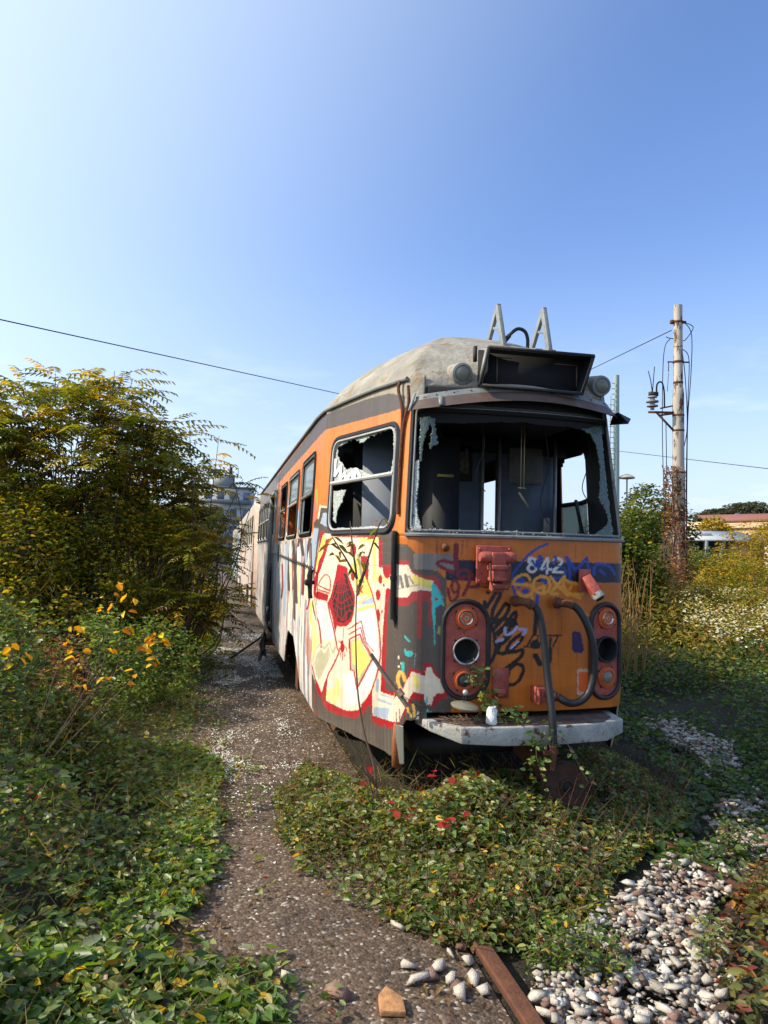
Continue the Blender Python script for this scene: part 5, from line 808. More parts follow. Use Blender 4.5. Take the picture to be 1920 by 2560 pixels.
# mirror mount on side
mb=MB(); mb.tube([(-1.15,5.5,1.52),(-1.16,5.5,1.47),(-1.155,5.5,1.35),(-1.15,5.5,1.30)],[.02,.022,.016,.018],8); mb.lathe((-1.12,5.5,1.42),(-1,0,0),[(0,.014),(.04,.018),(.055,.027),(.07,.024),(.078,.01)],12); mb.build('mirror_mount',M['black'],tram,True)
mb=MB(); mb.tube(smooth_path([SP(-5.2,1.62,.03),SP(-3.5,1.61,.025),SP(-2,1.57,.03),SP(-.8,1.545,.03),SP(-.1,1.53,.05)],8),.006,5)
for k in range(40): s_=-3.2+k*.08; mb.tube([SP(s_,1.60-.02*k/10,.02),SP(s_+.03,1.60-.02*k/10+.02*(-1)**k,.035)],.003,4)
mb.build('barbed_cable',M['dark'],tram)
mb=MB(); mb.tube(smooth_path([(-.80,4.30,.83),(-.6,4.13,.745),(-.5,4.12,.72)],6),.0025,4); mb.build('slack_wire',M['dark'],tram)
# cab interior
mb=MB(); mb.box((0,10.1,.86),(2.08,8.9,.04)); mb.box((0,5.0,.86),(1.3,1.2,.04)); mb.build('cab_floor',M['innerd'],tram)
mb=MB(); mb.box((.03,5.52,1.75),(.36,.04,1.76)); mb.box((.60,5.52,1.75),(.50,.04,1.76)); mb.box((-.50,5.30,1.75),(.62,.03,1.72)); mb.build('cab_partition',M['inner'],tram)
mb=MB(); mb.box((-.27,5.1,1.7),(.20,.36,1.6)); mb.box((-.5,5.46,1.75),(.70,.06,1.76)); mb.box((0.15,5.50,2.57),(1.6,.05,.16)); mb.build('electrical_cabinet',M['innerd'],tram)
mb=MB(); 
for x in(.845,.21,.355): mb.box((x,5.47,1.75),(.022,.03,1.72))
mb.build('door_strip',M['alu'],tram)
mb=MB(); mb.box((.59,5.485,2.40),(.30,.03,.30)); mb.build('seat_pad',mat('grey_pad',(128,128,122),rough=.6,noise=.3),tram,bev=.03)
mb=MB(); mb.box((.03,5.485,2.40),(.20,.02,.30)); mb.build('notice_board',M['dark'],tram,bev=.01); mb=MB(); mb.box((.03,5.47,2.40),(.12,.01,.18)); mb.box((.07,5.468,2.42),(.03,.012,.22)); mb.build('torn_poster',mat('torn_poster',(120,112,98),noise=.8,nscale=40),tram)
mb=MB(); mb.box((.78,5.485,1.92),(.055,.03,.12)); mb.build('switch_box',M['alu'],tram,bev=.008)
mb=MB(); mb.box((-.28,4.91,2.22),(.12,.02,.02)); mb.build('small_sign',mat('yellow_label',(150,140,70)),tram)
mb=MB()
for x in(.145,.168): mb.tube([(x,4.55,2.56),(x-.003,4.55,2.12)],.004,5)
mb.tube([(.125,4.55,2.12),(.18,4.55,2.118)],.007,6); mb.tube([(.13,4.55,2.09),(.20,4.55,1.99)],.008,6); mb.build('pull_cord',mat('cord',(150,135,105)),tram)
mb=MB(); mb.tube([(1.0,5.4,2.12),(.80,4.9,1.80)],.016,6); mb.tube([(1.0,5.0,2.5),(.98,4.95,1.8)],.02,6); mb.build('cab_post',M['dark'],tram)
surf('right_cab_pane',STOT-.25,STOT+.34,.05,1.81,2.10,.05,None,None,M['glass_c'],tram,off=-.01,thick=.005)
mb=MB(); mb.tube([SP(s,2.11,-.01) for s in(STOT-.25,STOT+.0,STOT+.34)],.02,6); mb.build('right_cab_bar',M['dark'],tram,True)
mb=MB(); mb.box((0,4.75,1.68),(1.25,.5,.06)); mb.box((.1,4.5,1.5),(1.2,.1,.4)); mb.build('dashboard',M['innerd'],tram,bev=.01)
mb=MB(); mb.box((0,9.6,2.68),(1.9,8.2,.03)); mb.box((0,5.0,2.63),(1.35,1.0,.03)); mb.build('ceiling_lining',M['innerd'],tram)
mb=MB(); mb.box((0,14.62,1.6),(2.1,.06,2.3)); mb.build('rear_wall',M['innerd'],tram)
for yy in(6.7,7.9,9.1): mb=MB(); mb.box((.7,yy,1.3),(.42,.42,.06)); mb.box((.7,yy+.22,1.6),(.42,.05,.6)); mb.build('passenger_seat',M['orange'],tram,bev=.02)
# ---------------- trams behind ----------------
def rear_tram(label,y0,y1,xo,cols,seed):
    t=thing('tram',label,'tram',(xo,(y0+y1)/2,0),group='row of abandoned trams')
    def sh(name,x,face):
        ys=np.arange(y0+.6,y1-.6,.12); zs=np.linspace(.42,2.72,90); A,B=np.meshgrid(ys,zs,indexing='ij'); A_=A-y0
        X=np.full(A.shape,x)+(-.03 if x>xo else .03)*np.clip((B-1.75)/.9,0,1)
        ca=(A[:-1,:-1]+A[1:,1:])/2-y0; cb=(B[:-1,:-1]+B[1:,1:])/2; k=np.ones(ca.shape,bool)
        for q in range(int((y1-y0-2)/1.15)): k&=~rrect(ca,cb,1.0+q*1.15,1.9+q*1.15,1.8,2.45,.1)
        for q in(2.6,y1-y0-3.4): k&=~((np.abs(ca-q)<.75)&(cb<.8))
        idx=np.arange(A.size).reshape(A.shape); qd=np.stack([idx[:-1,:-1],idx[1:,:-1],idx[1:,1:],idx[:-1,1:]],-1)[k]
        g=fbm(A_*1.5+seed,B*1.3,seed)[...,None]; h=fbm(A_*3,B*3,seed+9)[...,None]
        c=np.array(lin(cols[0]))*(1-g)+np.array(lin(cols[1]))*g; c=np.where(h>.6,np.array(lin(cols[2])),c); c=np.where((B>1.78)[...,None],np.array(lin((190,178,160)))*(.7+.4*g),c)
        o=np_mesh(name,np.stack([X,A,B],-1).reshape(-1,3),qd.ravel(),np.full(len(qd),4),M['paint'],c.reshape(-1,3),True,t); o.modifiers.new('s','SOLIDIFY').thickness=.03
    sh('side_wall',xo-1.1,1); sh('side_wall',xo+1.1,-1)
    mb=MB(); V=[];xs=np.linspace(-1,1,21)
    st_=[(y0,.5),(y0+.15,.82),(y0+.6,1),(y1-.6,1),(y1-.15,.82),(y1,.5)]
    for y,k in st_:
        for x in xs: V.append((xo+x*1.1*(k*.3+.7),y,2.72+(.6*k)*g_(abs(x))))
    mb.add(V,[(i*21+j,i*21+j+1,(i+1)*21+j+1,(i+1)*21+j) for i in range(5) for j in range(20)]); mb.build('roof',M['roof'],t,True).modifiers.new('s','SOLIDIFY').thickness=.03
    for (ya,yb,nm) in((y0,y0+.6,'front_panel'),(y1,y1-.6,'rear_panel')):
        V=[];pl=[(-1.1,yb),(-.86,(ya*.8+yb*.2)),(-.7,ya),(.7,ya),(.86,(ya*.8+yb*.2)),(1.1,yb)]
        for z in(.45,1.75,1.76,2.50,2.51,2.74): 
            for x,y in pl: V.append((xo+x,y,z))
        F=[(i*6+j,i*6+j+1,(i+1)*6+j+1,(i+1)*6+j) for i in(0,1,3,4) for j in range(5)]+[(12,13,19,18),(16,17,23,22)]
        mb=MB(); mb.add(V,F); mb.build(nm,mat('rear_tram_front',cols[0],noise=.3),t).modifiers.new('s','SOLIDIFY').thickness=.03
    mb=MB(); mb.box((xo,(y0+y1)/2,.6),(1.8,y1-y0-.8,.3)); mb.build('underframe',M['dark'],t)
    mb=MB(); mb.box((xo,(y0+y1)/2,.9),(2.0,y1-y0-1.2,.05)); mb.box((xo+.3,(y0+y1)/2,1.5),(.8,y1-y0-3,1.0)); mb.build('interior',M['innerd'],t)
    for q in(y0+2.6,y1-3.4):
        for dy in(-.6,.6): mb=MB(); mb.lathe((xo-.72,q+dy,.34),(-1,0,0),[(-.05,.34),(.05,.34),(.05,.2),(.08,.06)],20); mb.build('wheel',M['rust'],t,True)
    return t
rear_tram('pale pink graffiti tram standing second in the row, right behind the orange one',15.5,28.0,0.0,((206,176,160),(190,190,184),(120,96,90)),3)
rear_tram('pale blue sprayed tram standing last in the row behind the pink one',29.2,41.5,0.0,((120,150,180),(190,196,196),(60,80,120)),8)
# ---------------- ground, path, track ----------------
def grid_sheet(name,x0,x1,nx,y0,y1,ny,zf,m,kind='structure',ys=None):
    xs=np.linspace(x0,x1,nx); ys=np.linspace(y0,y1,ny) if ys is None else ys; A,B=np.meshgrid(xs,ys,indexing='ij'); Z=zf(A,B)
    idx=np.arange(A.size).reshape(A.shape); q=np.stack([idx[:-1,:-1],idx[1:,:-1],idx[1:,1:],idx[:-1,1:]],-1).reshape(-1,4)
    o=np_mesh(name,np.stack([A,B,Z],-1).reshape(-1,3),q.ravel(),np.full(len(q),4),m,None,True); o['kind']=kind; return o
def ground_mat():
    m=bpy.data.materials.new('soil_and_litter'); m.use_nodes=True; n=m.node_tree; b=n.nodes['Principled BSDF']; l=n.links.new; b.inputs['Roughness'].default_value=.95
    t=n.nodes.new('ShaderNodeTexCoord'); a=n.nodes.new('ShaderNodeTexNoise'); a.inputs['Scale'].default_value=.8; a.inputs['Detail'].default_value=9; l(t.outputs['Object'],a.inputs[0])
    c=n.nodes.new('ShaderNodeValToRGB'); e=c.color_ramp.elements; e[0].position=.35; e[0].color=(.030,.022,.014,1); e[1].position=.7; e[1].color=(.055,.060,.022,1); l(a.outputs[0],c.inputs[0])
    v=n.nodes.new('ShaderNodeTexNoise'); v.inputs['Scale'].default_value=45; v.inputs['Detail'].default_value=6; l(t.outputs['Object'],v.inputs[0])
    mm=n.nodes.new('ShaderNodeMixRGB'); mm.blend_type='MULTIPLY'; mm.inputs[0].default_value=.8; l(c.outputs[0],mm.inputs[1]); l(v.outputs[0],mm.inputs[2]); l(mm.outputs[0],b.inputs[0])
    bp=n.nodes.new('ShaderNodeBump'); bp.inputs['Strength'].default_value=1; bp.inputs['Distance'].default_value=.03; l(v.outputs[0],bp.inputs['Height']); l(bp.outputs[0],b.inputs['Normal']); return m
def asphalt_mat():
    m=bpy.data.materials.new('worn_asphalt'); m.use_nodes=True; n=m.node_tree; b=n.nodes['Principled BSDF']; l=n.links.new; b.inputs['Roughness'].default_value=.8
    t=n.nodes.new('ShaderNodeTexCoord'); v=n.nodes.new('ShaderNodeTexVoronoi'); v.inputs['Scale'].default_value=75; l(t.outputs['Object'],v.inputs[0])
    c=n.nodes.new('ShaderNodeValToRGB'); c.color_ramp.interpolation='LINEAR'; e=c.color_ramp.elements; e[0].position=0; e[0].color=(.052,.032,.019,1); e[1].position=.82; e[1].color=(.138,.092,.060,1); k=e.new(.94); k.color=(.21,.165,.125,1); k=e.new(.985); k.color=(.42,.37,.31,1)
    s=n.nodes.new('ShaderNodeSeparateColor'); l(v.outputs['Color'],s.inputs[0]); l(s.outputs[0],c.inputs[0])
    a=n.nodes.new('ShaderNodeTexNoise'); a.inputs['Scale'].default_value=1.6; a.inputs['Detail'].default_value=8; a.inputs['Roughness'].default_value=.7; l(t.outputs['Object'],a.inputs[0])
    r=n.nodes.new('ShaderNodeMapRange'); r.inputs[1].default_value=.3; r.inputs[2].default_value=.7; r.inputs[3].default_value=.40; r.inputs[4].default_value=1.25; l(a.outputs[0],r.inputs[0])
    mm=n.nodes.new('ShaderNodeMixRGB'); mm.blend_type='MULTIPLY'; mm.inputs[0].default_value=1; l(c.outputs[0],mm.inputs[1]); l(r.outputs[0],mm.inputs[2]); l(mm.outputs[0],b.inputs[0])
    d=n.nodes.new('ShaderNodeMath'); d.operation='SUBTRACT'; d.inputs[0].default_value=1; l(v.outputs['Distance'],d.inputs[1])
    bp=n.nodes.new('ShaderNodeBump'); bp.inputs['Strength'].default_value=.7; bp.inputs['Distance'].default_value=.006; l(d.outputs[0],bp.inputs['Height']); l(bp.outputs[0],b.inputs['Normal']); return m
gy=np.concatenate([np.linspace(-30,0,8),np.linspace(.5,30,60),np.linspace(35,1500,30)])
grid_sheet('ground',-900,900,121,0,0,0,lambda A,B:-.012+0*A,ground_mat(),ys=gy)
def eL(y): return np.interp(y,[0,2,2.6,2.9,3.0,3.3,3.5,4,4.7,5.7,6.3,8.6,12.5,26,60],[-1.5,-1.58,-1.62,-1.66,-2.0,-2.05,-1.85,-1.75,-1.74,-1.78,-2.02,-1.95,-1.8,-1.4,-1.3])
yy=np.concatenate([np.linspace(.5,12,60),np.linspace(13,60,20)]); pv=[];
for y in yy: pv+=[(eL(y)-.55,y,-.004),(-.76,y,-.004)]
mb=MB(); mb.add(pv,[(2*i,2*i+1,2*i+3,2*i+2) for i in range(len(yy)-1)]); mb.build('path',asphalt_mat())['kind']='structure'
mb=MB()
for x in(-.7175,.7175):
    prof=[(-.035,.03),(-.03,.036),(.03,.036),(.035,.03),(.03,0),(.008,-.02),(.008,-.09),(-.008,-.09),(-.008,-.02),(-.03,0)]
    n=len(prof); V=[(x+a,y,z+.012) for y in(1.2,4.0 if x<0 else 4.4) for a,z in prof]
    mb=MB(); mb.add(V,[tuple(range(n)),tuple(range(n,2*n))[::-1]]+[(i,n+i,n+(i+1)%n,(i+1)%n) for i in range(n)])
    o=mb.build('rail',M['rust'],bev=.003); attrs(o,'rusty brown rail emerging from the weeds at the lower edge of the path' if x<0 else 'rusted rail under the right wheels, mostly hidden in creepers and stones','rail',group='track rails')
def stone_cloud(name,P_,size,cols,m,parent=None,seed=1):
    r=np.random.default_rng(seed)
    base=np.array([(1.2,.5,.6),(1.0,.8,-.7),(.5,-1.1,.9),(1.1,-.7,-.6),(-.6,1.0,.8),(-1.2,.7,-.5),(-.9,-.8,.4),(-.7,-.9,-.8)],float)*.70
    bm=bmesh.new(); 
    for v in base: bm.verts.new(v)
    res=bmesh.ops.convex_hull(bm,input=bm.verts[:]); bm.verts.ensure_lookup_table(); bm.verts.index_update(); F=np.array([[v.index for v in f.verts] for f in bm.faces]); bm.free()
    N=len(P_); nb=len(base); V=np.tile(base,(N,1,1))+.62*(r.random((N,nb,3))-.5)
    V*=np.stack([1.05+.4*r.random(N),.65+.4*r.random(N),.45+.35*r.random(N)],-1)[:,None,:]
    a=r.random(N)*2*PI; b=(r.random(N)-.5)*1.2; ca,sa,cb,sb=np.cos(a),np.sin(a),np.cos(b),np.sin(b)
    x=V[...,0];y=V[...,1];z=V[...,2]; y,z=y*cb[:,None]-z*sb[:,None],y*sb[:,None]+z*cb[:,None]; x,y=x*ca[:,None]-y*sa[:,None],x*sa[:,None]+y*ca[:,None]
    V=np.stack([x,y,z],-1)*np.asarray(size)[:,None,None]*.5+np.asarray(P_)[:,None,:]
    Fa=(F[None]+(np.arange(N)*nb)[:,None,None]).reshape(-1); C=np.repeat(cols,nb,0)
    return np_mesh(name,V.reshape(-1,3),Fa,np.full(N*len(F),3),m,C,False,parent)
M['stone']=mat('ballast_stone',vc=True,rough=.85,noise=.25,nscale=60,bump=.5,bscale=160)
STC=np.array([lin(c) for c in((184,176,164),(160,152,140),(136,106,92),(206,200,190),(108,84,72),(142,130,118))])
ballast=[(-.64,2.3),(-.62,2.75),(-.39,2.92),(.06,3.16),(.36,3.42),(1.0,3.77),(1.42,4.2),(2.05,5.3),(2.3,6.5),(2.74,6.64),(2.6,5.6),(2.24,5.1),(1.8,4.2),(1.4,3.7),(.86,3.3),(.36,2.96),(.02,2.45),(-.1,1.9),(-.64,1.9)]
n=42000; X=rng.uniform(-.65,3.1,n);Y=rng.uniform(1.9,6.9,n); k=inpoly(X+.35*(fbm(X*3,Y*3,2)-.5),Y+.35*(fbm(X*3,Y*3,7)-.5),ballast)&(rng.random(n)<np.clip(1-.8*(fbm(X*2.3,Y*2.3,33)>.58),0,1))&((np.abs(X-.7175)>.05)); X=X[k];Y=Y[k]; Z=.0+.05*rng.random(len(X))+.04*fbm(X*2,Y*2,4); S_=rng.uniform(.014,.033,len(X))+.045*rng.random(len(X))**5
o=stone_cloud('ballast_gravel',np.stack([X,Y,Z],-1),S_,STC[rng.choice(6,len(X),p=[.33,.2,.14,.14,.1,.09])]*rng.uniform(.75,1.1,(len(X),1)),M['stone']); o['kind']='stuff'; attrs(o,'bed of loose white and pinkish ballast stones beside the rails','gravel')
WP=[((-1.53,2.87),.055,0,'lone white stone on the open asphalt, left of all other white stones'),((-1.05,2.88),.05,0,'small white stone just behind the bigger one at the left end of the stone row'),((-1.03,2.77),.07,0,'biggest white stone at the left end of the row on the asphalt'),((-.85,2.93),.05,0,'white stone at the ivy edge, farthest of those by the rail tip'),((-.80,2.86),.055,0,'white stone next to the tip of the rusty rail'),((-.9,2.76),.05,0,'little white stone in the middle of the row on the asphalt'),((-.81,2.74),.065,0,'bright white stone touching the left side of the rusty rail'),((-.81,2.66),.05,0,'white stone by the rail, nearer the viewer than the bright one touching it'),((-.93,2.84),.06,0,'squarish white stone between the brown stones and the ivy'),((-.90,2.66),.06,0,'white stone at the near end of the row, left of the rail'),((-1.01,3.17),.06,0,'white stone half under the ivy edge in front of the tram'),((-2.02,3.25),.045,0,'white stone beside a brown one at the leaves left of the path'),((-.54,2.54),.08,0,'tall white stone in the weeds on the right side of the rail'),((-1.35,2.75),.07,2,'reddish brown stone alone on the asphalt'),((-2.08,3.30),.085,5,'brown stone lying at the leaf edge left of the path'),((-.79,2.97),.06,4,'brown stone between the rail tip and the ivy'),((-.97,2.80),.06,2,'reddish stone in the stone row beside the squarish white one'),((-.9,2.70),.05,4,'dark brown stone at the near end of the stone row')]
for i,((x,y),sz,ci,lb) in enumerate(WP):
    o=stone_cloud('stone',np.array([[0,0,0.]]),[sz*1.15],STC[[ci]],M['stone'],seed=40+i); o.location=(x,y,sz*.28); attrs(o,lb,'stone',group='loose stones on the asphalt')
mb=MB(); mb.add([(-1.22,2.60,.0),(-1.13,2.58,.0),(-1.12,2.66,.0),(-1.17,2.73,.0),(-1.21,2.68,.0),(-1.22,2.60,.022),(-1.13,2.58,.02),(-1.12,2.66,.022),(-1.17,2.73,.03),(-1.21,2.68,.03)],[(4,3,2,1,0),(5,6,7,8,9)]+[(i,(i+1)%5,5+(i+1)%5,5+i) for i in range(5)]); o=mb.build('brick_fragment',mat('brick',(176,128,84),noise=.4,nscale=30,rough=.9,bump=.5),bev=.003); attrs(o,'flat tan broken brick piece lying on the asphalt at the bottom','brick')
n=26000; X=rng.uniform(-.65,3.1,n);Y=rng.uniform(1.9,6.9,n); k=inpoly(X,Y,ballast); X=X[k];Y=Y[k]
o=stone_cloud('ballast_fines',np.stack([X,Y,.004+.02*rng.random(len(X))],-1),rng.uniform(.008,.018,len(X)),STC[rng.choice(6,len(X))]*rng.uniform(.35,.9,(len(X),1)),M['stone'],seed=3); o['kind']='stuff'; attrs(o,'fine dusty grit lying between the ballast stones','grit')
# broken safety glass on the path
n=150000; X=rng.uniform(-2.2,-.95,n);Y=rng.uniform(3.2,15,n)
dn=np.clip((fbm(X*1.7+3,Y*.9,12)-.46)*6,0,1)*np.where((Y>5.6),1,.15)+np.where(Y<5.6,.008,.03); dn*=np.interp(Y,[3,5.5,6,9,11,12.5,14,15],[.5,.8,1.3,1.2,.25,.9,.9,.3]); k=rng.random(n)<dn; X=X[k];Y=Y[k]; N=len(X)
sz=rng.uniform(.004,.009,N)*np.interp(Y,[3,7,15],[1,1.1,1.6]); a=rng.random((N,3,1))*2*PI; th=np.array([0,2.1,4.2])[None,:,None]+a[:,:1]
tri=np.concatenate([np.cos(th)*sz[:,None,None],np.sin(th)*sz[:,None,None],rng.uniform(-.6,.6,(N,3,1))*sz[:,None,None]],-1)+np.stack([X,Y,np.full(N,.006)],-1)[:,None,:]
M['crumb']=mat('glass_crumb',(228,226,214),rough=.12,spec=.9)
o=np_mesh('glass_crumbs',tri.reshape(-1,3),np.arange(N*3),np.full(N,3),M['crumb']); o['kind']='stuff'; attrs(o,'glittering crumbs of broken safety glass scattered over the path','glass')
# ---------------- foliage tools ----------------
def leafcloud(name,P_,D,Nn,size,asp,cols,m,parent=None,droop=.25,fold=.22):
    P_=np.asarray(P_,float); N=len(P_); D=D/np.linalg.norm(D,axis=1,keepdims=True); S=np.cross(D,Nn); S/=np.linalg.norm(S,axis=1,keepdims=True)+1e-9; U=np.cross(S,D)
    sz=np.asarray(size)[:,None]*np.ones((N,1)); w=sz*np.asarray(asp).reshape(-1,1)/2; droop=np.asarray(droop).reshape(-1,1)
    b=P_; t=P_+D*sz-U*sz*droop
    def pt(al,wd,h): return P_+D*sz*al+S*w*wd+U*(sz*h)
    V=np.stack([b,pt(.30,.95,fold*.25),pt(.68,.80,fold*.2-droop*.4),t,pt(.68,-.80,fold*.2-droop*.4),pt(.30,-.95,fold*.25)],1)
    i=np.arange(N)[:,None]*6; q=np.concatenate([i+[0,1,2,3],i+[0,3,4,5]],1).reshape(-1,4)
    C=np.repeat(np.asarray(cols),6,0)
    return np_mesh(name,V.reshape(-1,3),q.ravel(),np.full(len(q),4),m,C,False,parent)
M['leaf']=mat('leaf',vc=True,rough=.42,transl=.40,spec=.5)
M['leaf_m']=mat('leaf_matt',vc=True,rough=.7,transl=.34,spec=.2)
M['bark']=mat('bark',(84,70,58),rough=.9,noise=.35,nscale=20,bump=.6)
M['twig']=mat('twig',(104,84,66),rough=.85,noise=.3)
PAL=dict(litter=[((110,84,58),.4),((134,108,72),.2),((84,62,44),.25),((150,124,60),.08),((96,100,60),.07)],straw=[((112,104,70),.4),((84,88,50),.3),((96,74,52),.3)],ivy=[((66,94,40),.3),((88,118,54),.3),((122,142,76),.18),((144,142,70),.05),((80,66,46),.07),((188,152,42),.02),((130,138,108),.08)],
 ivyf=[((70,92,42),.29),((98,120,60),.28),((134,144,86),.18),((146,136,76),.06),((200,160,46),.025),((116,84,58),.09),((146,56,42),.015),((136,134,110),.07)],
 dark=[((53,77,38),.4),((74,98,44),.35),((102,117,53),.15),((81,65,40),.1)],
 ail=[((86,100,29),.28),((117,121,33),.26),((152,138,31),.18),((63,74,29),.14),((184,147,24),.06),((107,79,33),.06)],
  aily=[((140,130,36),.35),((160,140,32),.2),((186,150,36),.12),((98,100,34),.33)],
 yel=[((160,128,36),.28),((150,134,46),.3),((112,112,46),.34),((184,146,40),.08)],
 weed=[((131,124,56),.3),((102,105,47),.25),((156,138,71),.2),((128,95,53),.15),((77,86,35),.1)],
 red=[((126,74,56),.3),((148,104,80),.3),((100,62,48),.2),((136,120,72),.2)],
 redg=[((132,66,50),.12),((102,78,60),.24),((88,98,52),.3),((116,120,64),.26),((168,120,52),.05)],
 map=[((70,88,38),.35),((92,104,44),.3),((52,68,32),.22),((146,122,48),.09)],
 pine=[((60,70,56),.5),((81,81,64),.5)])
def pcol(k,n,r,var=.25,X=None):
    c=np.array([lin(a) for a,_ in PAL[k]]); p=np.array([b for _,b in PAL[k]]); p=p/p.sum()
    o=c[r.choice(len(c),n,p=p)]*r.uniform(1-var,1+var,(n,1))
    if X is not None: o=o*(.72+.6*fbm(X[:,0]*3,X[:,1]*3+X[:,2]*3,5))[:,None]
    return o
def rdir(r,n,zlo=-.3,zhi=.6):
    a=r.random(n)*2*PI; z=r.uniform(zlo,zhi,n); return np.stack([np.cos(a),np.sin(a),z],-1)
def updir(r,n,t=.8): v=r.normal(0,t,(n,3)); v[:,2]=1; return v
def ground_leaves(name,label,cat,n,x0,x1,y0,y1,mask,hf,size,asp,pal,seed,m='leaf',spread=.9,kind='stuff',thick=None,zl=(-.3,.5),dr=.25,fo=.22):
    r=np.random.default_rng(seed); X=r.uniform(x0,x1,n);Y=r.uniform(y0,y1,n); k=mask(X,Y)
    k=k&(r.random(n)<np.clip(2.6*fbm(X*2.6,Y*2.6,seed)-.55,0.10,1)); X=X[k];Y=Y[k]; N=len(X)
    H=hf(X,Y)*(.3+1.2*fbm(X*2.6,Y*2.6,seed)); Z=H*(1-(r.random(N)**2.0)*spread)+.008
    P_=np.stack([X,Y,Z],-1); s=(size[0]+size[1])/2*np.clip(np.exp(r.normal(0,.30,N)),.5,1.6)
    s=s*np.clip(np.hypot(X+1.84,Y)/9,1,4)
    o=leafcloud(name,P_,rdir(r,N,*zl),updir(r,N,.95),s,asp,pcol(pal,N,r,X=P_),M[m],droop=dr,fold=fo); attrs(o,label,cat,kind=kind); return o
# ---- left bank of creeping leaves
def hL(X,Y):
    d=eL(Y)-X; return .05+.95*np.clip((d-.36)/1.15,0,1)**1.25*np.interp(Y,[2,2.6,3.5,4.6,6,8],[.5,.55,.7,1.0,1.15,1.2])
mL=lambda X,Y:(X<eL(Y)+.10*(fbm(X*5,Y*5,1)-.5)*2)&(X>-2.15-.34*Y)
ground_leaves('creeper_carpet','bank of glossy green creeping leaves rising left of the path','ground cover',76000,-4.6,-1.4,1.9,6.2,mL,hL,(.032,.058),.52,'ivy',11)
ground_leaves('creeper_carpet','green creeping leaves along the shaded far part of the path edge','ground cover',22000,-5.2,-1.3,6.0,14,mL,hL,(.035,.055),.55,'ivy',12)
ground_leaves('grass_tufts','thin grass blades and runners poking through the left bank','grass',9000,-4.2,-1.5,2.0,9,mL,lambda X,Y:hL(X,Y)+.05,(.09,.16),.03,'straw',111,m='leaf_m',zl=(.0,1.6),dr=.03,fo=0)
ground_leaves('clover_carpet','small round yellow green leaves mixed into the left bank by the path','ground cover',26000,-3.6,-1.4,2.0,8,lambda X,Y:mL(X,Y)&(fbm(X*1.7,Y*1.7,77)>.47),lambda X,Y:hL(X,Y)+.02,(.018,.034),.85,'ivyf',112)
ground_leaves('path_edge_sprigs','ragged leafy sprigs creeping over the left edge of the asphalt','ground cover',9000,-2.3,-1.3,2.6,12,lambda X,Y:(np.abs(X-eL(Y)-.12)<.18)&(fbm(X*4,Y*3,5)>.5),lambda X,Y:.05+0*X,(.03,.05),.5,'ivyf',113)
r=np.random.default_rng(5); n=9000; X=r.uniform(-2.1,-.72,n);Y=r.uniform(2.3,14,n); k=(r.random(n)<np.interp(X,[-2.1,-1.8,-1.5,-1.2,-1.0,-.72],[.9,.8,.10,.12,.8,.9])*np.clip(fbm(X*5,Y*4,51)*2.2-.5,.05,1)); X=X[k];Y=Y[k]; N=len(X)
o=leafcloud('fallen_leaves',np.stack([X,Y,np.full(N,.012)],-1),rdir(r,N,-.1,.1),updir(r,N,.3),r.uniform(.012,.036,N),.6,pcol('litter',N,r),M['leaf_m']); o['kind']='stuff'; attrs(o,'dry leaves and runners scattered on the asphalt path','leaves')
# ---- mound in front of tram
MD=[(-1.12,5.6),(-1.40,5.0),(-1.46,4.4),(-1.40,3.85),(-1.26,3.42),(-1.0,3.2),(-.86,2.98),(-.66,2.86),(-.5,2.72),(-.3,2.82),(-.02,3.1),(.16,3.42),(.55,3.66),(1.0,3.95),(1.35,4.5),(1.5,5.6),(.9,5.6),(.6,4.9),(-.6,4.75),(-.95,5.2)]
def edge_d(X,Y,poly): return segdist(X,Y,poly+[poly[0]],1)
def hM(X,Y): return .04+.30*np.clip(edge_d(X,Y,MD)/.6,0,1)**.9*np.interp(Y,[2.7,3.2,3.9,4.4],[.6,.85,1,1])*np.interp(X,[-1.4,-1,0,.6,1.5],[.7,.9,1,.8,.7])
mM=lambda X,Y:inpoly(X+.14*(fbm(X*6,Y*6,4)-.5),Y+.14*(fbm(X*6,Y*6,8)-.5),MD)
ground_leaves('vine_mound','mound of green, yellow and brown vine leaves in front of the tram','ground cover',98000,-1.5,1.5,2.6,5.6,mM,hM,(.022,.042),.56,'ivyf',13)
def stems(name,label,cat,n,mask_poly,hf,seed,pal=(96,66,44),L_=(.15,.4),rad=.0018,lean=.6,kind='stuff'):
    r=np.random.default_rng(seed); mb=MB(); al=np.array(mask_poly); c=0
    while c<n:
        x=r.uniform(al[:,0].min(),al[:,0].max()); y=r.uniform(al[:,1].min(),al[:,1].max())
        if not inpoly(np.array([x]),np.array([y]),mask_poly)[0]: continue
        h=float(hf(np.array([x]),np.array([y]))[0]); l=r.uniform(*L_); a=r.random()*6.28; p=np.array([x,y,max(0,h*.3)]); q=p+np.array([math.cos(a)*lean,math.sin(a)*lean,1])*l; mid=(p+q)/2+r.normal(0,.03,3)
        mb.tube([p,mid,q],[rad*1.3,rad,rad*.5],4,False); c+=1
    o=mb.build(name,mat(name+'_m',pal,rough=.9)); attrs(o,label,cat,kind=kind); return o
ground_leaves('mound_grass','wiry straw coloured grass blades in the mound before the tram','grass',3500,-1.5,1.5,2.6,5.6,mM,lambda X,Y:hM(X,Y)+.05,(.08,.15),.03,'straw',114,m='leaf_m',zl=(-.2,1.2),dr=.03,fo=0)
stems('dead_stems','thin brown dead stems poking out of the vine mound before the tram','twigs',420,MD,hM,14)
n=60;r=np.random.default_rng(77); P_=[];
for c in((.0-.62,3.98,.34),(-.50,3.9,.34),(-.85,3.75,.3),(-.35,4.0,.36),(-.7,3.5,.33),(-.95,4.2,.32)):
    for _ in range(5): P_.append(np.array(c)+r.normal(0,.035,3))
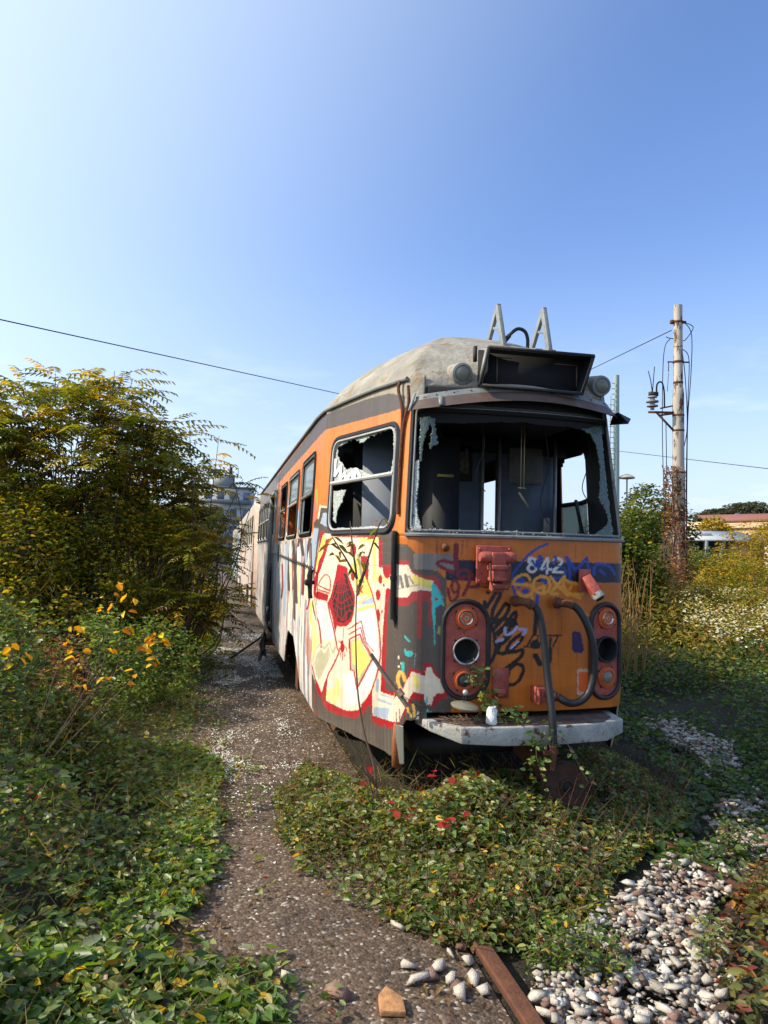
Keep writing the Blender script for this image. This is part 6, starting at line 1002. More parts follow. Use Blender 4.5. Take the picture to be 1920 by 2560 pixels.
P_=np.array(P_); o=leafcloud('red_bramble_leaves',P_,rdir(r,len(P_)),updir(r,len(P_),.6),r.uniform(.04,.065,len(P_)),.8,np.tile(lin((158,44,44)),(len(P_),1))*r.uniform(.7,1.2,(len(P_),1)),M['leaf_m']); attrs(o,'cluster of crimson bramble leaves in the vine mound below the bumper','bramble')
# ---- lower patch on the asphalt
PT=[(-2.6,2.0),(-2.6,3.05),(-2.05,3.02),(-1.8,2.98),(-1.55,3.08),(-1.5,2.95),(-1.6,2.75),(-1.55,2.5),(-1.55,2.0)]
ground_leaves('creeper_patch','patch of bright green leaves spreading over the asphalt at the bottom left','ground cover',9000,-2.7,-1.4,1.9,3.1,lambda X,Y:inpoly(X+.1*(fbm(X*6,Y*6,4)-.5),Y+.1*(fbm(X*6,Y*6,8)-.5),PT),lambda X,Y:.04+.10*np.clip((-1.55-X),0,1),(.045,.075),.5,'ivy',16)
# ---- right side ivy in shade, weeds, flowers
CR=[(-.1,1.9),(.0,2.4),(.34,2.92),(.8,3.24),(1.4,3.62),(1.8,4.1),(2.4,4.5),(2.8,4.2),(2.6,3.4),(1.2,1.9)]
GR=ballast
def hR(X,Y): return .05+.22*np.clip(edge_d(X,Y,GR)/.6,0,1)+.25*np.clip((X-3.2)/2.5,0,1)
mR=lambda X,Y:(X>.45)&(~inpoly(X,Y,MD))&(Y>3.25+.0*X)&(~inpoly(X,Y,CR))&((~inpoly(X,Y,GR))|(fbm(X*2.3,Y*2.3,33)>.58)|(edge_d(X,Y,GR)<.12))&(Y>3.0)&(X<.2+.72*Y)&(Y<9.5)
ground_leaves('shaded_creeper','dark green ground creepers in the shade right of the tram','ground cover',70000,.4,7,3,9.5,mR,hR,(.03,.055),.6,'dark',17)
ground_leaves('red_green_plants','low red and green plants in the bottom right corner beside the white stones','ground cover',17000,-.1,2.6,2,4.2,lambda X,Y:inpoly(X,Y,CR),lambda X,Y:.06+.2*np.clip(edge_d(X,Y,CR)/.4,0,1),(.03,.05),.5,'redg',18)
for i,(x,y,n_,lb,rr,pl) in enumerate([(-.47,2.72,420,'feathery light green weed growing right of the rusty rail',.14,'ivy'),(.15,2.62,200,'thin green weed sprouting among the white stones near the bottom edge',.10,'ivyf'),(-.33,2.62,260,'small round leaved green plant between the rail and the stones',.11,'ivy'),(.72,3.0,300,'reddish leafed plant at the left edge of the corner thicket on the stones',.13,'redg'),(.98,3.55,160,'yellow green sprig standing on the shaded stones',.09,'ivyf')]):
    r=np.random.default_rng(90+i); a=r.random(n_)*6.28; h=r.random(n_)*.20; P_=np.stack([x+np.cos(a)*rr*r.random(n_),y+np.sin(a)*rr*r.random(n_),h+.02],-1)
    t=thing('weed',lb,'weed',(x,y,0)); leafcloud('leaves',P_,rdir(r,n_,-.2,1.),updir(r,n_,.8),r.uniform(.02,.038,n_),.42,pcol(pl,n_,r),M['leaf'],t)
    mb=MB()
    for k in range(9): b=r.normal(0,rr*.6,2); mb.tube([(x,y,0),(x+b[0],y+b[1],.2)],[.002,.001],4)
    mb.build('stem',M['twig'],t)
def hW(X,Y): return np.interp(Y,[7,9,12,18,30,60],[.35,.7,.85,.9,1.0,1.3])*(.75+.5*fbm(X*.35,Y*.35,6))
mW=lambda X,Y:(X>1.5)&(X<.6+.68*Y)&(X>.24*Y-1)&(Y>8+.0*X)
ground_leaves('weed_field','field of tall olive and straw coloured weeds right of the tram','weeds',70000,1.5,15,8,21,mW,hW,(.04,.08),.34,'weed',19,m='leaf_m',zl=(-.2,1.3))
ground_leaves('far_weed_field','overgrown dry scrub field reaching to the sheds','weeds',42000,2,45,21,62,lambda X,Y:(X<2+.68*Y),lambda X,Y:.9+.6*fbm(X*.2,Y*.2,3)+(Y-21)*.015,(.07,.13),.45,'weed',20,m='leaf_m',zl=(-.2,1.0))
FP=[(4.5,8.2),(5.2,7.6),(7.2,9),(10.5,13),(12,17),(9.2,15.5),(6.6,12),(5.0,9.6)]
stems('dry_stalks','tall golden dry stalks standing beside the right side of the tram','grass',1300,[(1.7,8.2),(3.4,8.0),(4.6,11),(6,16),(3.6,16),(2.2,12)],hW,21,(150,116,66),(.7,1.5),.004,.2)
r=np.random.default_rng(22); n=19000; X=r.uniform(4.4,12,n);Y=r.uniform(7.6,17,n); k=inpoly(X,Y,FP)&(r.random(n)<np.clip((fbm(X*1.3,Y*1.3,9)-.42)*5,0,1)); X=X[k];Y=Y[k]; N=len(X); Z=hW(X,Y)*r.uniform(.85,1.12,N)+.1
o=leafcloud('white_blossoms',np.stack([X,Y,Z],-1),rdir(r,N,-.1,.3),updir(r,N,.4),r.uniform(.022,.05,N),.9,np.tile(lin((226,222,205)),(N,1))*r.uniform(.7,1,(N,1)),M['leaf_m']); o['kind']='stuff'; attrs(o,'clouds of tiny white blossoms on weeds at the right','flowers')
ground_leaves('blossom_weeds','grey green feathery weeds that carry the white blossoms','weeds',26000,4.4,12,7.6,17,lambda X,Y:inpoly(X,Y,FP),lambda X,Y:hW(X,Y)+.1,(.04,.07),.25,'weed',23,m='leaf_m',zl=(0,1.5))
TW=[(1.9,8.6),(3.4,8.8),(5.2,12.2),(6.6,15.5),(4,16),(2.6,12.5)]
ground_leaves('tall_weeds','chest high golden green weeds standing along the right side of the tram','weeds',24000,1.8,6.8,8.5,16,lambda X,Y:inpoly(X,Y,TW),lambda X,Y:1.35+.1*(Y-9)*.4+0*X,(.035,.065),.3,'weed',24,m='leaf_m',zl=(-.2,1.4))
# ---------------- trees and bushes ----------------
def crown_leaves(r,n,blobs,shell=.55):
    """points in a set of ellipsoids (cx,cy,cz,rx,ry,rz)"""
    w=np.array([b[3]*b[4]*b[5] for b in blobs])**.7; k=r.choice(len(blobs),n,p=w/w.sum()); B=np.array(blobs)[k]
    d=r.normal(0,1,(n,3)); d/=np.linalg.norm(d,axis=1,keepdims=True); q=(shell+(1-shell)*r.random((n,1)))**.8*(.82+.36*fbm(d[:,0]*3+k,d[:,1]*3+d[:,2]*3,3)[:,None]*1.1)
    return B[:,:3]+d*q*B[:,3:], d
def bush(label,cat,name,loc,blobs,n,size,asp,pal,seed,m='leaf_m',trunk=True,group=None,ts=14,gap=.42):
    r=np.random.default_rng(seed); t=thing(name,label,cat,loc,group); b=[(loc[0]+q[0],loc[1]+q[1],loc[2]+q[2],*q[3:]) for q in blobs]
    P_,d=crown_leaves(r,n,b); g=fbm(P_[:,0]*2.4+seed,P_[:,1]*2.4+P_[:,2]*2.9,seed)>gap; P_=P_[g];d=d[g]; k=P_[:,2]>.02; P_=P_[k];d=d[k]; N=len(P_)
    leafcloud('crown' if trunk else 'leaves',P_,rdir(r,N,-.5,.5)+d*.5,updir(r,N,.8),r.uniform(*size,N),asp,pcol(pal,N,r,X=P_),M[m],t)
    mb=MB()
    for k in range(ts):
        q=b[k%len(b)]; e=np.array([q[0]+r.normal(0,.4)*q[3],q[1]+r.normal(0,.4)*q[4],q[2]+r.uniform(-.2,.7)*q[5]]); s0=np.array(loc)+[r.normal(0,.08),r.normal(0,.08),0]; md=(s0+e)/2+r.normal(0,.08,3)*q[5]
        rad=max(.006,.022*q[5]); mb.tube(smooth_path([s0,md,e],4),[rad*(1-.085*i) for i in range(9)],5)
    mb.build('trunk' if trunk else 'stem',M['bark'],t,True); return t
def ailanthus(label,loc,tips,seed,nl=(8,13),L_=(.34,.56),pal='ail',paly='aily',fr=.25,stemr=.013,group='trees of heaven left of the path'):
    r=np.random.default_rng(seed); t=thing('tree_of_heaven',label,'tree',loc,group); mb=MB(); Pl=[];Dl=[];Nl=[];Sl=[];Cl=[]; RP=[];RD=[];RS=[]
    for tp in tips:
        tp=np.array(tp,float); s0=np.array(loc)+[r.normal(0,.15),r.normal(0,.15),0]; md=s0*.45+tp*.55+np.array([0,0,.02])+r.normal(0,.16,3); mb.tube(smooth_path([s0,md,tp],5),[stemr*(1-.07*i) for i in range(11)],5)
        yl=r.random()<fr
        for k in range(r.integers(*nl)):
            a=r.random()*6.28; el=r.uniform(-.15,.75); L1=r.uniform(*L_); d0=np.array([math.cos(a)*math.cos(el),math.sin(a)*math.cos(el),math.sin(el)]); npair=r.integers(7,11); base=tp-np.array([0,0,r.uniform(0,.35)])
            pp=paly if (yl or r.random()<.10) else pal; cc=pcol(pp,1,r,.2)[0]; side=np.cross(d0,[0,0,1]); side/=np.linalg.norm(side)
            p=base.copy(); seg=L1/npair; d=d0.copy()
            for j in range(npair):
                d=d+np.array([0,0,-.075]); d/=np.linalg.norm(d); pn=p+d*seg; RP.append(p.copy()); RD.append(d.copy()); RS.append(seg*1.05); p=pn
                if j<1: continue
                ls=.105*(1-.5*abs(j/npair-.45))*L1/.5
                for sd_ in(-1,1):
                    Pl.append(p); Dl.append(side*sd_+d*.45+np.array([0,0,-.18])+r.normal(0,.12,3)); Nl.append(np.cross(side,d)+r.normal(0,.15,3)); Sl.append(ls*r.uniform(.85,1.1)); Cl.append(cc*r.uniform(.85,1.15))
    P_=np.array(Pl+RP);D=np.array(Dl+RD);Nn=np.array(Nl+[[.1,.1,1]]*len(RP)); Cc=np.array(Cl+[lin((96,90,40))]*len(RP)); S_=np.array(Sl+RS)
    # rachis segments are narrow leaves
    nP,nR=len(Pl),len(RP); leafcloud('crown',P_,D,Nn,S_,np.r_[np.full(nP,.30),np.full(nR,.10)],Cc,M['leaf'],t,droop=np.r_[np.full(nP,.18),np.zeros(nR)],fold=.3)
    mb.build('trunk',M['bark'],t,True); return t
def tipset(c,rad,n,seed,zmin=.4):
    r=np.random.default_rng(seed); out=[]
    while len(out)<n:
        d=r.normal(0,1,3); d/=np.linalg.norm(d); q=np.array(c)+d*np.array(rad)*r.uniform(.55,1)
        if q[2]>zmin: out.append(q)
    return out
ailanthus('tall tree of heaven with arching yellow and green fronds, highest of the left trees',(-3.8,10.4,0),tipset((-3.78,10.3,3.15),(1.25,1.0,1.05),72,31,1.6),31,fr=.14,L_=(.42,.68))
ailanthus('leafy tree of heaven cut by the left picture edge',(-5.3,10.8,0),tipset((-5.25,10.7,3.05),(1.05,1,.98),42,32,1.3),32,fr=.18,L_=(.42,.68))
ailanthus('tree of heaven with yellowing fronds leaning toward the path',(-2.9,11.5,0),tipset((-2.78,11.4,2.62),(.82,.9,.92),44,33,1.2),33,fr=.16,L_=(.42,.66))
ailanthus('slender bare twigged tree of heaven with few leaves beside the grey building',(-2.2,10.6,0),[(-1.75,10.4,2.9),(-1.9,10.6,3.3),(-1.55,10.2,2.65),(-2.1,10.9,3.0),(-1.35,10.3,2.55),(-2.3,10.0,3.4)],34,nl=(3,6),fr=.2,stemr=.012)
ailanthus('low tree of heaven whose dark branches hang over the path',(-2.5,9.6,0),tipset((-2.05,9.5,1.45),(.45,.6,.7),32,35,.5)+tipset((-1.98,11.2,2.0),(.42,.7,.5),16,36,.8),35,fr=.12,L_=(.3,.45))
bush('dense dark undergrowth bush filling the foot of the tall tree of heaven','bush','bush',(-3.45,9.5,0),[(0,0,.75,1.0,.8,.9),(-.6,.2,1.5,.8,.8,.9),(.55,.5,1.45,.75,.8,.85),(0,.4,2.0,.9,.6,.6)],21000,(.045,.08),.5,'ail',41,ts=20,gap=.40)
bush('olive bush with thin stems under the tree at the left edge','bush','bush',(-4.95,10.1,0),[(0,0,.9,1.0,.9,1.0),(.6,0,1.7,.9,.8,.9)],16000,(.045,.08),.5,'ail',42,ts=18,gap=.40)
bush('dark shrub at the path edge under the leaning tree of heaven','bush','bush',(-2.65,11.3,0),[(0,0,.8,.6,.9,1.0),(.05,.6,1.5,.6,.8,.7)],14000,(.03,.055),.5,'ail',43,ts=22)
bush('blue green dusty shrub at the left picture edge','bush','bush',(-3.75,6.1,0),[(0,0,.75,.5,.5,.65)],7000,(.03,.05),.5,'dark',44)
bush('low green bush behind the glowing yellow shoots','bush','bush',(-3.0,7.5,0),[(0,0,.45,.7,.6,.6),(.5,.8,.4,.5,.6,.5)],9000,(.035,.06),.5,'ivy',48)
bush('brown dead bramble tangle between the dusty shrub and the yellow leaved branch','bush','bush',(-2.95,5.7,0),[(0,0,.55,.55,.45,.45)],2600,(.03,.05),.4,'red',45,ts=40,gap=.5)
bush('small green bush half way along the path edge','bush','bush',(-2.15,13,0),[(0,0,.6,.5,1.2,.6),(-.3,2.5,.9,.6,1.5,.9)],7000,(.05,.08),.5,'ail',46)
bush('green bush behind the bare twigged tree, near the second tram','bush','bush',(-3.6,16,0),[(0,0,1.2,1.0,2.2,1.2),(.3,3.5,1.0,1.0,2,1.0)],9000,(.07,.11),.5,'map',47)
# yellow leaved branches
def twigplant(name,label,cat,paths,leaves,col,size,asp,seed,rad=.003,group=None,barkm='twig'):
    r=np.random.default_rng(seed); t=thing(name,label,cat,tuple(paths[0][0]),group); mb=MB()
    for p in paths: q=smooth_path(p,5); mb.tube(q,[rad*(1-.7*i/len(q)) for i in range(len(q))],6)
    mb.build('stem',M[barkm],t,True); n=len(leaves); c=np.array([lin(col[i%len(col)]) for i in range(n)])*r.uniform(.85,1.15,(n,1))
    D=rdir(r,n,-.9,.1); leafcloud('leaves',np.array(leaves),D,updir(r,n,.7),r.uniform(*size,n),asp,c,M['leaf_m'],t,droop=.15,fold=.5); return t
r=np.random.default_rng(3); pa=[[(-2.9,4.6,.25),(-2.62,4.7,.75),(-2.50,4.85,1.15),(-2.45,4.88,1.42)],[(-2.9,4.6,.25),(-2.6,4.75,.72),(-2.35,4.82,.95),(-2.2,4.85,1.08)],[(-2.9,4.6,.25),(-2.55,4.7,.62),(-2.32,4.8,.85),(-2.20,4.85,.98)],[(-2.9,4.7,.4),(-2.8,4.9,.9),(-2.74,4.95,1.15)]]
lv=[(-2.46,4.88,1.42),(-2.53,4.9,1.35),(-2.40,4.87,1.36),(-2.37,4.87,1.33),(-2.48,4.87,1.27),(-2.40,4.86,1.24),(-2.52,4.87,1.26),(-2.43,4.86,1.12),(-2.38,4.86,1.14),(-2.18,4.83,1.11),(-2.22,4.84,1.10),(-2.26,4.84,1.08),(-2.15,4.84,1.06),(-2.19,4.84,1.04),(-2.24,4.85,1.01),(-2.28,4.85,1.04),(-2.21,4.85,.94),(-2.23,4.85,.92),(-2.35,4.84,.86),(-2.37,4.84,.82),(-2.74,4.96,1.14),(-2.70,4.96,1.12),(-2.77,4.95,1.05),(-2.74,4.96,1.0),(-2.68,4.97,.98),(-2.72,4.95,.95),(-2.66,4.97,.77),(-2.52,4.9,.82),(-2.50,4.87,1.0)]
lv=[tuple(np.array(p)+r.normal(0,.012,3)) for p in lv for _ in range(2)]
twigplant('mulberry_shoot','thin shoots with glowing orange yellow leaves above the left bank','shrub',pa,lv,[(214,164,40),(206,146,30),(222,182,60),(190,118,34)],(.042,.068),.68,51)
twigplant('mulberry_shoot','short shoot with yellow leaves at the left picture edge','shrub',[[(-3.3,4.6,.3),(-3.15,4.9,.8),(-3.08,5.0,1.0)]],[(-3.12,5.05,1.0),(-3.10,5.0,1.03),(-3.14,5.0,.93),(-3.05,5.02,.94),(-3.02,5.0,.97),(-3.08,5.0,.9)],[(222,160,30),(214,150,22),(170,150,40)],(.06,.09),.6,52)
# sapling beside the cab
pa=[[(-.88,4.13,.0),(-.915,4.16,.40),(-.976,4.18,.60),(-1.022,4.19,.86),(-1.04,4.2,1.21),(-1.042,4.2,1.53),(-1.08,4.2,1.70)],[(-1.04,4.2,1.5),(-1.12,4.15,1.62),(-1.21,4.1,1.74)],[(-1.04,4.2,1.42),(-.98,4.18,1.62),(-.93,4.16,1.80),(-.90,4.15,1.86)],[(-1.04,4.2,1.5),(-1.07,4.2,1.68),(-1.09,4.2,1.84)],[(-1.04,4.19,1.4),(-1.0,4.2,1.52),(-.97,4.2,1.60)],[(-.9,4.15,.3),(-1.1,4.15,.62)],[(-.9,4.15,.3),(-1.02,4.05,.45)],[(-.88,4.13,.1),(-1.0,4.1,.5)]]
lv=[(-1.20,4.1,1.74),(-1.17,4.12,1.70),(-1.22,4.1,1.70),(-1.16,4.12,1.66),(-1.12,4.14,1.66),(-1.19,4.12,1.64),(-1.08,4.17,1.72),(-1.06,4.17,1.70),(-1.02,4.17,1.66),(-1.0,4.17,1.7),(-.93,4.16,1.80),(-.92,4.15,1.84),(-.95,4.16,1.76),(-.90,4.15,1.86),(-.96,4.17,1.72),(-.94,4.16,1.74),(-1.05,4.19,1.62),(-1.02,4.19,1.6),(-1.07,4.18,1.56),(-1.1,4.16,1.6),(-1.05,4.18,1.52)]
twigplant('sapling','thin sapling with a few narrow leaves growing against the painted tram side','sapling',pa,lv+lv[:10],[(132,132,52),(160,140,50),(104,112,44),(168,124,60)],(.05,.085),.30,53,rad=.0075)
mb=MB(); mb.tube([(-.945,4.20,1.06),(-.86,4.16,.93),(-.735,4.12,.765)],[.011,.013,.015],8); mb.tube([(-.79,4.13,.86),(-.77,4.11,.83)],[.019,.019],8); o=mb.build('wooden_stick',mat('stick_bark',(132,108,96),rough=.8,noise=.35,nscale=30),None,True); attrs(o,'grey brown broken stick wired to the corner of the tram','stick')
# vine on the bumper
r=np.random.default_rng(61); P_=[]
vp=smooth_path([(-.33,4.10,1.0),(-.30,4.08,.90),(-.25,4.05,.80),(-.18,4.03,.72),(-.10,4.0,.70),(-.03,3.92,.62),(-.02,3.9,.50),(0,3.85,.40)],8); vp2=smooth_path([(-.25,4.05,.80),(-.33,4.05,.72),(-.38,4.03,.70)],6); vp3=smooth_path([(-.02,3.9,.6),(.12,3.88,.62),(.2,3.86,.5),(.28,3.85,.36)],6)
for v in(vp,vp,vp,vp2,vp2,vp3):
    for p in v: P_.append(np.array(p)+r.normal(0,.035,3)*[1,.4,1])
P_=[p for p in P_ if p[2]>.3]; P_=np.array(P_); t=thing('climbing_vine','green vine climbing over the bumper beside the white cup','vine',(0,3.85,.3)); n=len(P_)
leafcloud('leaves',P_,rdir(r,n,-.4,.4)-np.array([0,.4,0]),updir(r,n,.8)-np.array([0,1.2,0]),r.uniform(.028,.05,n),.6,pcol('ivy',n,r),M['leaf'],t); mb=MB()
for v in(vp,vp2,vp3): mb.tube(v,.0022,5)
mb.build('stem',M['twig'],t)
r=np.random.default_rng(62); mb=MB()
for _ in range(140): a=r.random()*3.14; c=(r.uniform(-.52,-.2),r.uniform(4.0,4.1),.742-.06*0 if 0 else r.uniform(.685,.70)); mb.tube([c,(c[0]+.05*math.cos(a),c[1]+.03*math.sin(a),c[2]+r.uniform(0,.02))],.0016,4)
o=mb.build('leaf_litter',M['twig']); attrs(o,'dry twigs and leaf litter heaped on the left end of the bumper','litter',kind='stuff')
# cup
mb=MB(); mb.lathe((-.258,4.0,.678),(0,0,1),[(0,.026),(.01,.034),(.05,.031),(.08,.027),(.098,.024),(.10,.020),(.06,.02)],12); 
cup=mb.build('paper_cup',mat('white_paper',(220,222,222),rough=.7,noise=.1,bump=.6,bscale=40),None,True); attrs(cup,'crumpled white paper cup standing on the tram bumper','cup')
for v in cup.data.vertices: v.co.x+=.006*math.sin(v.co.z*160+v.co.y*90); v.co.y+=.005*math.sin(v.co.z*120+v.co.x*100)
# ---------------- right background ----------------
def pole_thing():
    t=thing('catenary_pole','rust streaked white steel pole with an insulator arm and hanging cables','pole',(9.38,16.0,0)); b=np.array([9.38,16.0,0]); ax=lambda z:(9.38+(9.14-9.38)*(z-.9)/7.14*1.0,16.0-(z/8.04)*.35,z)
    mb=MB(); pr=[(0,.168),(1,.165),(3.72,.158),(3.74,.166),(3.9,.166),(3.91,.142),(5.8,.138),(5.95,.126),(5.97,.112),(8.04,.104)]
    mb.tube([ax(z) for z,_ in pr],[q for _,q in pr],20); 
    m=bpy.data.materials.new('peeling_pole_paint'); m.use_nodes=True; n=m.node_tree; bb=n.nodes['Principled BSDF']; l=n.links.new; tc=n.nodes.new('ShaderNodeTexCoord'); q=n.nodes.new('ShaderNodeTexNoise'); mp=n.nodes.new('ShaderNodeMapping'); mp.inputs['Scale'].default_value=(1,1,.3); q.inputs['Scale'].default_value=7; q.inputs['Detail'].default_value=8; q.inputs['Roughness'].default_value=.7; l(tc.outputs['Object'],mp.inputs[0]); l(mp.outputs[0],q.inputs[0])
    sp=n.nodes.new('ShaderNodeSeparateXYZ'); l(tc.outputs['Object'],sp.inputs[0]); mr=n.nodes.new('ShaderNodeMapRange'); mr.inputs[1].default_value=1.5; mr.inputs[2].default_value=4.3; mr.inputs[3].default_value=.12; mr.inputs[4].default_value=-.02; l(sp.outputs[2],mr.inputs[0]); ad=n.nodes.new('ShaderNodeMath'); l(q.outputs[0],ad.inputs[0]); l(mr.outputs[0],ad.inputs[1])
    cr=n.nodes.new('ShaderNodeValToRGB'); cr.color_ramp.elements[0].position=.52; cr.color_ramp.elements[0].color=(*lin((172,164,150)),1); cr.color_ramp.elements[1].position=.56; cr.color_ramp.elements[1].color=(*lin((84,54,44)),1); l(ad.outputs[0],cr.inputs[0]); l(cr.outputs[0],bb.inputs[0]); bb.inputs['Roughness'].default_value=.75
    mb.build('post',m,t,True)
    def ctr(z): return np.array(ax(z))
    right=np.array([.975,-.22,0])
    for z,rr in((7.62,.11),(6.62,.12),(6.1,.11),(5.28,.135),(4.9,.135),(3.85,.16),(7.0,.10)):
        mb=MB(); mb.lathe(ctr(z)-np.array([0,0,.025]),(0,0,1),[(0,rr-.01),(0,rr+.008),(.05,rr+.008),(.05,rr-.01)],18); mb.build('clamp',M['rust'],t)
    mb=MB(); c=ctr(7.62); mb.box(c-right*.14,(.10,.08,.09)); mb.box(c+right*.15,(.10,.05,.06)); c=ctr(6.62); mb.bar(c-right*.26,c+right*.28,.04,.03); mb.tube([c-right*.24,c-right*.24-np.array([0,0,.25])],.012,5); mb.tube([c-right*.24-np.array([0,0,.28]),c-right*.27-np.array([0,0,.75])],.008,5)
    c=ctr(5.35); a=c-right*.75; mb.bar(c-right*.1,a,.05,.05); mb.bar(c-right*.12-np.array([0,0,.45]),a+right*.2+np.array([0,0,.0]),.045,.04); mb.bar(c-right*.1+np.array([0,0,.18]),a+right*.3+np.array([0,0,.1]),.035,.035); mb.bar(c-right*.5+np.array([0,0,-.08]),c+np.array([0,0,-.02])-right*.1,.05,.04); mb.build('bracket_arm',M['rust'],t)
    ins=MB(); ia=a+right*.10+np.array([0,0,.06]); ins.lathe(ia,(0,0,1),[(0,.05),(.06,.05),(.08,.14),(.11,.14),(.13,.06),(.17,.06),(.19,.155),(.22,.155),(.25,.06),(.30,.06),(.31,.12),(.34,.11),(.36,.04)],16); ins.build('insulator',M['grey'],t,True)
    mb=MB(); mb.box(ia+np.array([.03,0,.40]),(.22,.10,.10)); mb.tube([ia+np.array([0,0,.42]),ia+np.array([-.05,0,.75]),ia+np.array([-.12,0,.98])],.012,5); mb.tube([ia+np.array([0,0,.42]),ia+np.array([.03,0,.8]),ia+np.array([.06,0,1.1])],.012,5); mb.tube(smooth_path([ia+np.array([.12,0,.35]),ia+np.array([.13,0,.65]),ia+np.array([.26,0,.72]),ia+np.array([.33,0,.5]),ia+np.array([.34,0,.1])],4),.022,6); mb.build('cable_terminal',M['dark'],t)
    mb=MB()
    for pts in([ctr(7.62)+right*.16,ctr(7.3)+right*.34,ctr(6.3)+right*.32,ctr(5.2)+right*.24,ctr(3.5)+right*.21,ctr(1.6)+right*.2],[ctr(7.62)+right*.14,ctr(7.5)+right*.38,ctr(7.2)+right*.2,ctr(7.15)+right*.10],[ctr(6.95)+right*.1,ctr(6.7)+right*.27,ctr(5.6)+right*.24,ctr(3.5)+right*.19,ctr(1.3)+right*.2],[ctr(6.9)+right*.1,ctr(6.2)+right*.18,ctr(5.0)+right*.22,ctr(4.3)+right*.10,ctr(3.0)-right*.14,ctr(2.2)-right*.28],[ctr(7.2)-right*.2,ctr(6.8)-right*.36,ctr(5.0)-right*.40,ctr(3.0)-right*.36,ctr(1.4)-right*.34],[ctr(5.1)-right*.31,ctr(3.8)-right*.30,ctr(2.8)-right*.34,ctr(1.4)-right*.3],[ctr(7.2)-right*.08,ctr(7.22)-right*.25,ctr(7.25)-right*.3]):
        mb.tube(smooth_path(pts,6),.011,5)
    mb.build('hanging_cable',M['dark'],t)
    r=np.random.default_rng(70); n=2600; z=r.random(n)**1.3*3.9; a=r.random(n)*6.28; rr=.16+.25*r.random(n)*np.clip(1.6-z*.35,.2,1.5); P_=np.stack([9.33+np.cos(a)*rr-.12,15.9+np.sin(a)*rr,z+.1],-1)
    t2=thing('red_creeper','reddish creeper climbing the lower half of the white steel pole','creeper',(9.2,15.7,0)); leafcloud('leaves',P_,rdir(r,n,-.6,.4),updir(r,n,.9),r.uniform(.05,.09,n),.6,pcol('red',n,r),M['leaf_m'],t2); mb=MB()
    for k in range(6): mb.tube(smooth_path([(9.15,15.7,0),(9.15+r.normal(0,.12),15.7,1.5),(9.12+r.normal(0,.1),15.75,3),(9.0+r.normal(0,.2),15.7,4.0)],4),.010,5)
    mb.build('stem',M['twig'],t2)
pole_thing()
def wire(label,pts,rad=.008,sag=0):
    mb=MB(); a=np.array(pts[0]);b=np.array(pts[-1]); q=[a*(1-u)+b*u-np.array([0,0,sag*4*u*(1-u)]) for u in np.linspace(0,1,24)]; mb.tube(q,rad,5); o=mb.build('overhead_wire',M['dark']); attrs(o,label,'wire',group='overhead wires'); return o
wire('dark wire crossing the sky above the left trees and meeting the tram roof',[(-5.59,11.94,5.16),(4.34,24.99,6.96)],.011,.0)
wire('wire slanting from the white pole down behind the tram roof lamp',[(8.98,15.69,7.4),(12.56,33.25,9.3)],.013)
wire('low wire running behind the white pole to the right picture edge',[(19.3,42,8.9),(16.9,19.5,4.55)],.014)
t=thing('lattice_mast','tall pale green steel mast with climbing rungs behind the tram','mast',(30.3,54.2,0)); mb=MB(); mb.tube([(30.3,54.2,0),(30.21,54.07,6.36),(29.91,53.5,16.97)],[.34,.31,.22],14); mb.build('post',mat('mast_paint',(140,160,158),rough=.5),t,True)
for q in range(26): mb=MB(); z=5+q*.45; x=30.2-.3*(z-6.4)/10.6; mb.bar((x-.25,53.9-.57*(z-6.4)/10.6,z),(x-.75 if q<22 else x-.5,53.95-.57*(z-6.4)/10.6,z),.05,.05); mb.build('rung',M['grey'],t)
mb=MB(); mb.tube([(29.6,54.2,0),(29.45,53.6,15.2)],.04,5); mb.build('cable_duct',M['grey'],t)
t=thing('floodlight_column','mushroom shaped floodlight on a thin column left of the pole','street lamp',(31.1,53.85,0)); mb=MB(); mb.tube([(31.1,53.85,0),(31.06,53.75,8.4)],[.11,.06],8); mb.build('post',M['grey'],t); mb=MB(); mb.lathe((31.06,53.75,8.35),(0,0,1),[(0,.25),(.05,.62),(.12,.66),(.3,.45),(.42,.15),(.46,.02)],20); mb.build('lamp_head',M['white'],t,True)
bush('leafy green maple tree just right of the tram','tree','maple_tree',(5.95,12.9,0),[(0,0,1.4,.8,.9,.95),(.35,.2,2.15,.55,.7,.65),(-.45,.2,1.7,.55,.7,.75),(.5,.3,1.4,.6,.8,.9)],15000,(.05,.085),.8,'map',81,ts=18)
bush('thin rust coloured bush between the maple and the white pole','bush','bush',(7.6,14.2,0),[(0,0,1.0,.7,.9,1.0),(.4,.3,1.9,.35,.5,.9)],4600,(.045,.075),.5,'red',82,ts=24,gap=.5)
bush('pale green treetop behind the maple tree','tree','tree',(15.6,27,0),[(.0,0,3.5,1.1,1.4,1.4),(-1.2,0,2.2,1.2,1.5,1.3),(1.1,0,3.1,1.1,1.4,1.2),(0,0,2,1.8,1.8,1.6)],11000,(.12,.2),.6,'map',83)
bush('golden yellow bush at the right picture edge','bush','bush',(12.8,17.0,0),[(0,0,1.5,1.5,1.3,1.4),(-1.1,-.2,1.0,1.1,1,1.0),(1.0,0,2.0,1.3,1.2,1.2)],17000,(.06,.10),.5,'yel',84,ts=20)
bush('low olive bush standing right of the white pole foot','bush','bush',(10.6,14.8,0),[(0,0,.9,.9,.8,.85),(1.2,.3,.8,.9,.8,.8)],13000,(.045,.075),.5,'ail',101)
bush('straw coloured bush in the blossoms near the right picture edge','bush','bush',(9.4,12.2,0),[(0,0,.75,1.2,.8,.72)],11000,(.04,.07),.4,'weed',102)
bush('brownish bush left of the white pole foot','bush','bush',(7.0,12.6,0),[(0,0,.7,1.0,.7,.75)],10000,(.04,.07),.45,'weed',103)
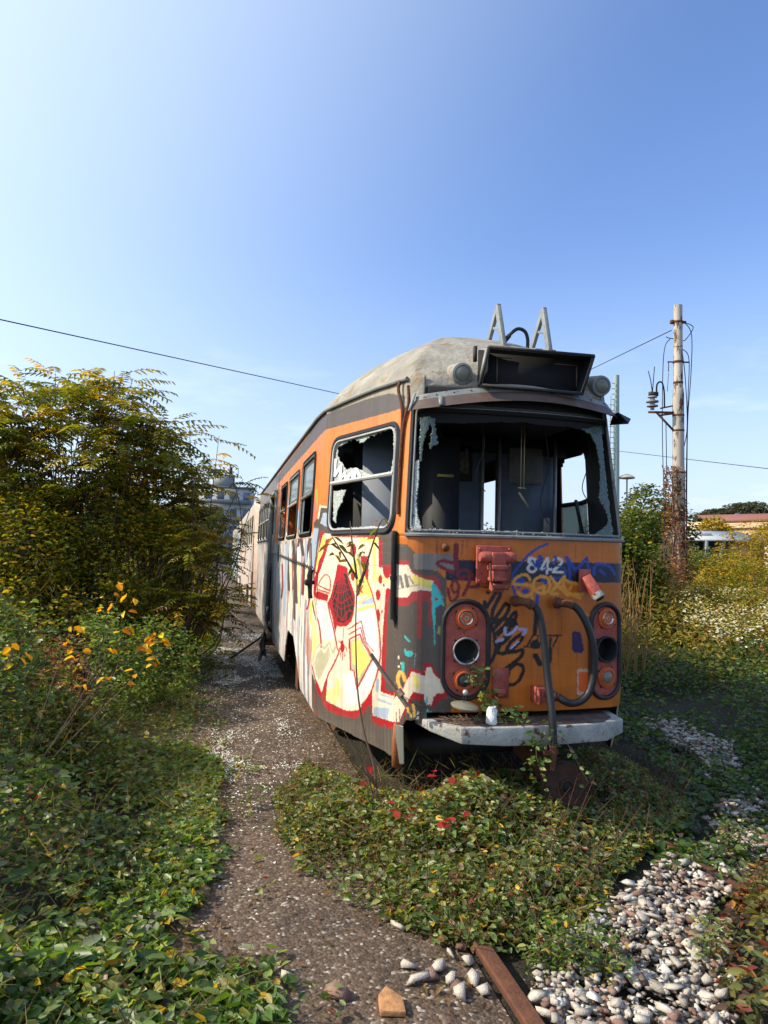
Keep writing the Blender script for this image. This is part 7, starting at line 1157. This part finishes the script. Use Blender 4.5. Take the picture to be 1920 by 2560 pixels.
bush('olive bush in front of the grey roofed shed','bush','bush',(15.5,25,0),[(0,0,1.2,1.8,1.3,1.15),(2.2,.2,1.1,1.7,1.2,1.1)],18000,(.08,.13),.5,'ivyf',85)
bush('dark green bush under the shed beside the pole','bush','bush',(12.4,21.5,0),[(0,0,1.1,1.3,1,1.1)],11000,(.07,.11),.5,'dark',86)
bush('yellow green tree growing against the pale warehouse wall','tree','tree',(34,47,0),[(0,0,3.2,1.6,1.6,1.8),(-2.5,0,2.8,1.5,1.5,1.3)],6000,(.2,.3),.6,'yel',87)
for i,(x,y,z,sx,lb) in enumerate([(71.5,96,8.3,2.6,'dark pine crown above the left end of the warehouse roof'),(76.0,95,9.4,3.4,'broad dark pine crown above the middle of the warehouse roof'),(82,94,9.0,3.0,'dark pine crown above the warehouse roof at the right picture edge')]):
    bush(lb,'pine tree','pine_tree',(x,y,0),[(0,0,z,sx,sx,1.3),(sx*.5,0,z+.7,sx*.6,sx,.8)],4200,(.35,.6),.4,'pine',88+i,ts=6)
for i,(x,y,h,rx,pl,lb) in enumerate([(22,75,6.5,6,'pine','far off grey green tree row left of the mast'),(-9,60,6,4,'map','distant tree behind the left trees of heaven'),(-14,45,5.5,4,'ail','distant olive tree at the far left behind the wall')]):
    bush(lb,'tree','tree',(x,y,0),[(0,0,h*.5,rx,rx*.7,h*.45)],5200,(.3,.5),.6,pl,95+i,ts=8)
# shed and warehouse
t=thing('shed','open shed with a light grey corrugated roof and dark interior','shed',(28.6,40.2,0)); mb=MB(); V=[(25.6,39.9,3.02),(31.8,38.6,3.10),(32.6,42.5,3.75),(26.9,43.6,3.72)]; mb.add(V+[(a,b,c-.12) for a,b,c in V],[(0,1,2,3),(7,6,5,4),(0,4,5,1),(1,5,6,2),(2,6,7,3),(3,7,4,0)]); mb.build('roof',mat('corrugated_grey',(176,180,180),rough=.5,noise=.15),t)
mb=MB(); mb.add([(27.9,41.1,3.42),(29.3,40.8,3.43),(29.5,41.2,3.5),(28.1,41.5,3.49)],[(0,1,2,3)]); mb.build('roof_light',M['white'],t).modifiers.new('s','SOLIDIFY').thickness=.03
mb=MB(); mb.box((29.6,43.2,1.6),(5.2,.15,3.2),rz=-.2); mb.build('back_wall',M['innerd'],t); mb=MB(); mb.box((30.6,39.3,1.5),(2.2,.15,3.0),rz=-.2); mb.build('side_wall',mat('ochre_wall',(190,140,80),noise=.2),t)
for x in(27.86,28.95): mb=MB(); mb.box((x,39.5,1.5),(.2,.2,3.0)); mb.build('post',M['grey'],t)
t=thing('warehouse','long pale plastered warehouse with a red tiled roof edge','warehouse',(66,80,0)); mb=MB(); mb.add([(56,79.5,0),(90,73,0),(92,84,0),(58,90,0),(56,79.5,6.6),(90,73,8.2),(92,84,8.2),(58,90,6.6)],[(0,1,5,4),(1,2,6,5),(2,3,7,6),(3,0,4,7),(4,5,6,7)]); mb.build('wall',mat('pale_plaster',(214,190,158),noise=.12,nscale=.6),t)
mb=MB(); mb.add([(59.3,78.2,6.85),(90,72.3,8.35),(90.5,78,9.3),(60,84,7.8)],[(0,1,2,3)]); o=mb.build('roof',mat('red_tile',(126,78,64),noise=.3,nscale=2),t); md=o.modifiers.new('s','SOLIDIFY'); md.thickness=.35
mb=MB(); mb.add([(57,78.3,5.6),(66,76.6,6.0),(66.3,78.6,6.4),(57.3,80.3,6.0)],[(0,1,2,3)]); o=mb.build('canopy',mat('brown_canopy',(104,74,58)),t); o.modifiers.new('s','SOLIDIFY').thickness=.2
# apartment block and wall, left
M['haze_win']=mat('haze_tint_window',(110,118,130))  # windows greyed to put distance haze into their colour
t=thing('apartment_block','grey concrete apartment block far behind the second tram','building',(0,122,0)); mb=MB(); mb.box((-3,126,5.9),(13,10,11.8)); mb.build('wall',mat('hazed_render',(196,196,196),noise=.1,nscale=.5),t); mb=MB(); mb.box((-1.5,125,13.0),(3.6,4,2.4)); mb.box((-3,125.8,12.0),(13.4,10.4,.3)); mb.build('roof',M['grey'],t)  # wall lightened so that its colour carries the distance haze
for q in range(4):
    for k in range(6): mb=MB(); mb.box((-8.2+k*2.1,120.95,2.2+q*2.8),(1.1,.1,1.3)); mb.build('window',M['haze_win'],t)
    mb=MB(); mb.box((-3,120.5,1.2+q*2.8),(12,.9,.7)); mb.build('balcony',M['grey'],t)
mb=MB(); mb.box((.8,123,14.8),(.1,.1,1.6)); mb.box((-.4,123,14.9),(.5,.5,1.4)); mb.build('chimney',M['dark'],t)
t=thing('concrete_wall','weathered brown concrete wall glimpsed behind the left edge trees','wall',(-6.5,15.3,0)); mb=MB(); mb.box((-8.0,15.3,1.15),(5.0,.2,2.3)); mb.build('panel',mat('brown_concrete',(120,104,88),noise=.3,nscale=2),t)
for x in(-5.6,-7.6): mb=MB(); mb.box((x,15.15,1.2),(.22,.2,2.5)); mb.build('post',mat('post_concrete',(96,84,72),noise=.3),t)
t=thing('distant_house','low distant house with flat roof behind the end of the path','house',(-6,95,0)); mb=MB(); mb.box((-9,97,3.4),(14,8,6.8)); mb.build('wall',mat('beige_render',(170,150,128),noise=.15,nscale=.7),t); mb=MB(); mb.box((-9,97,6.95),(14.6,8.6,.3)); mb.build('roof',M['fasc'],t)
# leaning board and sheet beside the door
mb=MB(); mb.bar((-1.62,11.2,.02),(-1.14,11.6,.30),.03,.02); mb.build('board',M['dark']); o=bpy.context.scene.objects[-1] if 0 else [q for q in COL.objects if q.name=='board'][0]; attrs(o,'dark broken board leaning against the tram door step','board')
mb=MB(); V=[];
for i in range(7):
    for j in range(7): u,v=i/6,j/6; V.append((-1.15-.13*u*(1-v)-.03*math.sin(i*2+j),10.0+.55*v+.1*math.sin(j*1.7),.15+.75*(1-u)*(1-.4*v)+.03*math.sin(i*3+j*2)))
mb.add(V,[(i*7+j,(i+1)*7+j,(i+1)*7+j+1,i*7+j+1) for i in range(6) for j in range(6)]); o=mb.build('plastic_sheet',mat('grey_tarp',(158,156,148),rough=.5,noise=.3),None,True); o.modifiers.new('s','SOLIDIFY').thickness=.004; attrs(o,'crumpled grey plastic sheet hanging by the tram door','tarpaulin')
